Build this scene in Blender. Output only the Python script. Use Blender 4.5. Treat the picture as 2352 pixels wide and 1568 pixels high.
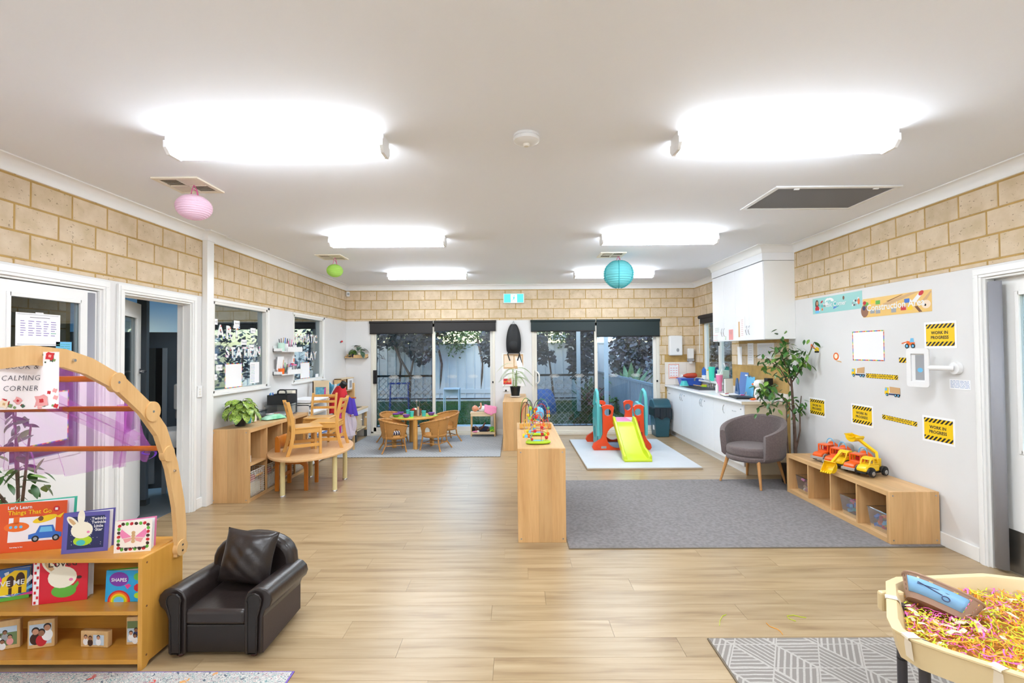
import bpy,bmesh,math,random
from mathutils import Vector,Matrix,Euler
R=math.radians
PI=math.pi
random.seed(7)
for o in list(bpy.data.objects):
 bpy.data.objects.remove(o,do_unlink=True)
scene=bpy.context.scene
COL=scene.collection
# ------------------------- camera
cam_data=bpy.data.cameras.new('camera')
cam_data.sensor_fit='HORIZONTAL'
cam_data.sensor_width=36.0
cam_data.lens=1116.28/2352.0*36.0
cam_data.clip_start=0.05
cam_data.clip_end=200
cam=bpy.data.objects.new('camera',cam_data)
COL.objects.link(cam)
cam.matrix_world=(Matrix.Translation((0,0,1.5536))@Matrix.Rotation(R(0.345),4,'Z')@Matrix.Rotation(R(90+1.167),4,'X')@Matrix.Rotation(R(-0.43),4,'Z'))
scene.camera=cam
# ------------------------- world, lamps, exposure
world=bpy.data.worlds.new('sky')
scene.world=world
world.use_nodes=True
wn=world.node_tree.nodes
wl=world.node_tree.links
sky=wn.new('ShaderNodeTexSky')
sky.sky_type='NISHITA'
sky.sun_disc=False
sky.sun_elevation=R(16)
sky.sun_rotation=R(200)
sky.air_density=1.3
sky.ozone_density=2.5
wl.new(sky.outputs[0],wn['Background'].inputs[0])
SKY_STRENGTH=0.55
wn['Background'].inputs[1].default_value=SKY_STRENGTH
LAMP_EMIT=30.0
LAMP_COL=(0.86,0.93,1.0)
vs=scene.view_settings
vs.view_transform='Standard'
vs.look='None'
vs.exposure=0.92
vs.gamma=1.0
vs.use_curve_mapping=False
# ------------------------- helpers
def lin(c):
 r=[]
 for v in c[:3]:
  v=v/255.0
  r.append(v/12.92 if v<=0.04045 else((v+0.055)/1.055)**2.4)
 return(r[0],r[1],r[2],1.0)
MATS={}
def pm(name,rgb,rough=0.5,metal=0.0,var=None,bump=None,trans=0.0,alpha=1.0,emit=None,coat=0.0,sheen=0.0,spec=None,axis=None,rnd=0.0,ior=None):
 """procedural principled material; var=(scale, amount[, rgb2]), bump=(scale, strength), axis=stretch vector"""
 m=bpy.data.materials.new(name)
 m.use_nodes=True
 nt=m.node_tree
 b=nt.nodes['Principled BSDF']
 b.inputs['Base Color'].default_value=lin(rgb)
 b.inputs['Roughness'].default_value=rough
 b.inputs['Metallic'].default_value=metal
 if spec is not None:
  b.inputs['Specular IOR Level'].default_value=spec
 if trans:b.inputs['Transmission Weight'].default_value=trans
 if ior:b.inputs['IOR'].default_value=ior
 if alpha<1:b.inputs['Alpha'].default_value=alpha
 if coat:b.inputs['Coat Weight'].default_value=coat
 if sheen:
  b.inputs['Sheen Weight'].default_value=sheen
 if emit:
  b.inputs['Emission Color'].default_value=lin(emit[0])
  b.inputs['Emission Strength'].default_value=emit[1]
 tc=mp=None
 def coords():
  nonlocal tc,mp
  if tc is None:
   tc=nt.nodes.new('ShaderNodeTexCoord')
   mp=nt.nodes.new('ShaderNodeMapping')
   nt.links.new(tc.outputs['Object'],mp.inputs[0])
   if axis:mp.inputs['Scale'].default_value=axis
  return mp.outputs[0]
 col=None
 if var:
  n=nt.nodes.new('ShaderNodeTexNoise')
  n.inputs['Scale'].default_value=var[0]
  n.inputs['Detail'].default_value=5
  nt.links.new(coords(),n.inputs['Vector'])
  mx=nt.nodes.new('ShaderNodeMix');mx.data_type='RGBA'
  c2=var[2]if len(var)>2 else tuple(v*(1-var[1])for v in rgb)
  mx.inputs['A'].default_value=lin(rgb)
  mx.inputs['B'].default_value=lin(c2)
  mr=nt.nodes.new('ShaderNodeMapRange')
  mr.inputs['From Min'].default_value=0.35
  mr.inputs['From Max'].default_value=0.68
  nt.links.new(n.outputs[0],mr.inputs[0])
  nt.links.new(mr.outputs[0],mx.inputs['Factor'])
  col=mx.outputs['Result']
 if rnd:
  oi=nt.nodes.new('ShaderNodeObjectInfo')
  hs=nt.nodes.new('ShaderNodeHueSaturation')
  mr2=nt.nodes.new('ShaderNodeMapRange')
  mr2.inputs['To Min'].default_value=1-rnd
  mr2.inputs['To Max'].default_value=1+rnd
  nt.links.new(oi.outputs['Random'],mr2.inputs[0])
  nt.links.new(mr2.outputs[0],hs.inputs['Value'])
  if col:nt.links.new(col,hs.inputs['Color'])
  else:hs.inputs['Color'].default_value=lin(rgb)
  col=hs.outputs[0]
 if col:nt.links.new(col,b.inputs['Base Color'])
 if bump:
  n2=nt.nodes.new('ShaderNodeTexNoise')
  n2.inputs['Scale'].default_value=bump[0]
  n2.inputs['Detail'].default_value=4
  nt.links.new(coords(),n2.inputs['Vector'])
  bp=nt.nodes.new('ShaderNodeBump')
  bp.inputs['Strength'].default_value=bump[1]
  bp.inputs['Distance'].default_value=0.01
  nt.links.new(n2.outputs[0],bp.inputs['Height'])
  nt.links.new(bp.outputs[0],b.inputs['Normal'])
 MATS[name]=m
 return m
def math_node(nt,op,a,b=None,c=None):
 n=nt.nodes.new('ShaderNodeMath');n.operation=op
 for i,v in enumerate((a,b,c)):
  if v is None:continue
  if isinstance(v,(int,float)):n.inputs[i].default_value=v
  else:nt.links.new(v,n.inputs[i])
 return n.outputs[0]
def woodmat(name,c1,c2,grain='X',bands=0.0,rough=0.4,c3=None,rnd=0.0,fine=1.0,seed_obj=False,spec=0.4):
 """wood: fine grain along an axis, optional glued strips (bands per metre) across it"""
 m=bpy.data.materials.new(name);m.use_nodes=True
 nt=m.node_tree;L=nt.links
 b=nt.nodes['Principled BSDF']
 b.inputs['Roughness'].default_value=rough
 b.inputs['Specular IOR Level'].default_value=spec
 tc=nt.nodes.new('ShaderNodeTexCoord')
 vec=tc.outputs['Object']
 if seed_obj:
  oi=nt.nodes.new('ShaderNodeObjectInfo')
  cmb=nt.nodes.new('ShaderNodeCombineXYZ')
  for i,k in enumerate((37.0,91.0,53.0)):
   L.new(math_node(nt,'MULTIPLY',oi.outputs['Random'],k),cmb.inputs[i])
  va=nt.nodes.new('ShaderNodeVectorMath');va.operation='ADD'
  L.new(vec,va.inputs[0]);L.new(cmb.outputs[0],va.inputs[1])
  vec=va.outputs[0]
 def noise(scale3,scale,detail=5,dist=0.0):
  mp=nt.nodes.new('ShaderNodeMapping');mp.inputs['Scale'].default_value=scale3
  L.new(vec,mp.inputs[0])
  n=nt.nodes.new('ShaderNodeTexNoise');n.inputs['Scale'].default_value=scale
  n.inputs['Detail'].default_value=detail;n.inputs['Distortion'].default_value=dist
  L.new(mp.outputs[0],n.inputs['Vector'])
  return n.outputs[0]
 st={'X':(0.07,1,1),'Y':(1,0.07,1),'Z':(1,1,0.07)}[grain]
 g1=noise(st,14*fine,6,0.6)
 g2=noise(st,90*fine,3)
 f=math_node(nt,'ADD',math_node(nt,'MULTIPLY',g1,0.7),math_node(nt,'MULTIPLY',g2,0.3))
 mr=nt.nodes.new('ShaderNodeMapRange')
 mr.inputs['From Min'].default_value=0.36;mr.inputs['From Max'].default_value=0.66
 L.new(f,mr.inputs[0])
 mx=nt.nodes.new('ShaderNodeMix');mx.data_type='RGBA'
 mx.inputs['A'].default_value=lin(c1);mx.inputs['B'].default_value=lin(c2)
 L.new(mr.outputs[0],mx.inputs['Factor'])
 col=mx.outputs['Result']
 if bands:
  sp=nt.nodes.new('ShaderNodeSeparateXYZ');L.new(tc.outputs['Object'],sp.inputs[0])
  if grain=='Z':s=math_node(nt,'ADD',sp.outputs[0],sp.outputs[1])
  elif grain=='Y':s=math_node(nt,'ADD',sp.outputs[0],sp.outputs[2])
  else:s=math_node(nt,'ADD',sp.outputs[1],sp.outputs[2])
  fl=math_node(nt,'FLOOR',math_node(nt,'MULTIPLY',s,bands))
  w=nt.nodes.new('ShaderNodeTexWhiteNoise');w.noise_dimensions='1D'
  L.new(fl,w.inputs['W'])
  hs=nt.nodes.new('ShaderNodeHueSaturation')
  L.new(col,hs.inputs['Color'])
  mr3=nt.nodes.new('ShaderNodeMapRange')
  mr3.inputs['To Min'].default_value=0.86;mr3.inputs['To Max'].default_value=1.06
  L.new(w.outputs['Value'],mr3.inputs[0]);L.new(mr3.outputs[0],hs.inputs['Value'])
  col=hs.outputs[0]
 if rnd:
  oi2=nt.nodes.new('ShaderNodeObjectInfo')
  hs2=nt.nodes.new('ShaderNodeHueSaturation')
  mr4=nt.nodes.new('ShaderNodeMapRange')
  mr4.inputs['To Min'].default_value=1-rnd;mr4.inputs['To Max'].default_value=1+rnd
  L.new(oi2.outputs['Random'],mr4.inputs[0]);L.new(mr4.outputs[0],hs2.inputs['Value'])
  L.new(col,hs2.inputs['Color']);col=hs2.outputs[0]
 L.new(col,b.inputs['Base Color'])
 MATS[name]=m
 return m
def glassmat(name,tint=(235,242,245),gloss=0.08,rough=0.02):
 m=bpy.data.materials.new(name);m.use_nodes=True
 nt=m.node_tree;nt.nodes.remove(nt.nodes['Principled BSDF'])
 out=nt.nodes['Material Output']
 t=nt.nodes.new('ShaderNodeBsdfTransparent');t.inputs[0].default_value=lin(tint)
 g=nt.nodes.new('ShaderNodeBsdfGlossy');g.inputs['Roughness'].default_value=rough
 fr=nt.nodes.new('ShaderNodeLayerWeight');fr.inputs['Blend'].default_value=0.25
 k=math_node(nt,'ADD',math_node(nt,'MULTIPLY',fr.outputs['Fresnel'],0.55),gloss)
 mx=nt.nodes.new('ShaderNodeMixShader')
 nt.links.new(k,mx.inputs[0]);nt.links.new(t.outputs[0],mx.inputs[1]);nt.links.new(g.outputs[0],mx.inputs[2])
 nt.links.new(mx.outputs[0],out.inputs[0])
 MATS[name]=m
 return m
def sheermat(name,rgb,opacity):
 """thin see-through cloth or mesh"""
 m=bpy.data.materials.new(name);m.use_nodes=True
 nt=m.node_tree
 b=nt.nodes['Principled BSDF']
 b.inputs['Base Color'].default_value=lin(rgb)
 b.inputs['Roughness'].default_value=0.8
 out=nt.nodes['Material Output']
 t=nt.nodes.new('ShaderNodeBsdfTransparent')
 tl=nt.nodes.new('ShaderNodeBsdfTranslucent');tl.inputs[0].default_value=lin(rgb)
 a=nt.nodes.new('ShaderNodeMixShader');a.inputs[0].default_value=0.5
 nt.links.new(b.outputs[0],a.inputs[1]);nt.links.new(tl.outputs[0],a.inputs[2])
 mx=nt.nodes.new('ShaderNodeMixShader');mx.inputs[0].default_value=opacity
 nt.links.new(t.outputs[0],mx.inputs[1]);nt.links.new(a.outputs[0],mx.inputs[2])
 nt.links.new(mx.outputs[0],out.inputs[0])
 MATS[name]=m
 return m
class MB:
 """collects geometry; build() links it as ONE mesh object"""
 def __init__(self,mat=None):
  self.v=[];self.f=[];self.mi=[];self.mats=[]
  self.cur=0
  if mat is not None:self.use(mat)
 def use(self,mat):
  if mat not in self.mats:self.mats.append(mat)
  self.cur=self.mats.index(mat)
  return self
 def add(self,vs,fs,M=None):
  o=len(self.v)
  for p in vs:
   p=Vector(p)
   self.v.append(M@p if M is not None else p)
  for f in fs:
   self.f.append([i+o for i in f]);self.mi.append(self.cur)
  return self
 def box(self,x0,x1,y0,y1,z0,z1,M=None):
  if x0>x1:x0,x1=x1,x0
  if y0>y1:y0,y1=y1,y0
  if z0>z1:z0,z1=z1,z0
  return self.add([(x0,y0,z0),(x1,y0,z0),(x1,y1,z0),(x0,y1,z0),(x0,y0,z1),(x1,y0,z1),(x1,y1,z1),(x0,y1,z1)],[(0,3,2,1),(4,5,6,7),(0,1,5,4),(1,2,6,5),(2,3,7,6),(3,0,4,7)],M)
 def quad(self,a,b,c,d,M=None):
  return self.add([a,b,c,d],[(0,1,2,3)],M)
 def frustum(self,p0,p1,r0,r1,n=16,caps=True,M=None,e=1.0):
  """round bar from p0 to p1; e scales the second radius axis"""
  p0=Vector(p0);p1=Vector(p1);d=(p1-p0)
  if d.length<1e-9:return self
  d.normalize()
  a=Vector((0,0,1))if abs(d.z)<0.95 else Vector((1,0,0))
  u=d.cross(a).normalized();w=d.cross(u)
  vs=[]
  for p,r in((p0,r0),(p1,r1)):
   for i in range(n):
    t=2*PI*i/n
    vs.append(p+u*math.cos(t)*r+w*math.sin(t)*r*e)
  fs=[(i,(i+1)%n,n+(i+1)%n,n+i)for i in range(n)]
  if caps:fs+=[tuple(range(n))[::-1],tuple(range(n,2*n))]
  return self.add(vs,fs,M)
 def cyl(self,c,r,h,n=20,M=None):
  return self.frustum(c,(c[0],c[1],c[2]+h),r,r,n,True,M)
 def lathe(self,prof,n=24,c=(0,0,0),M=None,sx=1.0,sy=1.0):
  vs=[];fs=[]
  for(r,z)in prof:
   for i in range(n):
    t=2*PI*i/n
    vs.append((c[0]+r*math.cos(t)*sx,c[1]+r*math.sin(t)*sy,c[2]+z))
  for k in range(len(prof)-1):
   for i in range(n):
    j=(i+1)%n
    fs.append((k*n+i,k*n+j,(k+1)*n+j,(k+1)*n+i))
  if prof[0][0]>1e-6:fs.append(tuple(range(n))[::-1])
  if prof[-1][0]>1e-6:fs.append(tuple((len(prof)-1)*n+i for i in range(n)))
  return self.add(vs,fs,M)
 def sphere(self,c,r,n=16,m=10,M=None):
  if isinstance(r,(int,float)):r=(r,r,r)
  vs=[(c[0],c[1],c[2]-r[2])];fs=[]
  for k in range(1,m):
   p=PI*k/m-PI/2
   for i in range(n):
    t=2*PI*i/n
    vs.append((c[0]+r[0]*math.cos(p)*math.cos(t),c[1]+r[1]*math.cos(p)*math.sin(t),c[2]+r[2]*math.sin(p)))
  vs.append((c[0],c[1],c[2]+r[2]))
  for i in range(n):fs.append((0,1+(i+1)%n,1+i))
  for k in range(m-2):
   for i in range(n):
    a=1+k*n;j=(i+1)%n
    fs.append((a+i,a+j,a+n+j,a+n+i))
  a=1+(m-2)*n;t=len(vs)-1
  for i in range(n):fs.append((a+i,a+(i+1)%n,t))
  return self.add(vs,fs,M)
 def tube(self,pts,r,n=8,closed=False,caps=True,M=None,e=1.0,up=None):
  pts=[Vector(p)for p in pts];k=len(pts)
  rs=r if isinstance(r,(list,tuple))else[r]*k
  vs=[];fs=[];prev=None
  for i,p in enumerate(pts):
   if closed:d=pts[(i+1)%k]-pts[i-1]
   else:d=pts[min(i+1,k-1)]-pts[max(i-1,0)]
   d.normalize()
   if prev is None:
    a=Vector(up)if up else(Vector((0,0,1))if abs(d.z)<0.9 else Vector((1,0,0)))
    u=(a-d*a.dot(d)).normalized()
   else:
    u=(prev-d*prev.dot(d))
    if u.length<1e-6:u=d.orthogonal()
    u.normalize()
   prev=u;w=d.cross(u)
   for j in range(n):
    t=2*PI*j/n+PI/n
    vs.append(p+u*math.cos(t)*rs[i]+w*math.sin(t)*rs[i]*e)
  for i in range(k if closed else k-1):
   a=i*n;b=((i+1)%k)*n
   for j in range(n):
    q=(j+1)%n
    fs.append((a+j,a+q,b+q,b+j))
  if caps and not closed:
   fs.append(tuple(range(n))[::-1]);fs.append(tuple((k-1)*n+j for j in range(n)))
  return self.add(vs,fs,M)
 def prism(self,poly,h0,h1,axis='Z',M=None):
  """polygon (list of 2D points, CCW) extruded along an axis from h0 to h1"""
  def mk(p,h):
   if axis=='Z':return(p[0],p[1],h)
   if axis=='Y':return(p[0],h,p[1])
   return(h,p[0],p[1])
  n=len(poly)
  vs=[mk(p,h0)for p in poly]+[mk(p,h1)for p in poly]
  fs=[tuple(range(n))[::-1],tuple(range(n,2*n))]
  fs+=[(i,(i+1)%n,n+(i+1)%n,n+i)for i in range(n)]
  return self.add(vs,fs,M)
 def grid(self,fn,nu,nv,M=None,wrap=False):
  vs=[fn(i/(nu-1 if not wrap else nu),j/(nv-1))for j in range(nv)for i in range(nu)]
  fs=[]
  for j in range(nv-1):
   for i in range(nu if wrap else nu-1):
    q=(i+1)%nu
    fs.append((j*nu+i,j*nu+q,(j+1)*nu+q,(j+1)*nu+i))
  return self.add(vs,fs,M)
 def rrect(self,x0,x1,y0,y1,r,n=5):
  pts=[]
  for cx,cy,a in((x1-r,y0+r,-90),(x1-r,y1-r,0),(x0+r,y1-r,90),(x0+r,y0+r,180)):
   for i in range(n+1):
    t=R(a+90*i/n)
    pts.append((cx+r*math.cos(t),cy+r*math.sin(t)))
  return pts
 def mesh(self,name,smooth=False,angle=40):
  me=bpy.data.meshes.new(name)
  me.from_pydata([tuple(p)for p in self.v],[],self.f)
  for m in self.mats:me.materials.append(MATS[m])
  if len(self.mats)>1:
   me.polygons.foreach_set('material_index',self.mi)
  bm=bmesh.new();bm.from_mesh(me)
  bmesh.ops.recalc_face_normals(bm,faces=bm.faces)
  bm.to_mesh(me);bm.free()
  if smooth:
   me.polygons.foreach_set('use_smooth',[True]*len(me.polygons))
   if angle:me.set_sharp_from_angle(angle=R(angle))
  me.update()
  return me
 def build(self,name,parent=None,loc=None,rz=0,smooth=False,angle=40,bevel=0,seg=2,subsurf=0,solid=0,rot=None):
  o=bpy.data.objects.new(name,self.mesh(name,smooth or subsurf>0,angle))
  COL.objects.link(o)
  if parent:o.parent=parent
  if loc is not None:o.location=loc
  if rot is not None:o.rotation_euler=rot
  elif rz:o.rotation_euler=(0,0,rz)
  if solid:
   md=o.modifiers.new('solid','SOLIDIFY');md.thickness=solid;md.offset=0
  if bevel:
   md=o.modifiers.new('bevel','BEVEL');md.width=bevel;md.segments=seg;md.limit_method='ANGLE';md.angle_limit=R(35)
  if subsurf:
   md=o.modifiers.new('sub','SUBSURF');md.levels=subsurf;md.render_levels=subsurf
  return o
def link(name,mesh,parent=None,loc=None,rot=None,scale=None):
 o=bpy.data.objects.new(name,mesh);COL.objects.link(o)
 if parent:o.parent=parent
 if loc is not None:o.location=loc
 if rot is not None:o.rotation_euler=rot
 if scale is not None:o.scale=scale
 return o
def tag(o,label=None,cat=None,group=None,kind=None):
 if label:o['label']=label
 if cat:o['category']=cat
 if group:o['group']=group
 if kind:o['kind']=kind
 return o
def thing(name,label,cat,loc=(0,0,0),rz=0,group=None,rot=None):
 o=bpy.data.objects.new(name,None);COL.objects.link(o)
 o.empty_display_size=0.1
 o.location=loc
 o.rotation_euler=rot if rot else(0,0,rz)
 return tag(o,label,cat,group)
def dup(root,loc=None,rz=None,label=None):
 def cp(o,par):
  c=o.copy();COL.objects.link(c);c.parent=par
  for ch in o.children:cp(ch,c)
  return c
 r=cp(root,None)
 if loc is not None:r.location=loc
 if rz is not None:r.rotation_euler=(0,0,rz)
 if label:r['label']=label
 return r
def struct(o,label=None,cat=None):
 o['kind']='structure'
 if label:o['label']=label
 if cat:o['category']=cat
 return o
def textmesh(s,size,mat,align='CENTER',shear=0.0,bold=0.0,spacing=1.0,depth=0.0,xscale=1.0):
 """flat lettering mesh in XY, centred"""
 cu=bpy.data.curves.new('lettering','FONT')
 cu.body=s;cu.size=size;cu.align_x=align;cu.align_y='CENTER'
 cu.shear=shear;cu.offset=bold;cu.space_character=spacing;cu.extrude=depth
 cu.resolution_u=2
 cu.materials.append(MATS[mat])
 ob=bpy.data.objects.new('lettering',cu);COL.objects.link(ob)
 dg=bpy.context.evaluated_depsgraph_get()
 me=bpy.data.meshes.new_from_object(ob.evaluated_get(dg))
 bpy.data.objects.remove(ob,do_unlink=True)
 if xscale!=1.0:me.transform(Matrix.Diagonal((xscale,1,1,1)))
 return me
def xf(loc=(0,0,0),rot=(0,0,0),scale=(1,1,1)):
 return Matrix.LocRotScale(Vector(loc),Euler(rot),Vector(scale))
# ------------------------- materials
pm('ceiling_paint',(242,245,252),0.75,bump=(60,0.03))
pm('wall_paint',(228,227,226),0.55,var=(1.5,0.02),bump=(25,0.02))
pm('trim_white',(240,240,238),0.35)
pm('gloss_white',(238,239,240),0.22)
pm('mortar',(196,160,96),0.95,var=(9,0.1),bump=(120,0.4))
pm('cornice_white',(242,242,241),0.5)
pm('alu_white',(232,230,224),0.35)
pm('alu_cream',(226,221,208),0.35)
pm('chrome',(205,205,208),0.15,metal=1)
pm('steel',(170,172,176),0.3,metal=1)
pm('brushed',(150,146,140),0.38,metal=0.9,var=(3,0.15))
pm('black_plastic',(22,22,24),0.45)
pm('dark_rubber',(30,30,32),0.7)
pm('blind_dark',(44,42,42),0.7,bump=(400,0.1))
pm('blind_green',(30,46,48),0.6,bump=(400,0.1))
pm('grey_plastic',(150,150,152),0.5)
pm('white_plastic',(236,236,236),0.35)
pm('cream_plastic',(232,228,218),0.4)
pm('guard_grey',(152,153,160),0.5)
pm('kitchen_white',(244,246,250),0.3)
pm('laminate_cream',(232,214,184),0.45,var=(4,0.04))
pm('tile_cream',(236,228,218),0.18)
pm('grout',(214,206,196),0.9)
pm('counter_white',(240,241,243),0.25)
pm('paper',(244,244,246),0.75)
pm('paper_cream',(240,232,210),0.75)
pm('ink',(40,38,44),0.7)
pm('ink_grey',(140,140,146),0.7)
pm('ink_purple',(118,92,178),0.7)
pm('ink_blue',(96,130,190),0.7)
pm('ink_green',(70,170,140),0.7)
pm('c_red',(206,34,42),0.5)
pm('c_orange',(240,110,30),0.45)
pm('c_yellow',(246,206,24),0.45)
pm('c_green',(96,176,60),0.45)
pm('c_lime',(176,214,40),0.45)
pm('c_teal',(70,190,190),0.4)
pm('c_blue',(52,110,200),0.45)
pm('c_sky',(110,190,232),0.45)
pm('c_purple',(122,52,160),0.45)
pm('c_pink',(236,132,176),0.5)
pm('c_hotpink',(226,60,140),0.5)
pm('c_brown',(120,78,50),0.6)
pm('c_darkbrown',(64,38,28),0.6)
pm('c_white',(240,240,240),0.5)
pm('c_black',(20,20,22),0.5)
pm('c_grey',(160,162,166),0.5)
pm('c_cream',(244,236,214),0.5)
pm('c_navy',(36,44,92),0.5)
pm('c_tan',(212,170,120),0.55)
woodmat('oak_x',(222,182,130),(204,160,108),'X',bands=9,rough=0.42)
woodmat('oak_y',(222,182,130),(204,160,108),'Y',bands=9,rough=0.38)
woodmat('oak_z',(222,180,126),(202,156,102),'Z',bands=9,rough=0.42)
woodmat('maple',(222,172,98),(206,150,76),'Z',rough=0.3)
woodmat('maple_x',(224,174,98),(208,152,76),'X',rough=0.28)
woodmat('birch_ply',(212,154,66),(196,136,52),'X',rough=0.28,fine=0.6)
woodmat('birch_ply_z',(216,160,74),(200,142,58),'Z',rough=0.28,fine=0.6)
woodmat('birch_pale',(222,180,124),(208,162,104),'Z',rough=0.4)
woodmat('dowel_orange',(190,96,22),(166,78,14),'X',rough=0.3)
woodmat('ply_orange',(202,124,40),(184,106,30),'Z',rough=0.3)
woodmat('beech_table',(226,186,138),(214,172,122),'Y',rough=0.3)
woodmat('pine',(224,186,132),(206,166,112),'Z',rough=0.45)
woodmat('pine_pale',(236,214,178),(222,196,156),'X',rough=0.5)
woodmat('beech_leg',(204,150,92),(188,132,76),'Z',rough=0.4)
def brickmat():
 m=bpy.data.materials.new('brick');m.use_nodes=True
 nt=m.node_tree;L=nt.links;b=nt.nodes['Principled BSDF']
 b.inputs['Roughness'].default_value=0.92
 b.inputs['Specular IOR Level'].default_value=0.2
 tc=nt.nodes.new('ShaderNodeTexCoord');oi=nt.nodes.new('ShaderNodeObjectInfo')
 va=nt.nodes.new('ShaderNodeVectorMath');va.operation='ADD'
 cmb=nt.nodes.new('ShaderNodeCombineXYZ')
 for i,k in enumerate((31.,17.,57.)):L.new(math_node(nt,'MULTIPLY',oi.outputs['Random'],k),cmb.inputs[i])
 L.new(tc.outputs['Object'],va.inputs[0]);L.new(cmb.outputs[0],va.inputs[1])
 n=nt.nodes.new('ShaderNodeTexNoise');n.inputs['Scale'].default_value=9;n.inputs['Detail'].default_value=6
 L.new(va.outputs[0],n.inputs['Vector'])
 cr=nt.nodes.new('ShaderNodeValToRGB')
 cr.color_ramp.elements[0].position=0.32;cr.color_ramp.elements[0].color=lin((206,186,154))
 cr.color_ramp.elements[1].position=0.7;cr.color_ramp.elements[1].color=lin((224,206,180))
 e=cr.color_ramp.elements.new(0.5);e.color=lin((216,196,168))
 L.new(n.outputs[0],cr.inputs[0])
 sp=nt.nodes.new('ShaderNodeTexNoise');sp.inputs['Scale'].default_value=70;sp.inputs['Detail'].default_value=2
 mp=nt.nodes.new('ShaderNodeMapping');mp.inputs['Scale'].default_value=(0.6,0.6,1.0)
 L.new(va.outputs[0],mp.inputs[0]);L.new(mp.outputs[0],sp.inputs['Vector'])
 th=nt.nodes.new('ShaderNodeMapRange');th.inputs['From Min'].default_value=0.665;th.inputs['From Max'].default_value=0.72
 L.new(sp.outputs[0],th.inputs[0])
 mx=nt.nodes.new('ShaderNodeMix');mx.data_type='RGBA'
 L.new(math_node(nt,'MULTIPLY',th.outputs[0],0.65),mx.inputs['Factor']);L.new(cr.outputs[0],mx.inputs['A']);mx.inputs['B'].default_value=lin((124,100,76))
 hs=nt.nodes.new('ShaderNodeHueSaturation')
 mr=nt.nodes.new('ShaderNodeMapRange');mr.inputs['To Min'].default_value=0.95;mr.inputs['To Max'].default_value=1.04
 L.new(oi.outputs['Random'],mr.inputs[0]);L.new(mr.outputs[0],hs.inputs['Value'])
 L.new(mx.outputs['Result'],hs.inputs['Color']);L.new(hs.outputs[0],b.inputs['Base Color'])
 bp=nt.nodes.new('ShaderNodeBump');bp.inputs['Strength'].default_value=0.25;bp.inputs['Distance'].default_value=0.004
 L.new(sp.outputs[0],bp.inputs['Height']);L.new(bp.outputs[0],b.inputs['Normal'])
 MATS['brick']=m
brickmat()
def plankmat():
 m=bpy.data.materials.new('plank_vinyl');m.use_nodes=True
 nt=m.node_tree;L=nt.links;b=nt.nodes['Principled BSDF']
 b.inputs['Roughness'].default_value=0.3
 b.inputs['Specular IOR Level'].default_value=0.5
 tc=nt.nodes.new('ShaderNodeTexCoord');oi=nt.nodes.new('ShaderNodeObjectInfo')
 cmb=nt.nodes.new('ShaderNodeCombineXYZ')
 for i,k in enumerate((41.,23.,0.)):L.new(math_node(nt,'MULTIPLY',oi.outputs['Random'],k),cmb.inputs[i])
 va=nt.nodes.new('ShaderNodeVectorMath');va.operation='ADD'
 L.new(tc.outputs['Object'],va.inputs[0]);L.new(cmb.outputs[0],va.inputs[1])
 def ns(sc3,sc,det,dist):
  mp=nt.nodes.new('ShaderNodeMapping');mp.inputs['Scale'].default_value=sc3
  L.new(va.outputs[0],mp.inputs[0])
  n=nt.nodes.new('ShaderNodeTexNoise');n.inputs['Scale'].default_value=sc;n.inputs['Detail'].default_value=det
  n.inputs['Distortion'].default_value=dist
  L.new(mp.outputs[0],n.inputs['Vector']);return n.outputs[0]
 a=ns((0.09,1,1),16,5,0.5);c=ns((0.03,1,1),120,3,0.0)
 cr=nt.nodes.new('ShaderNodeValToRGB');E=cr.color_ramp.elements
 E[0].position=0.3;E[0].color=lin((140,113,81))
 E[1].position=0.72;E[1].color=lin((184,161,127))
 e=E.new(0.44);e.color=lin((165,140,104));e=E.new(0.56);e.color=lin((175,151,116))
 L.new(math_node(nt,'ADD',math_node(nt,'MULTIPLY',a,0.78),math_node(nt,'MULTIPLY',c,0.22)),cr.inputs[0])
 hs=nt.nodes.new('ShaderNodeHueSaturation')
 mr=nt.nodes.new('ShaderNodeMapRange');mr.inputs['To Min'].default_value=0.93;mr.inputs['To Max'].default_value=1.06
 L.new(oi.outputs['Random'],mr.inputs[0]);L.new(mr.outputs[0],hs.inputs['Value'])
 L.new(cr.outputs[0],hs.inputs['Color']);L.new(hs.outputs[0],b.inputs['Base Color'])
 MATS['plank_vinyl']=m
plankmat()
pm('floor_joint',(168,144,112),0.8)
glassmat('window_glass',gloss=0.035)
glassmat('tub_clear',(246,248,250),0.05,0.08)
sheermat('security_mesh',(30,32,36),0.42)
sheermat('tulle_pink',(204,110,206),0.34)
sheermat('tulle_white',(244,236,244),0.75)
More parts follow.
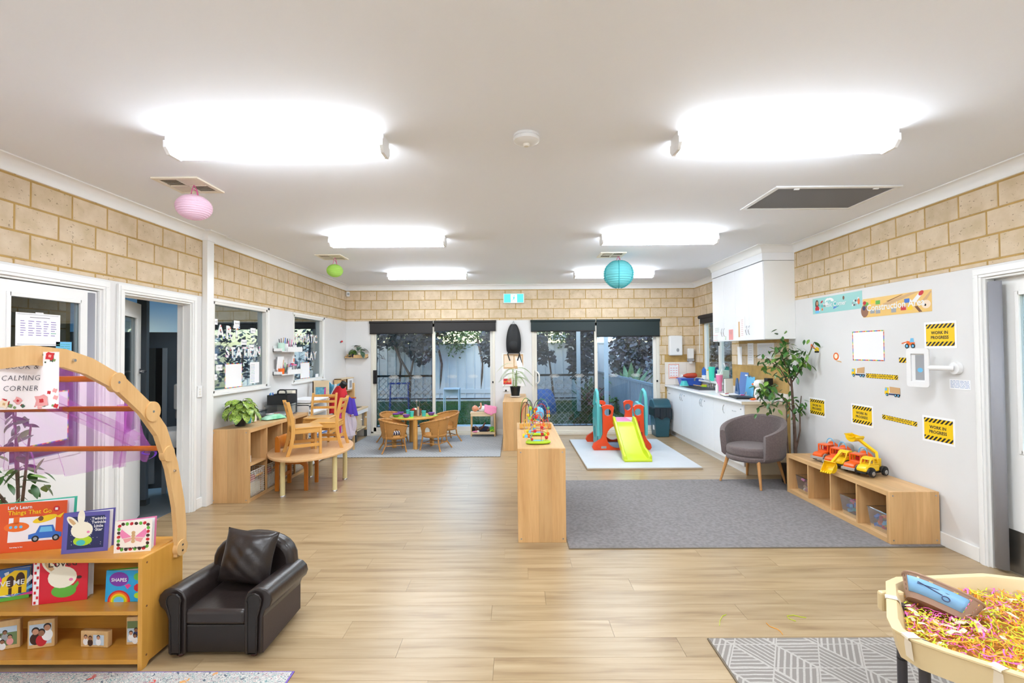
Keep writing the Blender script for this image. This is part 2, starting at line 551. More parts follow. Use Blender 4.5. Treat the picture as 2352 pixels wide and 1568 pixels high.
# ------------------------- the room
XN,XF,XR,YB,Y0,HC=-3.20,-3.17,3.365,9.106,-3.0,2.804
BZ=2.14
TH=0.12
fb=MB('floor_joint');fb.box(-3.4,XR+0.1,Y0,YB+0.12,-0.06,-0.004)
floor=struct(fb.build('floor'),'pale oak plank floor with long boards running across the room','floor')
PW,PL=0.17,1.48
plank_full=None
pm_b=MB('plank_vinyl');pm_b.box(0,PL-0.0015,0,PW-0.0015,-0.004,0)
plank_full=pm_b.mesh('plank')
hidden=MB('plank_vinyl')
prnd=random.Random(3)
offs={}
row=0
y=2.50-PW*32
known={2.50:-0.62,2.67:-0.95,2.84:-0.15,3.01:-1.30,3.18:-0.72,3.35:0.08,3.52:-1.08,3.69:-0.09}
while y<YB-0.01:
 w=min(PW,YB+0.02-y)
 xo=None
 for ky,kx in known.items():
  if abs(ky-y)<0.03:xo=kx
 if xo is None:xo=prnd.uniform(-PL,0)
 x=xo-3*PL
 while x<XR:
  a=max(x,-3.36);b_=min(x+PL,XR+0.05)
  if b_-a>0.02:
   if y<2.0:
    hidden.box(a,b_-0.0015,y,y+w-0.0015,-0.004,0)
   elif abs(b_-a-PL)<1e-6 and abs(w-PW)<1e-6:
    link('plank',plank_full,floor,(a,y,0))
   else:
    q=MB('plank_vinyl');q.box(0,b_-a-0.0015,0,w-0.0015,-0.004,0)
    q.build('plank',floor,(a,y,0))
  x+=PL
 y+=PW
tag(hidden.build('plank_field',floor),kind='stuff')
cb=MB('ceiling_paint');cb.box(-3.4,XR+0.2,Y0,YB+0.2,HC,HC+0.1)
struct(cb.build('ceiling'),'white painted plasterboard ceiling','ceiling')
def slabs(mb,axis,a,b,u0,u1,z0,z1,holes=()):
 """wall slab between planes a,b on an axis, with rectangular holes (u0,u1,z0,z1)"""
 us=sorted({u0,u1,*[min(max(h[0],u0),u1)for h in holes],*[min(max(h[1],u0),u1)for h in holes]})
 for s,e in zip(us,us[1:]):
  if e-s<1e-5:continue
  cuts=sorted([(max(h[2],z0),min(h[3],z1))for h in holes if h[0]<(s+e)/2<h[1]and h[3]>z0 and h[2]<z1])
  z=z0
  for c0,c1 in cuts+[(z1,z1)]:
   if c0-z>1e-5:
    if axis=='X':mb.box(a,b,s,e,z,c0)
    else:mb.box(s,e,a,b,z,c0)
   z=max(z,c1)
BP,BL,BJ=0.1765,0.302,0.013
BMESH={}
def brick_mesh(axis,L,H):
 k=(axis,round(L,3),round(H,3))
 if k not in BMESH:
  mb=MB('brick')
  c=0.0025
  pts=[(-L/2,-H/2),(L/2,-H/2),(L/2,H/2),(-L/2,H/2)]
  ins=[(-L/2+c,-H/2+c),(L/2-c,-H/2+c),(L/2-c,H/2-c),(-L/2+c,H/2-c)]
  vs=[(p[0],0.0,p[1])for p in pts]+[(p[0],-0.003,p[1])for p in ins]
  fs=[(4,5,6,7)]+[(i,(i+1)%4,4+(i+1)%4,4+i)for i in range(4)]
  mb.add(vs,fs)
  BMESH[k]=mb.mesh('brick')
 return BMESH[k]
def bricks(parent,rot,place,u0,u1,z0,z1,off_even,off_odd,holes=(),zref=2.175):
 """lays bricks on a plane; place(u,z) gives the world point; skips holes"""
 k0=int(math.floor((z0-zref)/BP))-1
 for k in range(k0,k0+40):
  za=zref+k*BP+BJ/2;zb=zref+(k+1)*BP-BJ/2
  za=max(za,z0);zb=min(zb,z1)
  if zb-za<0.015:continue
  off=off_even if k%2==0 else off_odd
  n0=int(math.floor((u0-off)/BL))-1
  for n in range(n0,n0+60):
   ua=off+n*BL+BJ/2;ub=off+(n+1)*BL-BJ/2
   segs=[(max(ua,u0),min(ub,u1))]
   for h in holes:
    if h[3]<=za+0.02 or h[2]>=zb-0.02:continue
    ns=[]
    for s in segs:
     if h[1]<=s[0]or h[0]>=s[1]:ns.append(s);continue
     if h[0]>s[0]:ns.append((s[0],h[0]))
     if h[1]<s[1]:ns.append((h[1],s[1]))
    segs=ns
   for s in segs:
    if s[1]-s[0]<0.02:continue
    link('brick',brick_mesh('u',s[1]-s[0],zb-za),parent,place((s[0]+s[1])/2,(za+zb)/2),(0,0,rot))
D1=(2.90,3.735,-1,2.06);D2=(3.94,4.78,-1,2.06)
wb=MB('wall_paint');slabs(wb,'X',XN-TH,XN,Y0,5.0,0,BZ,(D1,D2))
wb.use('mortar');slabs(wb,'X',XN-TH,XN,Y0,5.0,BZ,HC)
W1=(5.075,6.19,1.135,2.105);W2=(6.93,8.00,1.135,2.105)
wb.use('wall_paint');slabs(wb,'X',XF-TH,XF,5.0,YB+TH,0,BZ,(W1,W2))
wb.use('mortar');slabs(wb,'X',XF-TH,XF,5.0,YB+TH,BZ,HC)
wall_left=struct(wb.build('wall_left'),'left wall, white below and cream face brick above','wall')
bricks(wall_left,R(90),lambda u,z:(XN,u,z),1.2,4.94,BZ,HC-0.05,3.179-BL*6,3.075-BL*6)
bricks(wall_left,R(90),lambda u,z:(XF,u,z),5.05,YB,BZ,HC-0.05,5.259-BL*2,5.155-BL*2)
pb=MB('trim_white');pb.box(XN,-3.145,4.945,5.055,0,HC)
struct(pb.build('trim_1',bevel=0.003),'white boxed post between the doorway and the windows','post')
SL=(-2.70,-0.375,-1,2.135);SR=(0.315,2.69,-1,2.135)
wb=MB('wall_paint');slabs(wb,'Y',YB,YB+TH,XF-TH,2.70,0,BZ,(SL,SR))
wb.use('mortar');slabs(wb,'Y',YB,YB+TH,XF-TH,2.70,BZ,HC);slabs(wb,'Y',YB,YB+TH,2.70,XR+TH,0,HC)
wall_back=struct(wb.build('wall_back'),'far wall with sliding doors under a band of cream brick','wall')
bricks(wall_back,0,lambda u,z:(u,YB,z),XF,XR,BZ,HC-0.05,-2.897-BL,-3.0-BL)
bricks(wall_back,0,lambda u,z:(u,YB,z),2.70,XR,0.0,BZ,-2.897-BL,-3.0-BL,holes=((2.795,4,0.0,1.33),))
DR=(2.62,3.50,-1,2.06);KW=(7.56,8.72,1.03,2.06)
wb=MB('wall_paint');slabs(wb,'X',XR,XR+TH,Y0,5.99,0,BZ,(DR,))
wb.use('mortar');slabs(wb,'X',XR,XR+TH,Y0,5.99,BZ,HC);slabs(wb,'X',XR,XR+TH,5.99,YB,0,HC,(KW,))
wall_right=struct(wb.build('wall_right'),'right wall, white below and cream face brick above','wall')
bricks(wall_right,R(-90),lambda u,z:(XR,u,z),1.4,5.99,BZ,HC-0.05,3.376-BL*6,3.464-BL*6)
bricks(wall_right,R(-90),lambda u,z:(XR,u,z),5.99,YB,1.33,HC-0.05,3.376,3.464,holes=(KW,(5.85,7.33,1.69,3)))
wb=MB('wall_paint');wb.box(-3.4,XR+0.2,Y0-0.1,Y0,0,HC)
struct(wb.build('wall_front'),'white wall at the near end of the room','wall')
def cornice(name,path,label,closed=False):
 prof=[(0,0.085),(0.0,0.0)]
 S=0.088
 pr=[(0.0,-S),(0.008,-S)]
 for i in range(7):
  t=R(90*i/6)
  pr.append((0.008+(S-0.018)*(1-math.cos(t)),-S+0.010+(S-0.018)*math.sin(t)))
 pr+=[(S,-0.008),(S,0.0),(0.0,0.0)]
 mb=MB('cornice_white')
 n=len(pr);pts=[Vector((p[0],p[1],0))for p in path]
 vs=[]
 for i,p in enumerate(pts):
  d0=(pts[i]-pts[i-1]).normalized()if i>0 else None
  d1=(pts[i+1]-pts[i]).normalized()if i<len(pts)-1 else None
  if d0 is None:d0=d1
  if d1 is None:d1=d0
  n0=Vector((d0.y,-d0.x,0));n1=Vector((d1.y,-d1.x,0))
  nn=(n0+n1);nn=nn/max(nn.dot(n0),0.2)if nn.length>1e-6 else n0
  for(o,z)in pr:vs.append((p.x+nn.x*o,p.y+nn.y*o,HC+z-0.0005))
 fs=[]
 for i in range(len(pts)-1):
  for j in range(n):
   q=(j+1)%n
   fs.append((i*n+j,i*n+q,(i+1)*n+q,(i+1)*n+j))
 fs+=[tuple(range(n)),tuple((len(pts)-1)*n+j for j in range(n))]
 mb.add(vs,fs)
 return struct(mb.build(name,smooth=True,angle=30),label,'cornice')
cornice('trim_2',[(XN,Y0),(XN,4.945),(-3.145,4.945),(-3.145,5.055),(XF,5.055),(XF,YB),(XR,YB),(XR,7.33),(2.975,7.33),(2.975,5.835),(XR,5.835),(XR,Y0)],'white coved cornice running round the top of the walls')
def baseb(name,runs,label):
 mb=MB('trim_white')
 for axis,f,s,e,dirn in runs:
  if axis=='X':mb.box(f,f+0.016*dirn,s,e,0,0.105)
  else:mb.box(s,e,f,f+0.016*dirn,0,0.105)
 return struct(mb.build(name,bevel=0.004),label,'baseboard')
baseb('baseboard_left',[('X',XN,Y0,2.84,1),('X',XN,3.80,3.88,1),('X',XN,4.85,4.945,1),('X',XF,5.06,YB,1)],'white skirting board along the left wall')
baseb('baseboard_right',[('X',XR,Y0,2.55,-1),('X',XR,3.57,6.05,-1)],'white skirting board along the right wall')
baseb('baseboard_back',[('Y',YB,XF,-2.76,-1),('Y',YB,-0.36,0.30,-1)],'white skirting board along the far wall')
def architrave(name,face,d,sgn,label):
 """white architrave round an opening in an X wall; sgn = +1 room lies towards +X"""
 mb=MB('trim_white')
 y0,y1,_,zt=d
 w=0.062
 for(a,b_)in((y0-w,y0+0.002),(y1-0.002,y1+w)):
  mb.box(face,face+0.020*sgn,a,b_,0,zt-0.002)
  mb.box(face+0.020*sgn,face+0.027*sgn,a+0.018,b_-0.018,0,zt+0.018)
 mb.box(face,face+0.020*sgn,y0-w,y1+w,zt-0.002,zt+w)
 mb.box(face+0.020*sgn,face+0.027*sgn,y0-w+0.018,y1+w-0.018,zt+0.018,zt+w-0.012)
 mb.box(face-0.125*sgn,face+0.004*sgn,y0-0.001,y0+0.018,0,zt)
 mb.box(face-0.125*sgn,face+0.004*sgn,y1-0.018,y1+0.001,0,zt)
 mb.box(face-0.125*sgn,face+0.003*sgn,y0+0.018,y1-0.018,zt-0.018,zt-0.002)
 mb.box(face-0.075*sgn,face-0.060*sgn,y1-0.030,y1-0.018,0,zt-0.018)
 mb.box(face-0.075*sgn,face-0.060*sgn,y0,y1,zt-0.03,zt-0.018)
 return struct(mb.build(name,bevel=0.002),label,'door frame')
architrave('trim_3',XN,D1,1,'white door frame around the glazed door behind the book arch')
architrave('trim_4',XN,D2,1,'white door frame around the open doorway left of the post')
architrave('trim_5',XR,DR,-1,'white door frame around the door at the right edge')
def door_leaf(name,W,label,glass,loc,rz,kick=None,handle_side=1,sheet=None,kickz=0.30):
 """leaf in local XZ: x 0..W from the hinge, y = thickness 0..0.038"""
 T=0.038;Hh=2.035
 t=struct(thing(name,label,'door',loc,rz),label,'door')
 gx0,gx1,gz0,gz1=glass
 mb=MB('trim_white')
 slabs(mb,'Y',0,T,0.003,W-0.003,0.008,Hh,(glass,))
 mb.build('door_panel',t)
 g=MB('window_glass');g.box(gx0,gx1,T/2-0.003,T/2+0.003,gz0,gz1);g.build('glass_pane',t)
 b=MB('trim_white')
 for yy in(-0.006,T-0.008):
  for(a,c,d,e)in((gx0-0.02,gx0+0.008,gz0-0.02,gz1+0.02),(gx1-0.008,gx1+0.02,gz0-0.02,gz1+0.02)):
   b.box(a,c,yy,yy+0.014,d,e)
  b.box(gx0,gx1,yy,yy+0.014,gz0-0.02,gz0+0.008);b.box(gx0,gx1,yy,yy+0.014,gz1-0.008,gz1+0.02)
 b.build('glazing_bead',t,bevel=0.002)
 h=MB('chrome')
 for s in(-1,1):
  yy=0 if s<0 else T
  h.cyl((0,0,0),0.026,0.008,20,xf((W-0.06,yy if s>0 else yy,1.39),(R(-90*s),0,0)))
  h.tube([(W-0.06,yy,1.39),(W-0.06,yy+0.05*s,1.39),(W-0.075,yy+0.055*s,1.39),(W-0.17,yy+0.055*s,1.388)],0.009,8)
 h.build('door_handle',t,smooth=True)
 if kick:
  k=MB('brushed');k.box(0.01,W-0.01,kick*0.0-0.002 if kick<0 else T,-0.001+0.001 if kick<0 else T+0.002,0.01,kickz);k.build('kick_plate',t)
 return t
door1=door_leaf('door_1',0.79,'white closed door with a tall glass panel behind the book arch',(0.14,0.65,0.85,1.94),(XN-0.052,3.715,0),R(-90))
def finger_guard(name,x,y,label,sgn):
 mb=MB('guard_grey')
 mb.grid(lambda u,v:(x+sgn*(0.012+0.034*math.sin(PI*u)),y-0.10*u+0.0,0.02+2.0*v),12,2)
 o=mb.build(name,smooth=True,angle=0,solid=0.003)
 return o
g=finger_guard('finger_guard',XN-0.045,3.715,'',1)
tag(g,'long grey plastic finger guard on the hinge of the left glazed door','finger guard')
door_leaf('door_2',0.80,'white glazed door standing ajar into the washroom',(0.14,0.66,0.85,1.90),(XN-0.085,3.962,0),R(90+25))
door3=door_leaf('door_3',0.84,'white door with glass panel and steel kick plate at the right edge',(0.155,0.60,0.85,1.92),(XR+0.062,3.478,0),R(-90),kick=-1)
g2=finger_guard('finger_guard',XR+0.03,3.485,'',-1)
tag(g2,'long grey plastic finger guard on the hinge of the right-hand door','finger guard')
def int_window(name,w,label):
 y0,y1,z0,z1=w
 t=struct(thing(name,label,'window',(0,0,0)),label,'window')
 fr=MB('alu_white')
 x0,x1=XF-0.09,XF+0.006
 for a,b_,c,d in((y0-0.002,y0+0.03,z0,z1),(y1-0.03,y1+0.002,z0,z1),(y0,y1,z1-0.028,z1+0.002),(y0,y1,z0-0.002,z0+0.028)):
  fr.box(x0,x1,a,b_,c,d)
 fr.build('window_frame',t,bevel=0.002)
 sl=MB('trim_white');sl.box(XF-0.1,XF+0.03,y0-0.04,y1+0.05,z0-0.026,z0-0.002);sl.build('window_sill',t,bevel=0.003)
 tr=MB('trim_white')
 tr.box(XF,XF+0.014,y0-0.02,y1+0.05,z1,z1+0.028)
 tr.box(XF,XF+0.014,y1,y1+0.045,z0,z1+0.028)
 tr.build('window_trim',t,bevel=0.002)
 g=MB('window_glass');g.box(XF-0.05,XF-0.045,y0+0.03,y1-0.03,z0+0.028,z1-0.028);g.build('glass_pane',t)
 return t
int_window('window_1',W1,'tall interior window next to the white post, with ART STATION letters')
int_window('window_2',W2,'narrow interior window near the far corner, behind the scalloped shelves')
def kitchen_window():
 y0,y1,z0,z1=KW
 t=struct(thing('window_3','white sliding kitchen window above the sink','window',(0,0,0)),'white sliding kitchen window above the sink','window')
 fr=MB('alu_white')
 for a,b_,c,d in((y0,y0+0.045,z0,z1),(y1-0.045,y1,z0,z1),(y0,y1,z1-0.04,z1),(y0,y1,z0,z0+0.04),(8.05,8.11,z0,z1)):
  fr.box(XR+0.02,XR+0.09,a,b_,c,d)
 fr.build('window_frame',t,bevel=0.003)
 s=MB('trim_white');s.box(XR-0.10,XR+0.02,y0-0.02,y1+0.02,z0-0.03,z0+0.002);s.build('window_sill',t,bevel=0.003)
 for a,b_ in((y0+0.045,8.05),(8.11,y1-0.045)):
  g=MB('window_glass');g.box(XR+0.05,XR+0.055,a,b_,z0+0.04,z1-0.04);g.build('glass_pane',t)
 l=MB('black_plastic');l.box(XR+0.005,XR+0.02,8.06,8.10,1.62,1.68);l.build('latch',t,bevel=0.003)
kitchen_window()
def slider(name,o,label,handle,black):
 x0,x1=o[0],o[1];zt=o[3]
 t=struct(thing(name,label,'sliding door',(0,0,0)),label,'sliding door')
 fr=MB('alu_cream')
 for a,b_ in((x0,x0+0.045),(x1-0.045,x1)):fr.box(a,b_,YB-0.012,YB+0.11,0,zt)
 fr.box(x0,x1,YB-0.012,YB+0.11,zt-0.05,zt)
 fr.box(x0,x1,YB-0.05,YB+0.11,0.0,0.045)
 fr.box(x0,x1,YB-0.012,YB+0.05,0.045,0.075)
 fr.build('door_frame',t,bevel=0.003)
 xm=(x0+x1)/2
 for nm,a,b_,yy,mat in(('fixed_panel',xm-0.02,x1-0.04,YB+0.07,'alu_white'),('sliding_panel',x0+0.04,xm+0.04,YB+0.025,'alu_cream')):
  p=MB(mat);w=0.055
  p.box(a,a+w,yy-0.017,yy+0.017,0.07,zt-0.05);p.box(b_-w,b_,yy-0.017,yy+0.017,0.07,zt-0.05)
  p.box(a,b_,yy-0.017,yy+0.017,0.07,0.15);p.box(a,b_,yy-0.017,yy+0.017,zt-0.11,zt-0.05)
  po=p.build(nm,t,bevel=0.002)
  g=MB('window_glass');g.box(a+w,b_-w,yy-0.003,yy+0.003,0.15,zt-0.11);g.build('glass_pane',po)
 a,b_=x0+0.095,xm-0.015
 yy=YB+0.045
 m=MB('security_mesh');m.quad((a,yy,0.15),(b_,yy,0.15),(b_,yy,zt-0.11),(a,yy,zt-0.11));m.build('fly_screen',t)
 fr2=MB('black_plastic')
 fr2.box(a-0.008,a+0.008,yy-0.01,yy+0.004,0.15,zt-0.11);fr2.box(b_-0.012,b_+0.006,yy-0.01,yy+0.004,0.15,zt-0.11)
 fr2.box(a,b_,yy-0.01,yy+0.004,0.14,0.165);fr2.box(a,b_,yy-0.01,yy+0.004,1.085,1.125)
 fr2.build('screen_frame',t)
 gr=MB('steel')
 s=0.113;hgt=1.085-0.16
 n=int((b_-a+hgt)/s)+2
 for k in range(-int(hgt/s)-2,n):
  for sg in(1,-1):
   pts=[]
   xs=a+k*s if sg>0 else a+k*s+hgt
   z0_,z1_=0.16,1.085
   p0=[xs,z0_];p1=[xs+sg*hgt,z1_]
   def clip(p,q):
    dx=q[0]-p[0];dz=q[1]-p[1];t0,t1=0.0,1.0
    for num,den in((a-p[0],dx),(p[0]-b_,-dx)):
     if abs(den)<1e-9:continue
     r=num/den
     if den>0:t0=max(t0,r)
     else:t1=min(t1,r)
    if t0>=t1-0.01:return None
    return(p[0]+dx*t0,p[1]+dz*t0),(p[0]+dx*t1,p[1]+dz*t1)
   c=clip(p0,p1)
   if c:gr.tube([(c[0][0],yy-0.006,c[0][1]),(c[1][0],yy-0.006,c[1][1])],0.0048,4,caps=False)
 gr.build('diamond_grille',t)
 mo=MB('alu_white')
 for cx in(x0+0.42,xm-0.30,xm+0.35,x1-0.42):
  yg=YB+0.064 if cx>xm else YB+0.018
  for i in range(-1,2):
   for(sx,sz)in((0.05,0.034),(0.03,0.018)):
    c0=cx+i*0.042
    q=[(c0-sx,1.09),(c0,1.09+sz),(c0+sx,1.09),(c0,1.09-sz)]
    for i2 in range(4):
     p,r_=q[i2],q[(i2+1)%4]
     mo.tube([(p[0],yg,p[1]),(r_[0],yg,r_[1])],0.0022,4,caps=False)
 mo.build('safety_motif',t)
 hd=MB('black_plastic' if black else 'alu_white')
 hx=x0+0.075
 if black:
  hd.box(hx-0.03,hx+0.03,YB-0.03,YB+0.01,0.97,1.22);hd.tube([(hx+0.02,YB-0.02,0.99),(hx+0.045,YB-0.06,1.0),(hx+0.045,YB-0.06,1.19),(hx+0.02,YB-0.02,1.2)],0.012,6)
 else:
  hd.box(hx-0.015,hx+0.015,YB-0.02,YB+0.01,0.93,1.2)
  hd.tube([(hx,YB-0.01,0.95),(hx+0.03,YB-0.05,0.96),(hx+0.055,YB-0.06,1.0),(hx+0.055,YB-0.06,1.12),(hx+0.03,YB-0.05,1.16),(hx,YB-0.01,1.17)],0.014,8)
 hd.build('door_handle',t,smooth=True)
 lk=MB('black_plastic');lk.box(x1-0.055,x1-0.03,YB-0.03,YB+0.0,0.965,1.0);lk.build('latch',t,bevel=0.003)
 return t
slider('door_4',SL,'left sliding glass door with diamond security screen, behind the dining table',1,True)
slider('door_5',SR,'right sliding glass door with diamond security screen, behind the climbing slide',1,False)
def blind(x0,x1,zt,zb,mat,label,X=None):
 t=thing('roller_blind',label,'blind',(0,0,0),group=None)
 if X is None:
  Y=YB-0.035
  b=MB(mat);b.box(x0,x1,Y-0.002,Y+0.002,zb,zt-0.01);b.build('fabric',t)
  c=MB('black_plastic');c.tube([(x0,Y,zb),(x1,Y,zb)],0.011,8);c.build('bottom_bar',t,smooth=True)
  r=MB(mat);r.tube([(x0,Y+0.004,zt-0.022),(x1,Y+0.004,zt-0.022)],0.022,12);r.build('roller',t,smooth=True)
  for kx in(x0-0.006,x1):
   k=MB('black_plastic');k.box(kx,kx+0.006,Y-0.025,YB,zt-0.045,zt);k.build('bracket',t)
 else:
  b=MB(mat);b.box(X-0.002,X+0.002,x0,x1,zb,zt-0.01);b.build('fabric',t)
  c=MB('black_plastic');c.tube([(X,x0,zb),(X,x1,zb)],0.011,8);c.build('bottom_bar',t,smooth=True)
  r=MB(mat);r.tube([(X,x0,zt-0.03),(X,x1,zt-0.03)],0.034,12);r.build('roller',t,smooth=True)
  ch=MB('alu_white');ch.tube([(X-0.01,x1-0.02,zt-0.03),(X-0.02,x1-0.02,1.5),(X-0.02,x1-0.05,1.5),(X-0.01,x1-0.04,zt-0.03)],0.003,4);ch.build('chain',t)
 return t
blind(-2.715,-1.537,2.138,1.905,'blind_dark','dark brown roller blind over the left half of the left sliding door')
blind(-1.507,-0.357,2.14,1.945,'blind_dark','dark brown roller blind over the right half of the left sliding door')
blind(0.30,1.497,2.14,1.926,'blind_green','dark green roller blind over the left half of the right sliding door')
blind(1.527,2.70,2.14,1.82,'blind_green','longest dark green roller blind, over the right half of the right sliding door')
blind(7.50,8.76,2.17,2.03,'blind_dark','dark roller blind above the kitchen window',X=XR-0.04)
tw=thing('splashback','cream ceramic tile splashback at the end of the kitchen bench','tiles',(0,0,0))
gb=MB('grout');gb.box(2.795,XR,YB-0.006,YB,0.913,1.332);gb.build('grout_bed',tw)
tw2=thing('splashback','low row of cream tiles along the wall behind the benchtop','tiles',(0,0,0))
gb=MB('grout');gb.box(XR-0.006,XR,6.0,YB-0.014,0.913,1.0);gb.build('grout_bed',tw2)
for ix in range(3):
 for iz in range(2):
  a=2.797+ix*0.2;z=0.925+iz*0.204 if iz else 0.903
  b_=min(a+0.197,XR-0.008);z1=1.126 if iz==0 else 1.33
  m=MB('tile_cream');m.box(a,b_,YB-0.013,YB-0.004,1.129 if iz else 0.913,z1);m.build('tile',tw,bevel=0.002)
ti=MB('tile_cream');ti.box(0,0.009,0,0.197,0,0.086)
tm=ti.mesh('tile')
for k in range(15):link('tile',tm,tw2,(XR-0.014,6.02+k*0.2,0.913))
# ------------------------- ceiling fittings
em=bpy.data.materials.new('lit_diffuser');em.use_nodes=True
nt=em.node_tree;nt.nodes.remove(nt.nodes['Principled BSDF'])
e=nt.nodes.new('ShaderNodeEmission');e.inputs[0].default_value=(*LAMP_COL,1);e.inputs[1].default_value=LAMP_EMIT
nt.links.new(e.outputs[0],nt.nodes['Material Output'].inputs[0])
MATS['lit_diffuser']=em
es=em.copy();es.name='lit_diffuser_side';MATS['lit_diffuser_side']=es
[n for n in es.node_tree.nodes if n.type=='EMISSION'][0].inputs[1].default_value=LAMP_EMIT*0.5
pm('vent_cream',(236,226,206),0.5)
pm('vent_dark',(92,66,34),0.8)
pm('filter_grey',(158,148,140),0.9,bump=(300,0.5),var=(6,0.12))
def batten(x,y,label):
 L=1.256;W=0.15
 t=thing('ceiling_light',label,'ceiling light',(x,y,HC),group='fluorescent ceiling battens')
 b=MB('white_plastic');b.box(0.005,L-0.005,0.012,W-0.012,-0.032,0);b.build('light_body',t,bevel=0.002)
 d=MB('lit_diffuser')
 prof=[(0.0,-0.034),(0.0,-0.068),(0.03,-0.098),(W-0.03,-0.098),(W,-0.068),(W,-0.034)]
 d.prism(prof,0.02,L-0.02,'X')
 d.use('lit_diffuser_side');d.mi=[1 if i in(2,6,7)else 0 for i in range(len(d.f))]
 d.build('diffuser',t)
 for xx in(0.0,L-0.02):
  c=MB('white_plastic')
  pr=[(-0.004,-0.030),(-0.004,-0.070),(0.028,-0.102),(W-0.028,-0.102),(W+0.004,-0.070),(W+0.004,-0.030),(W-0.01,-0.03),(W-0.01,0),(0.01,0),(0.01,-0.03)]
  c.prism(pr,xx,xx+0.02,'X');c.build('end_cap',t)
 return t
for(x,y,lb)in((-2.0,2.741,'nearest left fluorescent ceiling light, beside the pink lantern'),(-2.0,5.181,'middle left fluorescent ceiling light, in front of the green lantern'),(-2.0,7.587,'farthest left fluorescent ceiling light, above the left sliding door'),(0.938,2.741,'nearest right fluorescent ceiling light, beside the return-air grille'),(0.938,5.181,'middle right fluorescent ceiling light, just in front of the turquoise lantern'),(0.938,7.587,'farthest right fluorescent ceiling light, partly behind the turquoise lantern'),(-2.0,0.30,'fluorescent ceiling light on the left, behind the viewer'),(0.938,0.30,'fluorescent ceiling light on the right, behind the viewer'),(-2.0,-2.1,'fluorescent ceiling light at the left near end of the room'),(0.938,-2.1,'fluorescent ceiling light at the right near end of the room')):
 batten(x,y,lb)
def vent(x,y,w,label):
 t=thing('ceiling_vent',label,'ceiling vent',(x,y,HC),group='square ceiling air vents')
 b=MB('vent_dark');b.box(0.03,w-0.03,0.03,w-0.03,-0.003,0.0);b.build('backing',t)
 f=MB('vent_cream');q=0.034;z0=-0.012
 f.box(0,w,0,q,z0,0);f.box(0,w,w-q,w,z0,0);f.box(0,q,q,w-q,z0,0);f.box(w-q,w,q,w-q,z0,0)
 f.box(w/2-0.006,w/2+0.006,q,w-q,z0,0);f.box(q,w-q,w/2-0.006,w/2+0.006,z0,0)
 f.build('frame',t,bevel=0.002)
 h=(w/2-q-0.006)
 for qi,(a,c)in enumerate(((q,q),(w/2+0.006,q),(q,w/2+0.006),(w/2+0.006,w/2+0.006))):
  along_x=qi in(0,3)
  for k in range(6):
   s=MB('vent_cream');p=(k+0.5)*h/6
   if along_x:s.quad((a,c+p-0.006,-0.010),(a+h,c+p-0.006,-0.010),(a+h,c+p+0.006,-0.003),(a,c+p+0.006,-0.003))
   else:s.quad((a+p-0.006,c,-0.010),(a+p-0.006,c+h,-0.010),(a+p+0.006,c+h,-0.003),(a+p+0.006,c,-0.003))
   s.build('slat',t,solid=0.0015)
 return t
vent(-2.5665,3.389,0.3315,'square cream ceiling vent above the pink paper lantern')
vent(-2.54,6.13,0.33,'square cream ceiling vent above the green paper lantern')
vent(1.10,6.15,0.33,'square cream ceiling vent above the turquoise paper lantern')
t=thing('return_air_grille','large white-framed return-air grille with grey filter in the ceiling','ceiling vent',(2.01,3.708,HC))
f=MB('gloss_white');w,d=0.97,0.605
f.box(0,w,0,0.04,-0.012,0);f.box(0,w,d-0.04,d,-0.012,0);f.box(0,0.04,0.04,d-0.04,-0.012,0);f.box(w-0.04,w,0.04,d-0.04,-0.012,0)
f.build('frame',t,bevel=0.004)
m=MB('filter_grey');m.box(0.04,w-0.04,0.04,d-0.04,-0.005,0);m.build('filter',t)
gl=MB('grey_plastic')
for k in range(46):gl.box(0.04,w-0.04,0.04+k*0.0115,0.0425+k*0.0115,-0.0085,-0.005)
tag(gl.build('louvre',t),kind='stuff')
c=MB('gloss_white')
for xx in(0.18,w-0.18):c.box(xx-0.02,xx+0.02,0.034,0.052,-0.018,-0.01)
c.build('catch',t,bevel=0.003)
t=thing('smoke_detector','round white smoke detector on the ceiling','smoke detector',(0.075,2.79,HC))
b=MB('white_plastic');b.lathe([(0.0,0),(0.073,0),(0.075,-0.006),(0.075,-0.014),(0.070,-0.016),(0.070,-0.019),(0.076,-0.021),(0.074,-0.036),(0.055,-0.047),(0.02,-0.052),(0.0,-0.052)][::-1],36)
b.build('detector_body',t,smooth=True,angle=50)
b=MB('cream_plastic');b.lathe([(0.0,-0.066),(0.014,-0.066),(0.019,-0.058),(0.020,-0.048),(0.0,-0.048)],20);b.build('sensor_cap',t,smooth=True)
def papermat(n,rgb):
 m=pm(n,rgb,0.8)
 b=m.node_tree.nodes['Principled BSDF']
 tr=m.node_tree.nodes.new('ShaderNodeBsdfTranslucent');tr.inputs[0].default_value=lin(rgb)
 mx=m.node_tree.nodes.new('ShaderNodeMixShader');mx.inputs[0].default_value=0.4
 m.node_tree.links.new(b.outputs[0],mx.inputs[1]);m.node_tree.links.new(tr.outputs[0],mx.inputs[2])
 m.node_tree.links.new(mx.outputs[0],m.node_tree.nodes['Material Output'].inputs[0])
papermat('lantern_pink',(250,224,240));papermat('lantern_green',(192,232,120));papermat('lantern_teal',(130,216,220))
pm('ribbon_pink',(206,90,140),0.6);pm('rib_teal',(50,160,170),0.6)
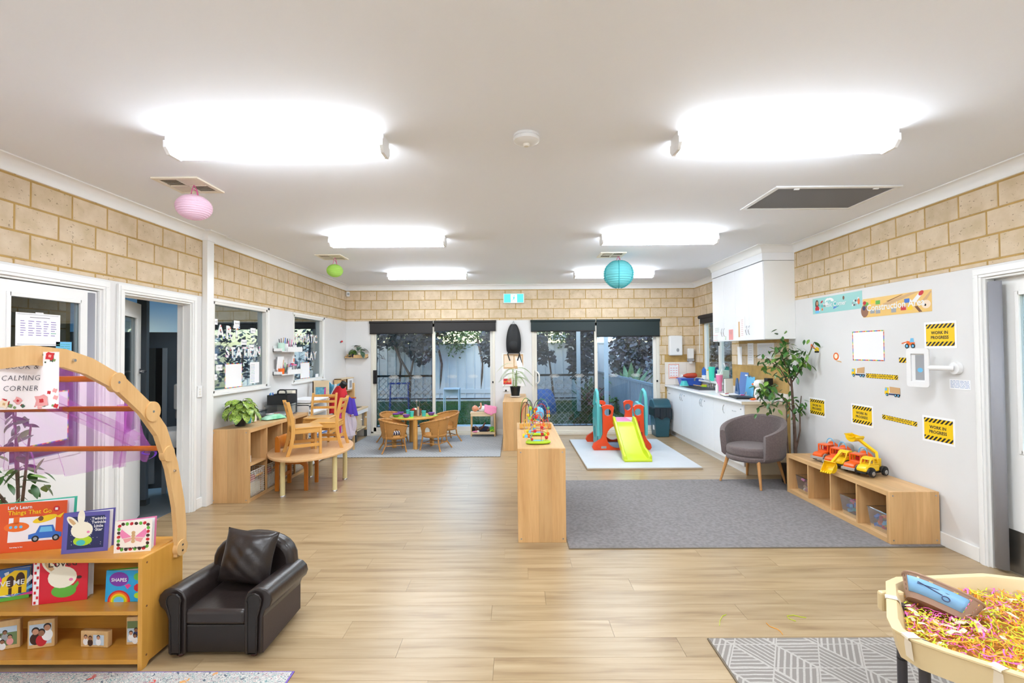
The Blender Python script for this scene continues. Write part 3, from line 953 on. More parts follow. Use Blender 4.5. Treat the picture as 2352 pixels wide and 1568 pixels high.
def lantern(c,rx,rz,mat,ztop,label,bars=None):
 t=thing('paper_lantern',label,'paper lantern',c,group='hanging paper lanterns')
 n=17;prof=[]
 for k in range(n+1):
  a0=-PI/2*0.93+PI*0.93*k/n
  prof.append((rx*math.cos(a0),rz*math.sin(a0)))
  if k<n:
   a1=a0+PI*0.93/n/2
   prof.append((rx*0.955*math.cos(a1),rz*math.sin(a1)))
 b=MB(mat);b.lathe(prof,40)
 b.f=b.f[:-2];b.mi=b.mi[:-2]
 b.build('paper_shade',t,smooth=True,angle=8)
 r=MB('ribbon_pink')
 for(dx,dy)in((-0.025,0),(0.025,0.01)):
  r.tube([(dx,dy,rz*0.97),(dx*0.6,dy,rz+(ztop-rz)*0.5),(0,0,ztop)],0.0035,5)
 r.tube([(0,0,rz+(ztop-rz)*0.55),(0.02,0,rz+0.03),(0.026,0.0,rz*0.9)],0.004,5)
 r.build('hanging_ribbon',t)
 if bars:
  w=MB(bars)
  for k in range(6):
   a=PI*k/3+0.35
   w.tube([(rx*0.99*math.cos(p)*math.cos(a),rx*0.99*math.cos(p)*math.sin(a),rz*math.sin(p))for p in[R(-80+16*i)for i in range(11)]],0.006,5)
  w.build('wire_frame',t)
 return t
lantern((-2.36,3.55,2.632),0.121,0.092,'lantern_pink',HC-2.632-0.004,'small pink paper lantern hanging from the nearest ceiling vent')
lantern((-2.34,6.30,2.622),0.104,0.084,'lantern_green',HC-2.622-0.004,'small lime green paper lantern hanging over the left side of the room')
lantern((1.37,6.38,2.556),0.202,0.182,'lantern_teal',HC-2.556-0.004,'large turquoise paper lantern hanging in front of the farthest right light','rib_teal')
# ------------------------- rooms beyond the left wall
pm('wall_daylight_blue',(150,196,224),0.6)  # bluish daylight on a white wall, put into the wall colour
pm('wall_dim',(196,198,200),0.7)
pm('partition_grey',(96,106,116),0.5)
pm('partition_dark',(62,66,66),0.5)
pm('partition_pale',(150,160,170),0.45)
pm('vinyl_grey',(112,120,124),0.45)
pm('porcelain',(238,240,242),0.15)
XO=-8.2
wb=MB('vinyl_grey');wb.box(XO,XN-0.2,1.0,YB+0.1,-0.05,-0.001)
struct(wb.build('floor_washroom'),'grey vinyl floor of the washroom seen through the open door','floor')
wb=MB('ceiling_paint');wb.box(XO,XN-0.12,1.0,YB+0.1,2.75,2.85)
struct(wb.build('ceiling_washroom'),'white ceiling of the washroom beyond the left wall','ceiling')
SW=(-5.80,-3.75,-1,2.10)
wb=MB('wall_dim');slabs(wb,'Y',YB,YB+TH,-6.0,XF-TH,0,BZ,(SW,))
wb.use('mortar');slabs(wb,'Y',YB,YB+TH,-6.0,XF-TH,BZ,2.8)
wb.use('wall_daylight_blue');slabs(wb,'Y',YB,YB+TH,XO,-6.0,0,2.8,((-7.0,-6.35,1.62,1.86),))
wnext=struct(wb.build('wall_washroom_back'),'far wall of the neighbouring room, brick above its glass door','wall')
bricks(wnext,0,lambda u,z:(u,YB,z),-5.98,XF-TH,BZ,2.75,-6.5,-6.4)
wb=MB('wall_daylight_blue');slabs(wb,'X',XO-0.1,XO,1.0,YB+0.1,0,2.8,((5.0,8.0,1.5,2.2),));wb.box(XO,XN-0.12,0.9,1.0,0,2.8)  # opening added in this wall to let sky light into the room
struct(wb.build('wall_washroom_left'),'washroom wall beyond the open door, blue daylight painted into its colour','wall')
wb=MB('mortar');wb.box(-4.75,-4.65,1.0,5.05,0,2.8)
wcor=struct(wb.build('wall_corridor'),'dim brick wall seen through the glass of the closed left door','wall')
bricks(wcor,R(90),lambda u,z:(-4.65,u,z),2.6,5.0,0.9,2.6,3.0,3.1)
t=struct(thing('door_6','sliding glass door of the neighbouring room, seen through the interior windows','sliding door',(0,0,0)))
fr=MB('alu_white')
for a,b_ in((SW[0],SW[0]+0.05),(SW[1]-0.05,SW[1]),((SW[0]+SW[1])/2-0.03,(SW[0]+SW[1])/2+0.03)):fr.box(a,b_,YB+0.02,YB+0.08,0,SW[3])
fr.box(SW[0],SW[1],YB+0.02,YB+0.08,SW[3]-0.06,SW[3]);fr.box(SW[0],SW[1],YB+0.02,YB+0.08,0,0.08);fr.build('door_frame',t)
g=MB('window_glass');g.box(SW[0]+0.05,SW[1]-0.05,YB+0.045,YB+0.05,0.08,SW[3]-0.06);g.build('glass_pane',t)
b=MB('blind_dark');b.box(SW[0]-0.02,SW[1]+0.02,YB-0.04,YB-0.035,2.0,2.12)
tag(b.build('roller_blind'),'dark roller blind on the neighbouring room door, seen through the interior windows','blind')
t=thing('toilet_partition','dark grey toilet cubicle partition seen through the open doorway','partition',(-4.1,5.35,0),R(20))
m=MB('partition_dark');m.box(-0.62,0.10,0,0.025,1.00,1.62);m.build('upper_panel',t)
m=MB('partition_pale');m.box(-0.62,0.10,-0.004,0.025,0.12,0.99);m.build('lower_panel',t)
m=MB('black_plastic');m.box(0.10,0.16,0.03,0.055,0.5,1.62);m.build('gap_strip',t)
m=MB('partition_pale');m.box(0.17,0.21,0,0.03,0.0,1.62);m.build('pilaster',t)
m=MB('partition_grey');m.box(-0.7,0.55,0.08,0.11,0.05,1.80);m.build('rear_panel',t)
m=MB('black_plastic');m.box(0.05,0.08,-0.02,0.0,0.86,0.92);m.build('latch',t)
t=thing('washroom_post','grey partition post just behind the ajar door','post',(-3.86,5.02,0),R(15))
m=MB('partition_grey');m.box(-0.045,0.045,-0.03,0.03,0,2.7);m.build('post_shaft',t,bevel=0.003)
m=MB('steel');m.box(-0.055,0.055,-0.04,0.04,0,0.06);m.build('post_foot',t)
t=thing('washbasin','white wall-hung washbasin just visible inside the washroom','basin',(-3.62,5.19,0.72))
m=MB('porcelain');m.lathe([(0.0,-0.16),(0.10,-0.15),(0.2,-0.03),(0.21,0.03),(0.2,0.04),(0.18,0.02),(0.1,-0.08),(0.0,-0.09)],28);m.build('basin_bowl',t,smooth=True)
m=MB('chrome');m.tube([(0.0,0.17,0.03),(0,0.17,0.13),(0,0.1,0.15),(0,0.06,0.12)],0.012,8);m.build('tap',t,smooth=True)
t=thing('paper_dispenser','white dispenser on the washroom wall inside the doorway','dispenser',(-3.60,5.30,0.95))
m=MB('white_plastic');m.box(-0.1,0.1,-0.06,0.06,0.0,0.28);m.build('dispenser_case',t,bevel=0.02)
m=MB('grey_plastic');m.box(-0.09,0.09,-0.05,0.05,-0.10,0.0);m.build('drip_tray',t,bevel=0.015)
t=thing('ceiling_light','round cool fill lamp added on the washroom ceiling','ceiling light',(-6.4,7.2,2.75))  # fill lamp added to brighten the washroom, blue in place of daylight
m=MB('white_plastic');m.lathe([(0,-0.02),(0.2,-0.02),(0.2,0),(0,0)],24);m.build('light_body',t)
e2=bpy.data.materials.new('fill_cool');e2.use_nodes=True
n2=e2.node_tree;n2.nodes.remove(n2.nodes['Principled BSDF']);ee=n2.nodes.new('ShaderNodeEmission')
ee.inputs[0].default_value=(0.42,0.72,1,1);ee.inputs[1].default_value=60;n2.links.new(ee.outputs[0],n2.nodes['Material Output'].inputs[0])
MATS['fill_cool']=e2
m=MB('fill_cool');m.lathe([(0,-0.06),(0.12,-0.05),(0.18,-0.02),(0,-0.02)],24);m.build('diffuser',t)
# ------------------------- the yard
pm('concrete',(206,206,204),0.9,var=(3,0.08),bump=(80,0.1))
pm('turf_base',(44,88,34),0.95,var=(5,0.2),bump=(90,0.5))
pm('turf_blade',(62,116,44),0.8,var=(3,0.25))
pm('mulch',(74,54,42),0.95,var=(30,0.5),bump=(60,0.8))
pm('fence_white',(222,226,232),0.5)
pm('fence_grey',(150,156,166),0.5)
pm('leaf_hedge',(92,132,50),0.5,var=(2,0.4),rnd=0.0)
pm('leaf_dark',(74,70,84),0.45,var=(3,0.35,(52,62,58)))
pm('leaf_mauve',(104,96,112),0.45,var=(3,0.3,(70,84,84)))
pm('leaf_agave',(128,160,118),0.5,var=(4,0.2))
pm('leaf_green',(78,128,46),0.5,var=(6,0.3))
pm('bark',(120,96,82),0.9,var=(14,0.3),bump=(30,0.6))
pm('roof_tile',(150,120,108),0.8,var=(8,0.2))
pm('fascia',(226,228,230),0.5)
GZ=-0.06
g=MB('turf_base');g.box(-14,12,10.75,24,GZ-0.1,GZ)
struct(g.build('ground_lawn'),'green lawn of the yard outside the sliding doors','ground')
g=MB('concrete');g.box(-14,12,YB+0.13,10.75,GZ-0.1,GZ+0.01);g.box(-14,3.2,15.9,16.02,GZ-0.05,GZ+0.05)
struct(g.build('ground_path'),'pale concrete path directly outside the sliding doors','path')
g=MB('mulch');g.box(-14,12,16.0,16.6,GZ-0.05,GZ+0.04)
struct(g.build('ground_bed'),'dark mulched garden bed along the white fence','garden bed')
rn=random.Random(5)
tb=MB('turf_blade')
for i in range(9000):
 x=rn.uniform(-3.2,3.0);y=10.75+5.1*rn.random()**1.6
 a=rn.uniform(0,2*PI);h=rn.uniform(0.02,0.045);w=0.012
 dx,dy=math.cos(a)*w,math.sin(a)*w
 tb.add([(x-dx,y-dy,GZ),(x+dx,y+dy,GZ),(x+rn.uniform(-.015,.015),y+rn.uniform(-.015,.015),GZ+h)],[(0,1,2)])
tag(tb.build('turf_grass'),'short green blades of the lawn outside','grass',kind='stuff')
t=thing('boundary_fence','shaded metal side fence outside the kitchen window','fence',(6.9,5.0,GZ),R(90))
m=MB('fence_grey')
for k in range(8):
 q=MB('fence_grey');q.box(k*1.5+0.02,k*1.5+1.48,-0.02,0.02,0.02,2.4);q.build('fence_panel',t)
 q=MB('fence_grey');q.box(k*1.5-0.02,k*1.5+0.02,-0.03,0.03,0,2.45);q.build('fence_post',t)
t=thing('boundary_fence','white ribbed metal boundary fence behind the lawn','fence',(0,16.6,GZ))
def ribpanel(W,Hh):
 mb=MB('fence_white');pts=[]
 n=4
 for k in range(n):
  x0=W*k/n
  for(dx,dy)in((0,0),(0.30,0),(0.36,0.035),(0.44,0.035),(0.5,0),(0.94,0)):
   pts.append((x0+dx*W/n,dy))
 pts.append((W,0))
 vs=[(p[0],-p[1],0.04)for p in pts]+[(p[0],-p[1],Hh)for p in pts]
 m=len(pts)
 mb.add(vs,[(i,i+1,m+i+1,m+i)for i in range(m-1)])
 return mb.mesh('fence_panel')
fp=ribpanel(1.16,1.86)
for k in range(-8,6):link('fence_panel',fp,t,(k*1.2+0.02,0,0))
ps=MB('fence_white');ps.box(-0.025,0.025,-0.03,0.03,0,1.9);pmn=ps.mesh('fence_post')
for k in range(-8,7):link('fence_post',pmn,t,(k*1.2,0,0))
r=MB('fence_white');r.box(-9.6,7.2,-0.035,0.03,1.86,1.90);r.box(-9.6,7.2,-0.035,0.03,0.0,0.06);r.box(-9.6,7.2,-0.04,0.02,0.20,0.34);r.build('fence_rail',t)
t=thing('slat_fence','grey vertical slat fence running away outside the right sliding door','fence',(2.66,15.9,GZ),R(-90))
sl=MB('fence_grey');sl.box(-0.04,0.04,-0.012,0.012,0.05,0.92);slm=sl.mesh('fence_slat')
for k in range(61):link('fence_slat',slm,t,(k*0.108,0,0))
r=MB('fence_grey');r.box(-0.05,6.55,-0.03,0.03,0.92,0.97);r.box(-0.05,6.55,0.012,0.035,0.12,0.17);r.build('fence_rail',t)
p=MB('fence_grey');p.box(4.6,4.66,-0.03,0.03,0,1.0);p.build('fence_post',t)
t=thing('verandah_post','white verandah post outside the right sliding door','post',(2.17,11.6,GZ))
p=MB('fascia');p.box(-0.045,0.045,-0.045,0.045,0.02,2.9);p.build('post_shaft',t,bevel=0.008)
p=MB('steel');p.box(-0.06,0.06,-0.06,0.06,0,0.03);p.build('post_base',t)
t=thing('verandah_post','white verandah post seen through the screened half of the right door','post',(1.68,12.9,GZ))
p=MB('fascia');p.box(-0.05,0.05,-0.05,0.05,0.02,2.75);p.build('post_shaft',t,bevel=0.008)
p=MB('fascia');p.box(-2.6,0.1,-0.05,0.05,2.72,2.92);p.build('beam',t)
t=thing('tiled_roof','neighbouring tiled roof peeping over the fence at the right','roof',(2.0,18.5,2.0))
m=MB('fascia');m.box(-0.6,10,-0.05,0.05,0.0,0.16);m.build('gutter',t)
tmh=MB('roof_tile');tmh.grid(lambda u,v:(0.33*u,0.42*v,0.05*math.sin(PI*u)+0.03*(1-v)),6,2)
tmm=tmh.mesh('roof_tile')
for rr in range(4):
 for k in range(24):
  link('roof_tile',tmm,t,(-0.5+k*0.34,rr*0.38,0.16+rr*0.17),(R(24),0,0))
def leafmesh(mat,L=0.09,W=0.05,name='leaf'):
 mb=MB(mat)
 mb.add([(0,0,0),(L*0.35,W/2,0.006),(L*0.75,W*0.36,0.002),(L,0,-0.01),(L*0.75,-W*0.36,0.002),(L*0.35,-W/2,0.006),(L*0.5,0,-0.004)],[(0,1,6),(1,2,6),(2,3,6),(3,4,6),(4,5,6),(5,0,6)])
 return mb
def foliage(mat,blobs,n,L,W,seed):
 """mass of leaves: blobs = [(cx,cy,cz,rx,ry,rz)], denser near the surface"""
 rn=random.Random(seed);mb=MB(mat)
 base=[(0,0,0),(L*0.5,W/2,0.0),(L,0,0),(L*0.5,-W/2,0.0)]
 wts=[b[3]*b[4]*b[5]for b in blobs]
 for i in range(n):
  b=rn.choices(blobs,wts)[0]
  while True:
   p=Vector((rn.uniform(-1,1),rn.uniform(-1,1),rn.uniform(-1,1)))
   if p.length<=1:break
  p=p*(p.length**-0.35 if p.length>0.05 else 1)
  if p.length>1.05:p=p/p.length
  q=Vector((b[0]+p.x*b[3],b[1]+p.y*b[4],b[2]+p.z*b[5]))
  M=Matrix.Translation(q)@Euler((rn.uniform(-0.9,0.9),rn.uniform(-0.3,1.1),rn.uniform(0,2*PI))).to_matrix().to_4x4()@Matrix.Scale(rn.uniform(0.7,1.3),4)
  mb.add(base,[(0,1,2,3)],M)
 return mb
t=thing('climbing_hedge','bright green climber spilling over the white fence behind the left sliding door','hedge',(0,16.4,GZ))
bl=[]
hr=random.Random(2)
for k in range(26):
 x=-4.6+k*0.28
 bl.append((x,hr.uniform(-0.25,0.15),2.25+hr.uniform(-0.15,0.2)+(0.0 if x<0.2 else 0.1),0.45,0.35,hr.uniform(0.35,0.6)))
for x in(-3.0,-2.0,-0.7):bl.append((x,-0.1,1.75,0.35,0.2,0.35))
foliage('leaf_hedge',bl,5200,0.13,0.075,11).build('foliage',t)
s=MB('bark')
for x in(-4,-2.6,-1.2,0.4):s.tube([(x,0.25,0),(x+0.1,0.2,1.2),(x-0.1,0.1,2.2)],0.04,6)
s.build('stem',t)
def tree(loc,hgt,blobs,n,mat,label,seed,trunk,L=0.13,W=0.10):
 t=thing('shade_tree',label,'tree',loc,group='small dark-leaved trees in the yard')
 foliage(mat,blobs,n,L,W,seed).build('foliage',t)
 s=MB('bark')
 for pts,r in trunk:
  s.tube(pts,[r*(1-0.6*i/(len(pts)-1))for i in range(len(pts))],8)
 s.build('trunk',t,smooth=True)
 return t
tree((-3.25,14.6,GZ),3,[(-0.9,0,2.5,0.9,0.6,0.75),(0.1,0.1,2.45,0.8,0.6,0.85),(-1.15,0,1.55,0.42,0.3,0.28),(0.45,0,1.75,0.5,0.4,0.5),(0.75,0,2.35,0.4,0.4,0.5)],2000,'leaf_dark','dark-leaved tree with a bare leaning trunk behind the screened left sliding door',21,[([(0.05,0,0),(0.1,0,0.9),(-0.25,0,1.5),(-0.6,0,2.3)],0.05),([(0.1,0,0.9),(0.2,0.1,1.5),(0.3,0.1,2.2)],0.035)],0.17,0.13)
tree((-0.72,14.2,GZ),3,[(0.05,0,1.75,0.36,0.35,0.45),(0.15,0,2.2,0.4,0.35,0.35),(0.2,0,1.35,0.3,0.3,0.2)],700,'leaf_dark','dark-leaved tree hanging into the right edge of the left sliding door',22,[([(0.8,0,0),(0.6,0,1.0),(0.2,0,1.7),(0.1,0,2.2)],0.04)],0.16,0.12)
tree((0.95,14.3,GZ),3,[(-0.1,0,1.55,0.32,0.3,0.28),(-0.25,0,1.95,0.25,0.3,0.3),(1.0,0.3,2.0,0.42,0.4,0.9),(1.0,0.2,1.2,0.35,0.3,0.5)],1500,'leaf_dark','dark-leaved tree seen through the screened half of the right sliding door',23,[([(0.2,0,0),(0.1,0,1.0),(0,0,1.7),(0,0,2.2)],0.035)],0.16,0.12)
tree((3.35,14.6,GZ),3,[(0.0,0,1.5,0.55,0.5,0.8),(0.3,0,2.0,0.6,0.5,0.5),(0.1,0,0.9,0.5,0.4,0.4)],2000,'leaf_mauve','bushy mauve-leaved shrub tree behind the slat fence',24,[([(0.2,0,0),(0.2,0,0.8),(0.3,0,1.8)],0.04)],0.15,0.12)
tree((4.9,15.2,GZ),3,[(0.0,0,1.4,0.8,0.5,0.8),(-0.5,0,2.2,0.8,0.5,0.8),(0.5,0,2.1,0.9,0.5,0.8)],2000,'leaf_mauve','mauve-leaved tree at the right end of the slat fence, seen beside the kitchen',25,[([(0.0,0,0),(0,0,0.9),(0.1,0,1.8)],0.04)],0.15,0.12)
tree((5.6,12.0,GZ),3,[(0.0,0,1.7,0.9,1.5,1.1),(0.2,-2.2,1.7,0.8,1.1,1.1),(0.0,1.6,1.5,0.8,1.0,1.2)],3000,'leaf_dark','dark-leaved shrub outside the kitchen window',26,[([(0.0,0,0),(0,0,0.9),(0.1,0,1.8)],0.05)],0.14,0.11)
tree((-7.6,13.4,GZ),3,[(0.0,0,1.9,1.6,0.9,1.1),(1.6,0,1.5,0.9,0.6,0.9),(-1.2,0.3,1.4,1.0,0.7,0.9)],1400,'leaf_mauve','grey-leaved shrub seen through the ART STATION window',27,[([(0.0,0,0),(0,0,0.9),(0.1,0,1.8)],0.06)],0.15,0.12)
tree((-5.0,13.8,GZ),3,[(0.0,0,1.8,1.0,0.7,1.0)],1300,'leaf_dark','dark shrub seen through the narrow interior window',28,[([(0.0,0,0),(0,0,0.9),(0.1,0,1.8)],0.05)],0.15,0.12)
def agave(loc,s,label,seed):
 t=thing('agave',label,'agave',loc,group='agaves in the garden bed')
 rn=random.Random(seed)
 for k in range(14):
  a=2*PI*k/14*2.4+rn.uniform(-.2,.2);lean=R(18+52*(k/14))
  L=s*rn.uniform(0.8,1.1);w=0.10*s
  mb=MB('leaf_agave')
  mb.grid(lambda u,v:((u-0.5)*2*w*(math.sin(PI*min(1,0.12+0.88*v))**0.7)*(1-0.0*v),-0.25*w*(1-(2*u-1)**2),L*v),5,8)
  mb.build('leaf',t,(0,0,0),rot=(lean,0,a),smooth=True,angle=0)
 m=MB('leaf_agave');m.lathe([(0,-0.05),(0.08*s,0),(0.06*s,0.12*s),(0,0.2*s)],10);m.build('heart',t,smooth=True)
 return t
agave((3.12,13.2,0.30),0.95,'pale green agave rising above the slat fence',1)
agave((2.2,14.6,0.0),0.8,'agave behind the nearer verandah post',2)
agave((-6.2,11.8,0.0),0.95,'agave seen through the lower part of the ART STATION window',3)
agave((-5.2,11.9,0.0),0.8,'smaller agave at the right foot of the ART STATION window',4)
t=thing('low_shrub','reddish low shrub at the foot of the slat fence','shrub',(2.35,12.6,GZ))
foliage('leaf_hedge',[(0,0,0.22,0.4,0.3,0.25)],350,0.1,0.05,31).build('foliage',t)
pm('leaf_red',(140,76,70),0.5)
foliage('leaf_red',[(-0.3,0.1,0.45,0.22,0.2,0.3)],160,0.09,0.05,32).build('red_foliage',t)
t=thing('play_tub','upturned blue plastic play shell lying on the lawn behind the security screen','play shell',(0.55,12.3,GZ),R(25))
pm('tub_blue',(76,132,206),0.4)
m=MB('tub_blue');m.grid(lambda u,v:((0.55*v-0.25),0.42*math.cos(PI*u*1.05),0.02+0.62*math.sin(PI*u*0.98)),20,3);m.build('shell',t,smooth=True,solid=0.03)
m=MB('c_sky');m.grid(lambda u,v:(-0.26,(0.30+0.12*v)*math.cos(PI*u),0.02+(0.45+0.17*v)*math.sin(PI*u)),20,2);m.build('rim',t,solid=0.02)
t=thing('trestle','blue folding trestle on the lawn behind the diamond screen','trestle',(-3.1,13.0,GZ),R(10))
pm('trestle_blue',(40,74,150),0.4)
for sx in(-0.25,0.25):
 m=MB('trestle_blue');m.tube([(sx,-0.2,0),(sx*0.9,0,0.8),(sx,0.2,0)],0.018,6);m.build('trestle_leg',t)
m=MB('trestle_blue');m.box(-0.28,0.28,-0.02,0.02,0.76,0.80);m.tube([(-0.24,-0.1,0.4),(0.24,-0.1,0.4)],0.014,6);m.build('crossbar',t)
t=thing('garden_stool','small white stool standing on the lawn by the fence','stool',(-1.72,13.2,GZ))
for sx in(-0.2,0.2):
 for sy in(-0.15,0.15):
  m=MB('fence_white');m.tube([(sx,sy,0),(sx,sy,0.62)],0.015,6);m.build('leg',t)
m=MB('fence_white');m.box(-0.22,0.22,-0.17,0.17,0.6,0.63);m.box(-0.2,0.2,-0.02,0.02,0.42,0.6);m.build('seat',t)
# ------------------------- rugs
def rugmat(name,c1,c2,cell,freq,tri=True,thr=0.0,wob=0.01):
 """woven line pattern: every cell hatched in its own direction"""
 m=bpy.data.materials.new(name);m.use_nodes=True
 nt=m.node_tree;L=nt.links;b=nt.nodes['Principled BSDF']
 b.inputs['Roughness'].default_value=0.95;b.inputs['Specular IOR Level'].default_value=0.1
 tc=nt.nodes.new('ShaderNodeTexCoord')
 nz=nt.nodes.new('ShaderNodeTexNoise');nz.inputs['Scale'].default_value=14
 L.new(tc.outputs['Object'],nz.inputs['Vector'])
 sep=nt.nodes.new('ShaderNodeSeparateXYZ');L.new(tc.outputs['Object'],sep.inputs[0])
 nn=math_node(nt,'MULTIPLY',math_node(nt,'SUBTRACT',nz.outputs[0],0.5),wob)
 x=math_node(nt,'ADD',sep.outputs[0],nn);y=math_node(nt,'ADD',sep.outputs[1],nn)
 if tri:
  u=math_node(nt,'DIVIDE',math_node(nt,'SUBTRACT',x,math_node(nt,'MULTIPLY',y,0.57735)),cell)
  v=math_node(nt,'DIVIDE',math_node(nt,'MULTIPLY',y,1.1547),cell)
 else:
  u=math_node(nt,'DIVIDE',math_node(nt,'ADD',x,y),cell);v=math_node(nt,'DIVIDE',math_node(nt,'SUBTRACT',x,y),cell)
 fu,fv=math_node(nt,'FLOOR',u),math_node(nt,'FLOOR',v)
 ru,rv=math_node(nt,'FRACT',u),math_node(nt,'FRACT',v)
 s=math_node(nt,'GREATER_THAN',math_node(nt,'ADD',ru,rv),1.0)if tri else math_node(nt,'MULTIPLY',ru,0.0)
 k=math_node(nt,'FLOORED_MODULO',math_node(nt,'ADD',math_node(nt,'ADD',fu,math_node(nt,'MULTIPLY',fv,2.0)),math_node(nt,'MULTIPLY',s,2.0)),3.0 if tri else 2.0)
 ang=math_node(nt,'MULTIPLY',k,PI/3 if tri else PI/2)
 if not tri:ang=math_node(nt,'ADD',ang,PI/4)
 t=math_node(nt,'SUBTRACT',math_node(nt,'MULTIPLY',y,math_node(nt,'COSINE',ang)),math_node(nt,'MULTIPLY',x,math_node(nt,'SINE',ang)))
 st=math_node(nt,'SINE',math_node(nt,'MULTIPLY',t,freq))
 edge=math_node(nt,'MINIMUM',math_node(nt,'MINIMUM',ru,rv),math_node(nt,'ABSOLUTE',math_node(nt,'SUBTRACT',math_node(nt,'ADD',ru,rv),1.0))if tri else math_node(nt,'ADD',rv,0.0))
 e2=math_node(nt,'LESS_THAN',edge,0.035 if tri else 0.0)
 f=math_node(nt,'MAXIMUM',math_node(nt,'GREATER_THAN',st,thr),e2)
 n2=nt.nodes.new('ShaderNodeTexNoise');n2.inputs['Scale'].default_value=160
 L.new(tc.outputs['Object'],n2.inputs['Vector'])
 f2=math_node(nt,'MULTIPLY',f,math_node(nt,'ADD',math_node(nt,'MULTIPLY',n2.outputs[0],0.8),0.5))
 mx=nt.nodes.new('ShaderNodeMix');mx.data_type='RGBA';mx.clamp_factor=True
 mx.inputs['A'].default_value=lin(c1);mx.inputs['B'].default_value=lin(c2)
 L.new(f2,mx.inputs['Factor']);L.new(mx.outputs['Result'],b.inputs['Base Color'])
 MATS[name]=m
rugmat('rug_lines',(142,136,131),(184,178,172),0.22,230,True,0.45)
rugmat('rug_dashes',(140,144,148),(206,206,204),0.30,190,False,0.35)
pm('carpet_grey',(146,141,141),0.98,var=(35,0.13),bump=(260,0.5),spec=0.1)
pm('rug_edge',(120,108,92),0.9)
pm('mat_pale',(206,210,214),0.5,var=(2,0.04));pm('mat_edge',(176,160,140),0.6)
def persian():
 m=bpy.data.materials.new('rug_persian');m.use_nodes=True
 nt=m.node_tree;L=nt.links;b=nt.nodes['Principled BSDF'];b.inputs['Roughness'].default_value=0.95
 tc=nt.nodes.new('ShaderNodeTexCoord')
 def ns(sc,dist,kind='N'):
  n=nt.nodes.new('ShaderNodeTexNoise');n.inputs['Scale'].default_value=sc;n.inputs['Distortion'].default_value=dist;n.inputs['Detail'].default_value=3
  L.new(tc.outputs['Object'],n.inputs['Vector']);return n.outputs[0]
 cr=nt.nodes.new('ShaderNodeValToRGB');cr.color_ramp.interpolation='CONSTANT'
 stops=[(0.0,(96,104,116)),(0.38,(206,202,196)),(0.47,(120,150,152)),(0.52,(214,206,198)),(0.58,(150,124,132)),(0.62,(190,188,186))]
 E=cr.color_ramp.elements
 E[0].position=0;E[0].color=lin(stops[0][1]);E[1].position=stops[1][0];E[1].color=lin(stops[1][1])
 for p,c in stops[2:]:
  e=E.new(p);e.color=lin(c)
 L.new(ns(32,1.8),cr.inputs[0])
 v=nt.nodes.new('ShaderNodeTexVoronoi');v.inputs['Scale'].default_value=9;L.new(tc.outputs['Object'],v.inputs['Vector'])
 fl=math_node(nt,'LESS_THAN',v.outputs['Distance'],0.2)
 cr2=nt.nodes.new('ShaderNodeValToRGB');cr2.color_ramp.interpolation='CONSTANT'
 cr2.color_ramp.elements[0].color=lin((206,92,84));cr2.color_ramp.elements[1].position=0.55;cr2.color_ramp.elements[1].color=lin((222,160,90))
 sp=nt.nodes.new('ShaderNodeSeparateColor');L.new(v.outputs['Color'],sp.inputs[0]);L.new(sp.outputs[0],cr2.inputs[0])
 mx=nt.nodes.new('ShaderNodeMix');mx.data_type='RGBA'
 L.new(math_node(nt,'MULTIPLY',fl,math_node(nt,'GREATER_THAN',ns(40,1),0.47)),mx.inputs['Factor']);L.new(cr.outputs[0],mx.inputs['A']);L.new(cr2.outputs[0],mx.inputs['B'])
 L.new(mx.outputs['Result'],b.inputs['Base Color'])
 MATS['rug_persian']=m
persian()
def rug(name,x0,x1,y0,y1,h,mat,edge,label,rz=0):
 t=thing(name,label,'rug',(x0,y0,0.0005),rz)
 w,d=x1-x0,y1-y0
 m=MB(mat);m.box(0.008,w-0.008,0.008,d-0.008,0.0,h);m.build('pile',t)
 e=MB(edge)
 e.box(0,w,0,0.009,0,h*0.8);e.box(0,w,d-0.009,d,0,h*0.8);e.box(0,0.009,0.009,d-0.009,0,h*0.8);e.box(w-0.009,w,0.009,d-0.009,0,h*0.8)
 e.build('bound_edge',t,bevel=0.002)
 return t
rug('floor_rug',0.41,3.345,3.842,5.86,0.008,'carpet_grey','rug_edge','large plain grey carpet rug between the divider and the right-hand cube shelf')
rug('floor_rug',1.02,3.3,1.25,2.65,0.009,'rug_lines','rug_edge','grey rug with pale geometric line pattern under the activity tray')
rug('floor_rug',-2.75,-0.225,7.19,9.05,0.008,'rug_dashes','rug_edge','blue-grey flecked rug under the rattan dining set')
rug('floor_rug',-3.1,-1.085,1.15,2.395,0.006,'rug_persian','ink_purple','multicoloured floral rug in front of the book arch')
t=thing('play_mat','pale grey padded play mat under the climbing slide','play mat',(0.93,6.37,0.0005))
m=MB('mat_pale');m.box(0,1.50,0,2.05,0.004,0.03);m.build('mat_top',t,bevel=0.006)
m=MB('mat_edge');m.box(-0.004,1.504,-0.004,2.054,0,0.022);m.build('mat_base',t,bevel=0.005)
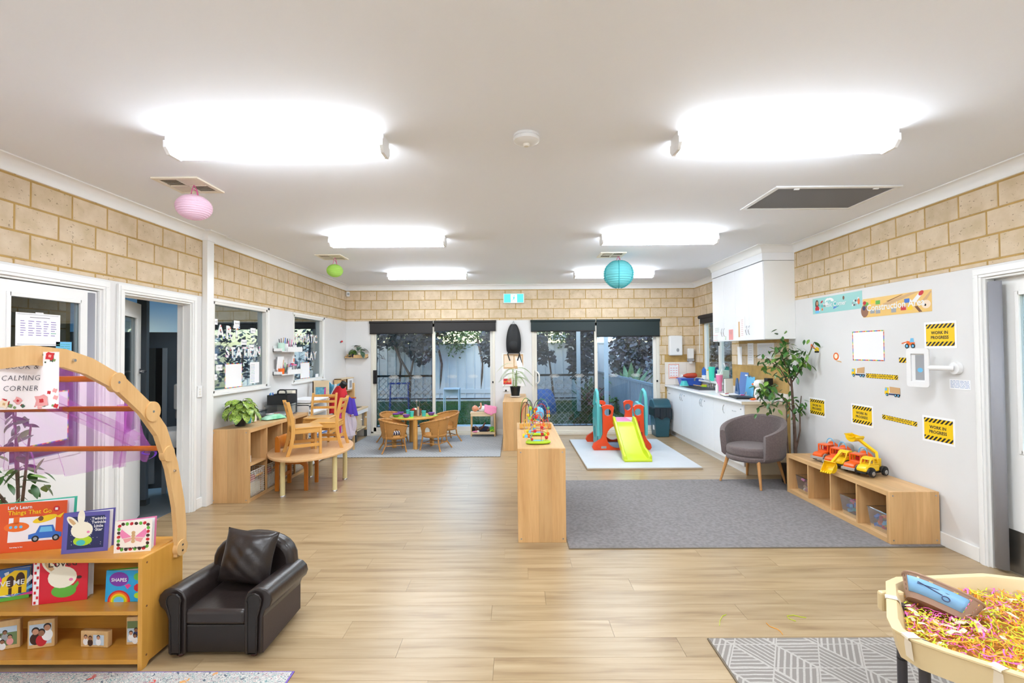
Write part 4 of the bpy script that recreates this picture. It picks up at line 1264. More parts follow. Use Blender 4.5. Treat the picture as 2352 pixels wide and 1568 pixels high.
# ------------------------- cube shelf units
def cube_shelf(loc,rz,cols,rows,label,back=True):
 D=0.39;T=0.038;t2=0.016;c=0.334
 W=cols*c+(cols-1)*t2+2*T;Hh=rows*c+(rows-1)*t2+2*T
 t=thing('cube_shelf',label,'shelf unit',loc,rz)
 for xx in(0,W-T):
  m=MB('oak_z');m.box(xx,xx+T,0,D,0,Hh);m.build('side_panel',t,bevel=0.0015)
 m=MB('oak_x');m.box(T,W-T,0,D,Hh-T,Hh);m.build('top_panel',t,bevel=0.001)
 m=MB('oak_x');m.box(T,W-T,0,D,0,T);m.build('bottom_panel',t,bevel=0.001)
 for k in range(1,cols):
  x=T+k*c+(k-1)*t2
  m=MB('oak_z');m.box(x,x+t2,0.002,D,T,Hh-T);m.build('divider',t)
 for r in range(1,rows):
  z=T+r*c+(r-1)*t2
  for k in range(cols):
   x=T+k*(c+t2)
   m=MB('oak_x');m.box(x,x+c,0.003,D,z,z+t2);m.build('cell_shelf',t)
 if back:
  m=MB('oak_z');m.box(T,W-T,D-0.006,D-0.001,T,Hh-T);m.build('back_panel',t)
 for xx,sg in((0,-1),(W,1)):
  for zz in(0.03,Hh-0.03):
   for yy in(0.025,D-0.025):
    s=MB('steel');s.frustum((xx,yy,zz),(xx+sg*0.0015,yy,zz),0.006,0.006,10);s.build('screw',t)
 return t
cube_shelf((-2.776,5.055,0),R(90),4,2,'tall oak cube shelf with wire baskets along the left wall under the windows')
cube_shelf((2.953,5.345,0.009),R(-90),4,1,'low oak cube shelf with toy trucks on top against the right wall')
cube_shelf((0.405,3.98,0),R(90),4,2,'oak cube shelf standing end-on in mid-room, carrying the bead mazes')
cube_shelf((0.192,7.64,0),R(90),4,2,'oak cube shelf end-on against the far wall, carrying the potted palm')
# ------------------------- arched book display
BS=thing('book_display','birch book display with shelves and curved wooden canopy at the left edge','bookshelf',(-1.846,2.408,0))
W=1.20;Hh=0.545;Dp=0.292
for xx in(-0.022,-W):
 m=MB('birch_ply_z')
 m.prism([(0.0,0.0),(0.03,0.0),(0.05,0.02),(Dp,0.02),(Dp,Hh-0.005),(0.0,Hh)],xx,xx+0.022,'X');m.build('side_panel',BS,bevel=0.002)
for nm,z0,z1,y0 in(('top_board',Hh-0.02,Hh,0.0),('book_shelf',0.268,0.288,0.0),('bottom_shelf',0.03,0.052,0.0)):
 m=MB('birch_ply');m.box(-W+0.022,-0.022,y0,Dp,z0,z1);m.build(nm,BS,bevel=0.002)
m=MB('birch_ply');m.box(-W+0.022,-0.022,Dp-0.012,Dp-0.002,0.05,Hh-0.02);m.build('back_panel',BS)
outer=[(2.700,0.46),(2.700,0.60),(2.683,0.744),(2.626,0.972),(2.540,1.175),(2.420,1.318),(2.265,1.448),(2.091,1.538),(1.969,1.576),(1.828,1.590),(1.68,1.575),(1.52,1.53),(1.38,1.45)]
def arcpt(i,f):
 a=Vector(outer[i]);b=Vector(outer[min(i+1,len(outer)-1)])
 return a.lerp(b,f)
def inset(pts,w):
 r=[]
 for i,p in enumerate(pts):
  d=Vector(pts[min(i+1,len(pts)-1)])-Vector(pts[max(i-1,0)]);d.normalize()
  nrm=Vector((-d.y,d.x))
  r.append((p[0]+nrm.x*w,p[1]+nrm.y*w))
 return r
inner=inset(outer,0.074)
for xx in(-0.004,-W-0.020):
 arc=MB('birch_pale')
 n=len(outer)
 for seg in range(n-1):
  q=[outer[seg],outer[seg+1],inner[seg+1],inner[seg]]
  arc.prism([(p[0]-2.408,p[1])for p in q],xx,xx+0.024,'X')
 for(yy,zz,rr)in((2.225,1.425,0.045),(2.44,1.265,0.050),(2.555,1.03,0.04),(2.66,0.50,0.042)):
  arc.frustum((xx+0.002,yy-2.408,zz),(xx+0.030,yy-2.408,zz),rr,rr,22)
 arc.build('canopy_arc',BS,smooth=True,angle=35)
for(yy,zz)in((2.16,1.445),(2.395,1.285),(2.52,1.065),(1.80,1.55),(1.42,1.43)):
 m=MB('dowel_orange');m.tube([(-W,yy-2.408,zz),(-0.004,yy-2.408,zz)],0.0135,12);m.build('dowel',BS,smooth=True)
for(yy,zz)in((2.225,1.425),(2.44,1.265),(2.60,0.93),(2.66,0.515),(2.66,0.485),(2.0,1.53)):
 m=MB('chrome');m.frustum((0.018,yy-2.408,zz),(0.028,yy-2.408,zz),0.0085,0.006,12);m.build('bolt',BS)
for(yy,zz)in((0.03,Hh-0.03),(0.03,0.3),(0.03,0.06),(Dp-0.04,0.3),(Dp-0.04,0.06)):
 m=MB('c_brown');m.frustum((0.0,yy,zz),(0.0012,yy,zz),0.005,0.005,10);m.build('screw_plug',BS)
tu=thing('tulle_drape','sheer pink-purple tulle draped over the canopy dowels','fabric',(-1.93,2.55,1.0))
def drape(u,v):
 x=-1.08*u
 P=[(2.10,1.50),(2.30,1.39),(2.43,1.27),(2.50,1.17),(2.545,1.07),(2.545,0.965-0.05*u)]
 s=v*5;i=min(int(s),4);f=s-i
 y=P[i][0]*(1-f)+P[i+1][0]*f;z=P[i][1]*(1-f)+P[i+1][1]*f
 w=math.sin(u*46+v*5)*0.012+math.sin(u*83+v*9)*0.006+math.sin(v*17+u*8)*0.008
 y2=y+0.022+w*(0.5+v);z2=z-0.02*math.sin(PI*min(1,v*1.2))*(0.5+0.5*math.sin(u*12))
 if v>0.85:z2+=0.03*math.sin(u*9+1)*(v-0.85)/0.15
 return(x,y2-2.55,z2-1.0)
m=MB('tulle_pink');m.grid(drape,130,40);m.build('main_panel',tu,smooth=True,angle=0)
def swag(u,v):
 x=-0.10-0.42*u+0.05*v
 zz=1.43-0.34*(1-u)**1.3+0.035*(v-0.5)*2;yy=2.20+0.34*(1-u)
 return(x,yy-2.55+0.02+0.012*math.sin(v*20+u*9),zz-1.0+0.006*math.sin(v*15))
m=MB('tulle_pink');m.grid(swag,30,22);m.build('gathered_swag',tu,smooth=True,angle=0)
def fallg(u,v):
 return(-0.12-0.035*math.sin(u*5)-0.06*u*v,0.005+0.02*math.sin(u*14),0.29-0.33*v)
m=MB('tulle_pink');m.grid(fallg,16,14);m.build('hanging_tail',tu,smooth=True,angle=0)
pm('ribbon_purple',(112,62,190),0.3)
m=MB('ribbon_purple')
for sg in(-1,1):
 m.grid(lambda u,v:(0.035+sg*0.035*math.sin(PI*u)*(0.4+u)+0.012*(v-0.5),-0.035+0.01*math.sin(6*u),0.065-0.055*u*(1 if sg>0 else 0.6)+0.004*v),10,3)
m.build('tie_ribbon',tu,smooth=True,solid=0.002)
pm('rose_red',(196,40,50),0.7);pm('rose_pink',(232,160,160),0.7);pm('rose_cream',(244,222,196),0.7);pm('leaf_print',(120,146,92),0.7);pm('leaf_print_dark',(62,92,72),0.7);pm('sign_white',(244,236,238),0.35)
sg=thing('hanging_sign','white floral BOOK & CALMING CORNER sign hung on the wooden canopy','sign',(-1.925,1.855,1.457),R(9))
m=MB('sign_white');m.box(-0.155,0.155,-0.001,0.001,-0.112,0.108);m.build('card',sg,bevel=0.0006)
frn=random.Random(4)
fl=MB('rose_red')
def disc(mb,mat,x,z,r,y,n=10,wob=0.25):
 mb.use(mat)
 pts=[(x+r*(1+wob*math.sin(i*2.6+x*40))*math.cos(2*PI*i/n),z+r*(1+wob*math.sin(i*2.6+x*40))*math.sin(2*PI*i/n))for i in range(n)]
 mb.add([(p[0],y,p[1])for p in pts],[tuple(range(n))])
for k in range(64):
 top=k%2==0
 x=frn.uniform(-0.15,0.148);z=(0.102-abs(frn.gauss(0,0.018)))if top else(-0.106+abs(frn.gauss(0,0.02)))
 mat=frn.choice(['leaf_print','leaf_print','leaf_print_dark','rose_pink','rose_cream','rose_red'])
 z=max(-0.104,min(0.1,z))
 disc(fl,mat,x,z,frn.uniform(0.003,0.009),-0.0014-0.00002*k)
for(x,z,r,mt,mc)in((-0.072,-0.088,0.022,'rose_red','c_yellow'),(0.098,-0.08,0.024,'rose_pink','rose_red'),(-0.028,-0.09,0.016,'rose_cream','c_tan'),(0.018,-0.078,0.014,'rose_pink','rose_red'),(-0.115,-0.092,0.014,'rose_pink','rose_red'),(-0.06,0.09,0.016,'rose_cream','c_tan'),(-0.10,0.096,0.014,'rose_red','rose_pink'),(0.0,0.096,0.016,'rose_red','rose_pink'),(0.08,0.094,0.013,'rose_pink','rose_red'),(0.125,0.092,0.016,'rose_red','rose_pink')):
 disc(fl,mt,x,z,r,-0.003);disc(fl,mc,x,z,r*0.35,-0.0032)
fl.build('floral_border',sg)
pm('sign_ink',(44,44,66),0.6)
for s,x,z in(('BOOK &',-0.014,0.052),('CALMING',-0.018,0.008),('CORNER',-0.018,-0.032)):
 link('lettering',textmesh(s,0.0285,'sign_ink',shear=0.12,bold=-0.0004,spacing=1.08),sg,(x+0.045,-0.0036,z),(R(90),0,0))
# ------------------------- books and photo blocks
def book(loc,w,h,mat,rz,label,art,title=(),opn=14,lean=4,back=None,spread=0):
 """upright book, spine at local x=0, front cover in XZ facing -Y; opened a little"""
 t=thing('picture_book',label,'book',loc,rz,rot=(R(-lean),0,rz))
 m=MB(mat);m.box(0,w,-0.002,0.001,0,h);c=m.build('front_cover',t,bevel=0.0008)
 a=R(opn)
 m=MB(back or mat);m.box(0,w,-0.001,0.002,0,h,xf((0,0.008,0),(0,0,a)));m.build('back_cover',t)
 for k in range(3):
  p=MB('paper');p.box(0,w-0.006,-0.0004,0.0004,0.004,h-0.004,xf((0,0.003+0.001*k,0),(0,0,a*(0.25+0.27*k))));p.build('page',t)
 s=MB(mat);s.box(-0.003,0.0,-0.002,0.010,0,h);s.build('spine',t)
 am=MB('paper');art(am,w,h);am.build('cover_art',c)
 for(txt,x,z,sz,col,sp)in title:
  link('title_lettering',textmesh(txt,sz,col,bold=0.0004,spacing=sp),c,(x,-0.0042,z),(R(90),0,0))
 return t
def rect(mb,mat,x0,x1,z0,z1,y):
 mb.use(mat);mb.add([(x0,y,z0),(x1,y,z0),(x1,y,z1),(x0,y,z1)],[(0,1,2,3)])
def oval(mb,mat,x,z,rx,rz_,y,rot=0,n=18):
 mb.use(mat)
 c,s=math.cos(rot),math.sin(rot)
 mb.add([(x+rx*math.cos(2*PI*i/n)*c-rz_*math.sin(2*PI*i/n)*s,y,z+rx*math.cos(2*PI*i/n)*s+rz_*math.sin(2*PI*i/n)*c)for i in range(n)],[tuple(range(n))])
def poly(mb,mat,pts,y):
 mb.use(mat);mb.add([(p[0],y,p[1])for p in pts],[tuple(range(len(pts)))])
def art_go(mb,w,h):
 rect(mb,'sign_white',0.06,w-0.045,0.05,h*0.70,-0.0024)
 oval(mb,'c_orange',0.095,0.125,0.055,0.024,-0.0027);rect(mb,'c_orange',0.08,0.105,0.14,0.175,-0.0027)
 for k in range(3):oval(mb,'c_sky',0.07+k*0.022,0.125,0.007,0.007,-0.003)
 oval(mb,'c_yellow',w*0.70,0.158,0.055,0.016,-0.0027,0.25);oval(mb,'c_brown',w*0.64,0.16,0.012,0.012,-0.003)
 poly(mb,'c_yellow',[(w*0.85,0.165),(w*0.97,0.185),(w*0.92,0.158)],-0.0027)
 poly(mb,'c_blue',[(w*0.48,0.06),(w*0.95,0.062),(w*0.95,0.085),(w*0.86,0.092),(w*0.82,0.125),(w*0.63,0.125),(w*0.58,0.09),(w*0.48,0.082)],-0.003)
 poly(mb,'c_sky',[(w*0.63,0.092),(w*0.82,0.092),(w*0.80,0.118),(w*0.65,0.118)],-0.0033)
 for x in(0.58,0.87):oval(mb,'c_black',w*x,0.06,0.016,0.016,-0.0034);oval(mb,'c_grey',w*x,0.06,0.009,0.009,-0.0037)
 oval(mb,'c_red',w-0.045,h-0.04,0.015,0.015,-0.0027);rect(mb,'c_white',w-0.051,w-0.039,h-0.046,h-0.034,-0.003)
def rabbit(mb,cx,z0,s,body,y):
 oval(mb,'c_cream',cx-0.03*s,z0+0.085*s,0.014*s,0.034*s,y,0.75);oval(mb,'c_cream',cx+0.0*s,z0+0.105*s,0.014*s,0.032*s,y,0.0)
 oval(mb,'c_tan',cx-0.032*s,z0+0.086*s,0.007*s,0.022*s,y-0.0002,0.75)
 oval(mb,'c_cream',cx+0.005*s,z0+0.05*s,0.042*s,0.036*s,y-0.0003);oval(mb,body,cx+0.01*s,z0+0.004*s,0.036*s,0.022*s,y-0.0002)
 oval(mb,'c_pink',cx+0.03*s,z0+0.04*s,0.006*s,0.005*s,y-0.0006)
def art_star(mb,w,h):
 rect(mb,'c_navy',0.02,w-0.02,0.02,h-0.02,-0.0024)
 for k in range(30):oval(mb,'c_white',random.uniform(0.03,w-0.03),random.uniform(0.03,h-0.03),0.0016,0.0016,-0.0026,n=6)
 rabbit(mb,w*0.38,0.055,1.15,'c_lime',-0.0028);oval(mb,'c_teal',w*0.40,0.05,0.02,0.014,-0.0036)
def art_butterfly(mb,w,h):
 for k in range(26):
  a=2*PI*k/26;x=w/2+(w/2-0.016)*max(-1,min(1,1.3*math.cos(a)));z=h/2+(h/2-0.016)*max(-1,min(1,1.3*math.sin(a)))
  oval(mb,('c_darkbrown','rose_red','c_green')[k%3],x,z,0.009,0.008,-0.0024,k,8)
 for s in(-1,1):
  poly(mb,'c_pink',[(w/2+s*0.008,h*0.48),(w/2+s*0.055,h*0.74),(w/2+s*0.062,h*0.58),(w/2+s*0.05,h*0.44)][::s],-0.0027)
  poly(mb,'rose_pink',[(w/2+s*0.006,h*0.46),(w/2+s*0.046,h*0.43),(w/2+s*0.036,h*0.30),(w/2+s*0.012,h*0.36)][::s],-0.0028)
 for k in range(4):oval(mb,'c_tan',w/2,h*(0.34+0.09*k),0.009,0.009,-0.003)
def art_loved(mb,w,h):
 rect(mb,'c_white',0.0,0.026,0,h,-0.0024)
 for k in range(9):rect(mb,'c_red',0.004+0.01*(k%2),0.014+0.01*(k%2),h*k/9+0.003,h*(k+0.7)/9,-0.0026)
 rabbit(mb,w*0.50,0.05,1.5,'c_green',-0.0028);poly(mb,'c_green',[(w*0.62,0.05),(w*0.82,0.10),(w*0.84,0.085),(w*0.7,0.03)],-0.0027);oval(mb,'c_darkbrown',w*0.84,0.118,0.012,0.008,-0.003)
def art_love(mb,w,h):
 for k in range(9):
  a0=PI*k/9;a1=PI*(k+0.5)/9
  poly(mb,('c_hotpink','c_sky','c_white')[k%3],[(w*0.7,h*0.1),(w*0.7+0.5*w*math.cos(a0),h*0.1+h*0.85*math.sin(a0)),(w*0.7+0.5*w*math.cos(a1),h*0.1+h*0.85*math.sin(a1))],-0.0024)
 rect(mb,'c_green',0,w,0,0.018,-0.0026);poly(mb,'c_yellow',[(w*0.45,0.03),(w*0.95,0.03),(w*0.95,h*0.9),(w*0.72,h*0.95),(w*0.5,h*0.75)],-0.0027)
 oval(mb,'c_darkbrown',w*0.65,h*0.6,0.016,0.03,-0.0029);oval(mb,'c_darkbrown',w*0.83,h*0.65,0.018,0.034,-0.0029);rect(mb,'c_darkbrown',w*0.62,w*0.68,0.03,h*0.4,-0.0029);rect(mb,'c_darkbrown',w*0.8,w*0.86,0.03,h*0.4,-0.0029)
def art_shapes(mb,w,h):
 oval(mb,'c_purple',w*0.34,h*0.72,0.05,0.036,-0.0024)
 for k,c in enumerate(('c_red','c_orange','c_yellow','c_lime','c_sky')):oval(mb,c,w*0.36,0.005,0.058-0.008*k,0.052-0.008*k,-0.0026-0.0001*k,0,26)
 rect(mb,'c_sky',0,w,-0.06,-0.0005,-0.0025)if False else None
 poly(mb,'c_hotpink',[(w*0.5,h*0.52),(w*0.58,h*0.40),(w*0.68,h*0.52),(w*0.6,h*0.58)],-0.0027);oval(mb,'c_red',w*0.85,h*0.45,0.02,0.02,-0.0027,0,7);oval(mb,'c_green',w*0.84,h*0.8,0.02,0.018,-0.0027);oval(mb,'c_lime',w*0.86,h*0.2,0.018,0.014,-0.0027)
pm('bk_orange',(226,84,30),0.35);pm('bk_purple',(98,92,170),0.35);pm('bk_cream',(246,236,226),0.35);pm('bk_red',(214,30,52),0.35);pm('bk_blue',(36,160,214),0.35);pm('bk_navy',(60,110,180),0.35);pm('bk_teal',(70,190,160),0.4)
book((-2.66,2.472,0.545),0.31,0.245,'bk_orange',R(13),'large orange picture book of vehicles standing on top of the book display',art_go,(("Let's Learn",0.105,0.222,0.024,'c_white',1.0),('Things That Go',0.15,0.196,0.030,'c_yellow',1.0),('learning is fun',0.1,0.025,0.008,'c_white',1.2)),20,5,back='bk_teal')
book((-2.30,2.466,0.545),0.20,0.20,'bk_purple',R(13),'purple board book with a pale rabbit and stars on the book display',art_star,(('Twinkle',0.155,0.165,0.020,'c_white',1.0),('Twinkle',0.155,0.147,0.020,'c_white',1.0),('Little',0.155,0.128,0.020,'c_white',1.0),('Star',0.157,0.110,0.020,'c_white',1.0)),20,5)
book((-2.04,2.474,0.545),0.165,0.157,'bk_cream',R(11),'cream board book with a pink butterfly on the right of the book display',art_butterfly,(('If I were a butterfly',0.085,0.022,0.0155,'ink',1.0),),24,5,back='c_pink')
book((-2.745,2.462,0.289),0.215,0.155,'bk_navy',R(24),'blue picture book with LOVE ME title on the middle shelf',art_love,(('LOVE ME',0.125,0.085,0.036,'c_white',1.0),),10,4)
book((-2.45,2.470,0.289),0.235,0.222,'bk_red',R(14),'bright red picture book called Loved on the middle shelf',art_loved,(('Loved',0.125,0.195,0.050,'c_darkbrown',1.05),),14,2,back='paper')
book((-2.105,2.502,0.289),0.19,0.155,'bk_blue',R(0),'sky blue SHAPES board book with a rainbow on the middle shelf',art_shapes,(('SHAPES',0.066,0.108,0.024,'c_white',1.0),),16,3,back='c_green')
def photo_block(loc,w,h,rz,label,art):
 t=thing('photo_block',label,'photo block',loc,rz,group=None)
 m=MB('pine');m.box(0,w,0,0.028,0,h);m.build('wood_block',t,bevel=0.004)
 m=MB('paper');art(m,w,h);m.build('photo_print',t)
 return t
pm('skin_a',(196,142,112),0.6);pm('skin_b',(150,104,78),0.6);pm('hair_d',(40,30,26),0.6);pm('print_green',(110,130,84),0.6);pm('print_sky',(190,206,220),0.6)
def ppl(mb,mat_list,pts,s):
 for i,(x,z)in enumerate(pts):
  oval(mb,mat_list[i%len(mat_list)],x,z-0.024*s,0.016*s,0.02*s,-0.0012-0.0001*i)
  oval(mb,'hair_d',x,z+0.004*s,0.011*s,0.012*s,-0.0014-0.0001*i);oval(mb,('skin_a','skin_b')[i%2],x,z,0.009*s,0.010*s,-0.0016-0.0001*i)
def ph1(mb,w,h):
 rect(mb,'print_green',0.008,w-0.012,0.02,h-0.03,-0.0008);rect(mb,'print_sky',0.008,w-0.012,h-0.06,h-0.03,-0.0009)
 ppl(mb,('c_white','c_grey','rose_pink'),[(0.03,0.07),(0.055,0.085),(0.075,0.06),(0.045,0.04)],0.9)
def ph2(mb,w,h):
 rect(mb,'print_sky',0.008,w-0.012,0.02,h-0.02,-0.0008);ppl(mb,('c_darkbrown','rose_red','c_white'),[(0.035,0.085),(0.06,0.075),(0.085,0.1)],1.5)
def ph3(mb,w,h):
 rect(mb,'c_tan',0.006,w*0.45,0.01,h-0.015,-0.0008);rect(mb,'print_sky',w*0.47,w-0.02,0.012,h-0.018,-0.0008)
 ppl(mb,('c_white','c_darkbrown'),[(0.03,0.05),(0.055,0.046),(0.1,0.05)],0.9)
def ph4(mb,w,h):
 rect(mb,'print_sky',0.006,w-0.006,0.015,h-0.02,-0.0008);rect(mb,'print_green',0.006,w-0.006,h*0.6,h-0.02,-0.0009);ppl(mb,('c_white','c_navy','c_sky'),[(0.025,0.06),(0.05,0.075),(0.07,0.06),(0.045,0.045)],0.9)
photo_block((-2.665,2.475,0.053),0.115,0.145,R(20),'wooden photo block at the left end of the bottom shelf, outdoor group picture',ph1)
photo_block((-2.497,2.492,0.053),0.115,0.142,R(15),'wooden photo block showing three people close together on the bottom shelf',ph2)
photo_block((-2.245,2.515,0.053),0.15,0.082,R(-4),'small wide wooden photo block holding two pictures on the bottom shelf',ph3)
photo_block((-2.02,2.528,0.053),0.10,0.142,R(4),'wooden photo block at the right end of the bottom shelf, beach group picture',ph4)
# ------------------------- leather child's armchair
pm('leather',(40,32,30),0.30,bump=(55,0.10),spec=0.6);pm('leather_dark',(30,24,22),0.36,spec=0.5);pm('leather_side',(58,46,46),0.5,bump=(200,0.1));pm('mahogany',(70,24,18),0.25)
AC=thing('armchair','small dark brown leather armchair with rolled arms beside the book display','armchair',(-1.543,2.50,0))
m=MB('leather_dark');m.box(-0.165,0.165,0.012,0.40,0.022,0.165);m.build('front_panel',AC,bevel=0.008)
m=MB('leather');m.prism(m.rrect(-0.158,0.158,-0.004,0.33,0.025),0.168,0.245);m.build('seat_cushion',AC,bevel=0.02,seg=4,smooth=True)
for s in(-1,1):
 arm=MB('leather')
 prof=[(0.150,0.022),(0.150,0.30)]
 for k in range(9):
  a=R(170-230*k/8)
  prof.append((0.222+0.070*math.cos(a),0.295+0.062*math.sin(a)))
 prof+=[(0.250,0.225),(0.242,0.20),(0.240,0.022)]
 pr=[(p[0]*s,p[1])for p in prof]
 if s<0:pr=pr[::-1]
 n=len(pr);vs=[];N=6
 for j in range(N):
  f=j/(N-1);y=0.0+0.44*f
  for(x,z)in pr:vs.append((x,y,z-(0.035*f if z>0.1 else 0)))
 fs=[tuple(range(n)),tuple((N-1)*n+i for i in range(n))]
 for j in range(N-1):
  for i in range(n):q=(i+1)%n;fs.append((j*n+i,j*n+q,(j+1)*n+q,(j+1)*n+i))
 arm.add(vs,fs);ao=arm.build('arm',AC,smooth=True,angle=50,bevel=0.006)
 fp=MB('leather_dark')
 fr=[(0.172,0.03),(0.172,0.28)]+[(0.205+0.038*math.cos(R(180-200*k/6)),0.295+0.038*math.sin(R(180-200*k/6)))for k in range(7)]+[(0.222,0.215),(0.218,0.03)]
 fr=[(p[0]*s,p[1])for p in fr]
 if s<0:fr=fr[::-1]
 fp.prism(fr,-0.012,0.002,'Y');fp.build('arm_facing',ao,bevel=0.005,smooth=True)
 pp=MB('leather_dark');pp.tube([(p[0],-0.012,p[1])for p in fr],0.004,6,closed=True);pp.build('piping',ao)
 sd=MB('leather_side');sd.box(0.238*s,0.244*s,0.01,0.44,0.024,0.215);sd.build('side_panel',AC)
bk=MB('leather')
def backf(u,v):
 a=PI*u;x=-0.245*math.cos(a)
 top=0.30+0.205*math.sin(a)**0.55
 z=0.03+(top-0.03)*min(1,v*1.0)
 return(x,0.40,z)
prof=[(-0.238,0.03)]+[(-0.238*math.cos(PI*k/14),0.305+0.195*math.sin(PI*k/14)**0.7)for k in range(15)]+[(0.238,0.03)]
bk.prism(prof[::-1],0.345,0.455,'Y');bk.build('backrest',AC,smooth=True,angle=50,bevel=0.035,seg=4)
for k in range(9):
 a=PI*(k+1)/10
 st=MB('chrome');st.sphere((-0.225*math.cos(a),0.356,0.295+0.18*math.sin(a)**0.7),0.0025,6,4);st.build('stud',AC)
for(x,y)in((-0.19,0.03),(0.19,0.03),(-0.19,0.41),(0.19,0.41)):
 f=MB('mahogany');f.lathe([(0.0,0),(0.012,0.0),(0.02,0.008),(0.018,0.018),(0.014,0.024),(0,0.024)],14);f.build('foot',AC,(x,y,0),smooth=True)
CU=thing('scatter_cushion','square dark brown leather cushion leaning in the armchair','cushion',(-1.535,2.735,0.262),rot=(R(-14),R(5),R(-3)))
c=MB('leather')
def pil(side):
 def f(u,v):
  x=(u-0.5)*2;z=(v-0.5)*2
  e=(1-abs(x)**2.2)*(1-abs(z)**2.2)
  th=0.062*max(e,0)**0.45
  pin=1-0.07*(1-abs(x))*(1 if abs(z)>0.5 else 0)*abs(z)-0.05*(1-abs(z))*abs(x)
  wr=0.006*math.sin(x*9+z*4)*math.sin(z*7)*e
  return(x*0.15*(1-0.06*(1-z*z)),side*(th+wr),0.145+z*0.145*(1-0.07*(1-x*x)))
 return f
c.grid(pil(-1),26,26);c.grid(pil(1),26,26);c.build('cushion_cover',CU,smooth=True,angle=80)
s=MB('leather_dark');s.tube([(0.15*(1-0.06*(1-z*z)),0,0.145+0.145*z*1.0)for z in[i/8-1 for i in range(17)]],0.003,5);s.build('seam',CU)
# ------------------------- notices on the left doors
def wallsheet(name,x,y0,y1,z0,z1,label,cat,draw,side=1,mat='paper',rot=0.0):
 """thin sheet on an X wall (side=+1 faces +X); draw(mb,w,h) paints print in local u,z; reading direction kept"""
 w=abs(y1-y0);h=z1-z0
 rz=R(90)if side>0 else R(-90)
 t=thing(name,label,cat,(x,min(y0,y1)if side>0 else max(y0,y1),z0),rot=(0,rot,rz)if rot else(0,0,rz))
 m=MB(mat);m.box(0,w,-0.0012,0,0,h);m.build('sheet',t)
 if draw:draw(t,w,h)
 return t
def lines(t,w,h,mats,x0,x1,z0,z1,n,seed=1,th=0.0035,name='print'):
 rn=random.Random(seed);mb=MB(mats[0])
 for k in range(n):
  z=z1-(z1-z0)*k/max(1,n-1)
  x=x0
  while x<x1-0.004:
   l=min(rn.uniform(0.01,0.04),x1-x)
   rect(mb,rn.choice(mats),x,x+l,z,z+th,-0.0016);x+=l+0.005
 mb.build(name,t)
def cal(t,w,h):
 mb=MB('ink_grey')
 for k in range(40):
  x=0.012+(w-0.024)*k/40;rect(mb,'ink_grey',x,x+0.004,h-0.012,h-0.008,-0.0016);rect(mb,'ink_grey',x,x+0.004,0.008,0.012,-0.0016)
 rect(mb,'ink',w*0.3,w*0.75,h-0.03,h-0.027,-0.0016)
 rn=random.Random(3)
 for c in range(5):
  for r_ in range(7):
   l=rn.uniform(0.02,0.042);x=0.03+c*0.052;z=h-0.052-r_*0.0155
   rect(mb,'ink_green' if(c==4 and r_==5)else 'ink_purple',x,x+l,z-0.004,z,-0.0016)
 mb.build('handwriting',t)
 m=MB('gloss_white');m.box(w*0.42,w*0.6,-0.002,0,h-0.005,h+0.008);m.build('tape',t)
DX=XN-0.012
wallsheet('notice_sheet',DX,3.103,3.41,1.615,1.832,'white handwritten weekly planner sheet on the glass of the left door','notice',cal)
wallsheet('notice_sheet',DX,3.38,3.50,1.56,1.645,'pale blue printed note just below the planner on the left door','notice',lambda t,w,h:lines(t,w,h,['ink_green'],0.01,w-0.01,0.02,h-0.02,4,2),mat='c_sky')
def dotborder(t,w,h,seed=1,b=0.008):
 mb=MB('c_red');cols=['c_red','c_yellow','c_green','c_blue','c_purple','c_orange'];k=0
 rn=random.Random(seed)
 def run(a,b_,f):
  nonlocal k
  n=max(4,int((b_-a)/0.016))
  for i in range(n):
   s=a+(b_-a)*i/n;e=s+(b_-a)/n;f(s,e,cols[k%6]);k+=1
 run(0,w,lambda s,e,c:rect(mb,c,s,e,0,b,-0.0016));run(0,w,lambda s,e,c:rect(mb,c,s,e,h-b,h,-0.0016))
 run(0,h,lambda s,e,c:rect(mb,c,0,b,s,e,-0.0017));run(0,h,lambda s,e,c:rect(mb,c,w-b,w,s,e,-0.0017))
 mb.build('coloured_border',t)
wallsheet('notice_sheet',XN-0.020,3.02,3.49,0.945,1.30,'blank white sheet with rainbow border on the left door behind the tulle','notice',lambda t,w,h:dotborder(t,w,h))
pm('ficus_leaf',(62,112,46),0.35,var=(9,0.3),rnd=0.25);pm('ficus_leaf2',(128,164,70),0.35,var=(12,0.3,(70,118,48)),rnd=0.2)
pm('pot_black',(18,19,20),0.4);pm('soil',(60,44,34),0.95)
def ficus_leaf_mesh(mat,L,W):
 mb=MB(mat)
 def f(u,v):
  x=L*v;wv=W*0.5*math.sin(PI*min(1,v*0.97+0.02))**0.85*(1-0.25*v)
  return(x,(u-0.5)*2*wv,-0.18*L*v*v+0.10*abs(u-0.5)*2*wv)
 mb.grid(f,3,6)
 return mb.mesh('leaf',True,0)
LM=[ficus_leaf_mesh('ficus_leaf',0.085,0.042),ficus_leaf_mesh('ficus_leaf',0.07,0.034),ficus_leaf_mesh('ficus_leaf2',0.075,0.04)]
def leaves_on(t,branches,n,seed,scale=1.0,spread=0.05,xmax=9):
 rn=random.Random(seed)
 for i in range(n):
  b=branches[i%len(branches)]
  f=rn.uniform(0.25,1.02)
  k=f*(len(b)-1);j=min(int(k),len(b)-2);q=Vector(b[j]).lerp(Vector(b[j+1]),k-j)
  q+=Vector((rn.gauss(0,spread),rn.gauss(0,spread),rn.gauss(0,spread*0.8)))
  q.x=min(q.x,xmax-0.05*rn.random())
  link('leaf',rn.choice(LM),t,q,(rn.uniform(-0.6,0.6),rn.uniform(0.1,1.0),rn.uniform(0,2*PI)),(scale*rn.uniform(0.75,1.2),)*3)
t=thing('potted_ficus','leafy potted ficus behind the book display at the left edge','potted plant',(-2.93,2.86,0))
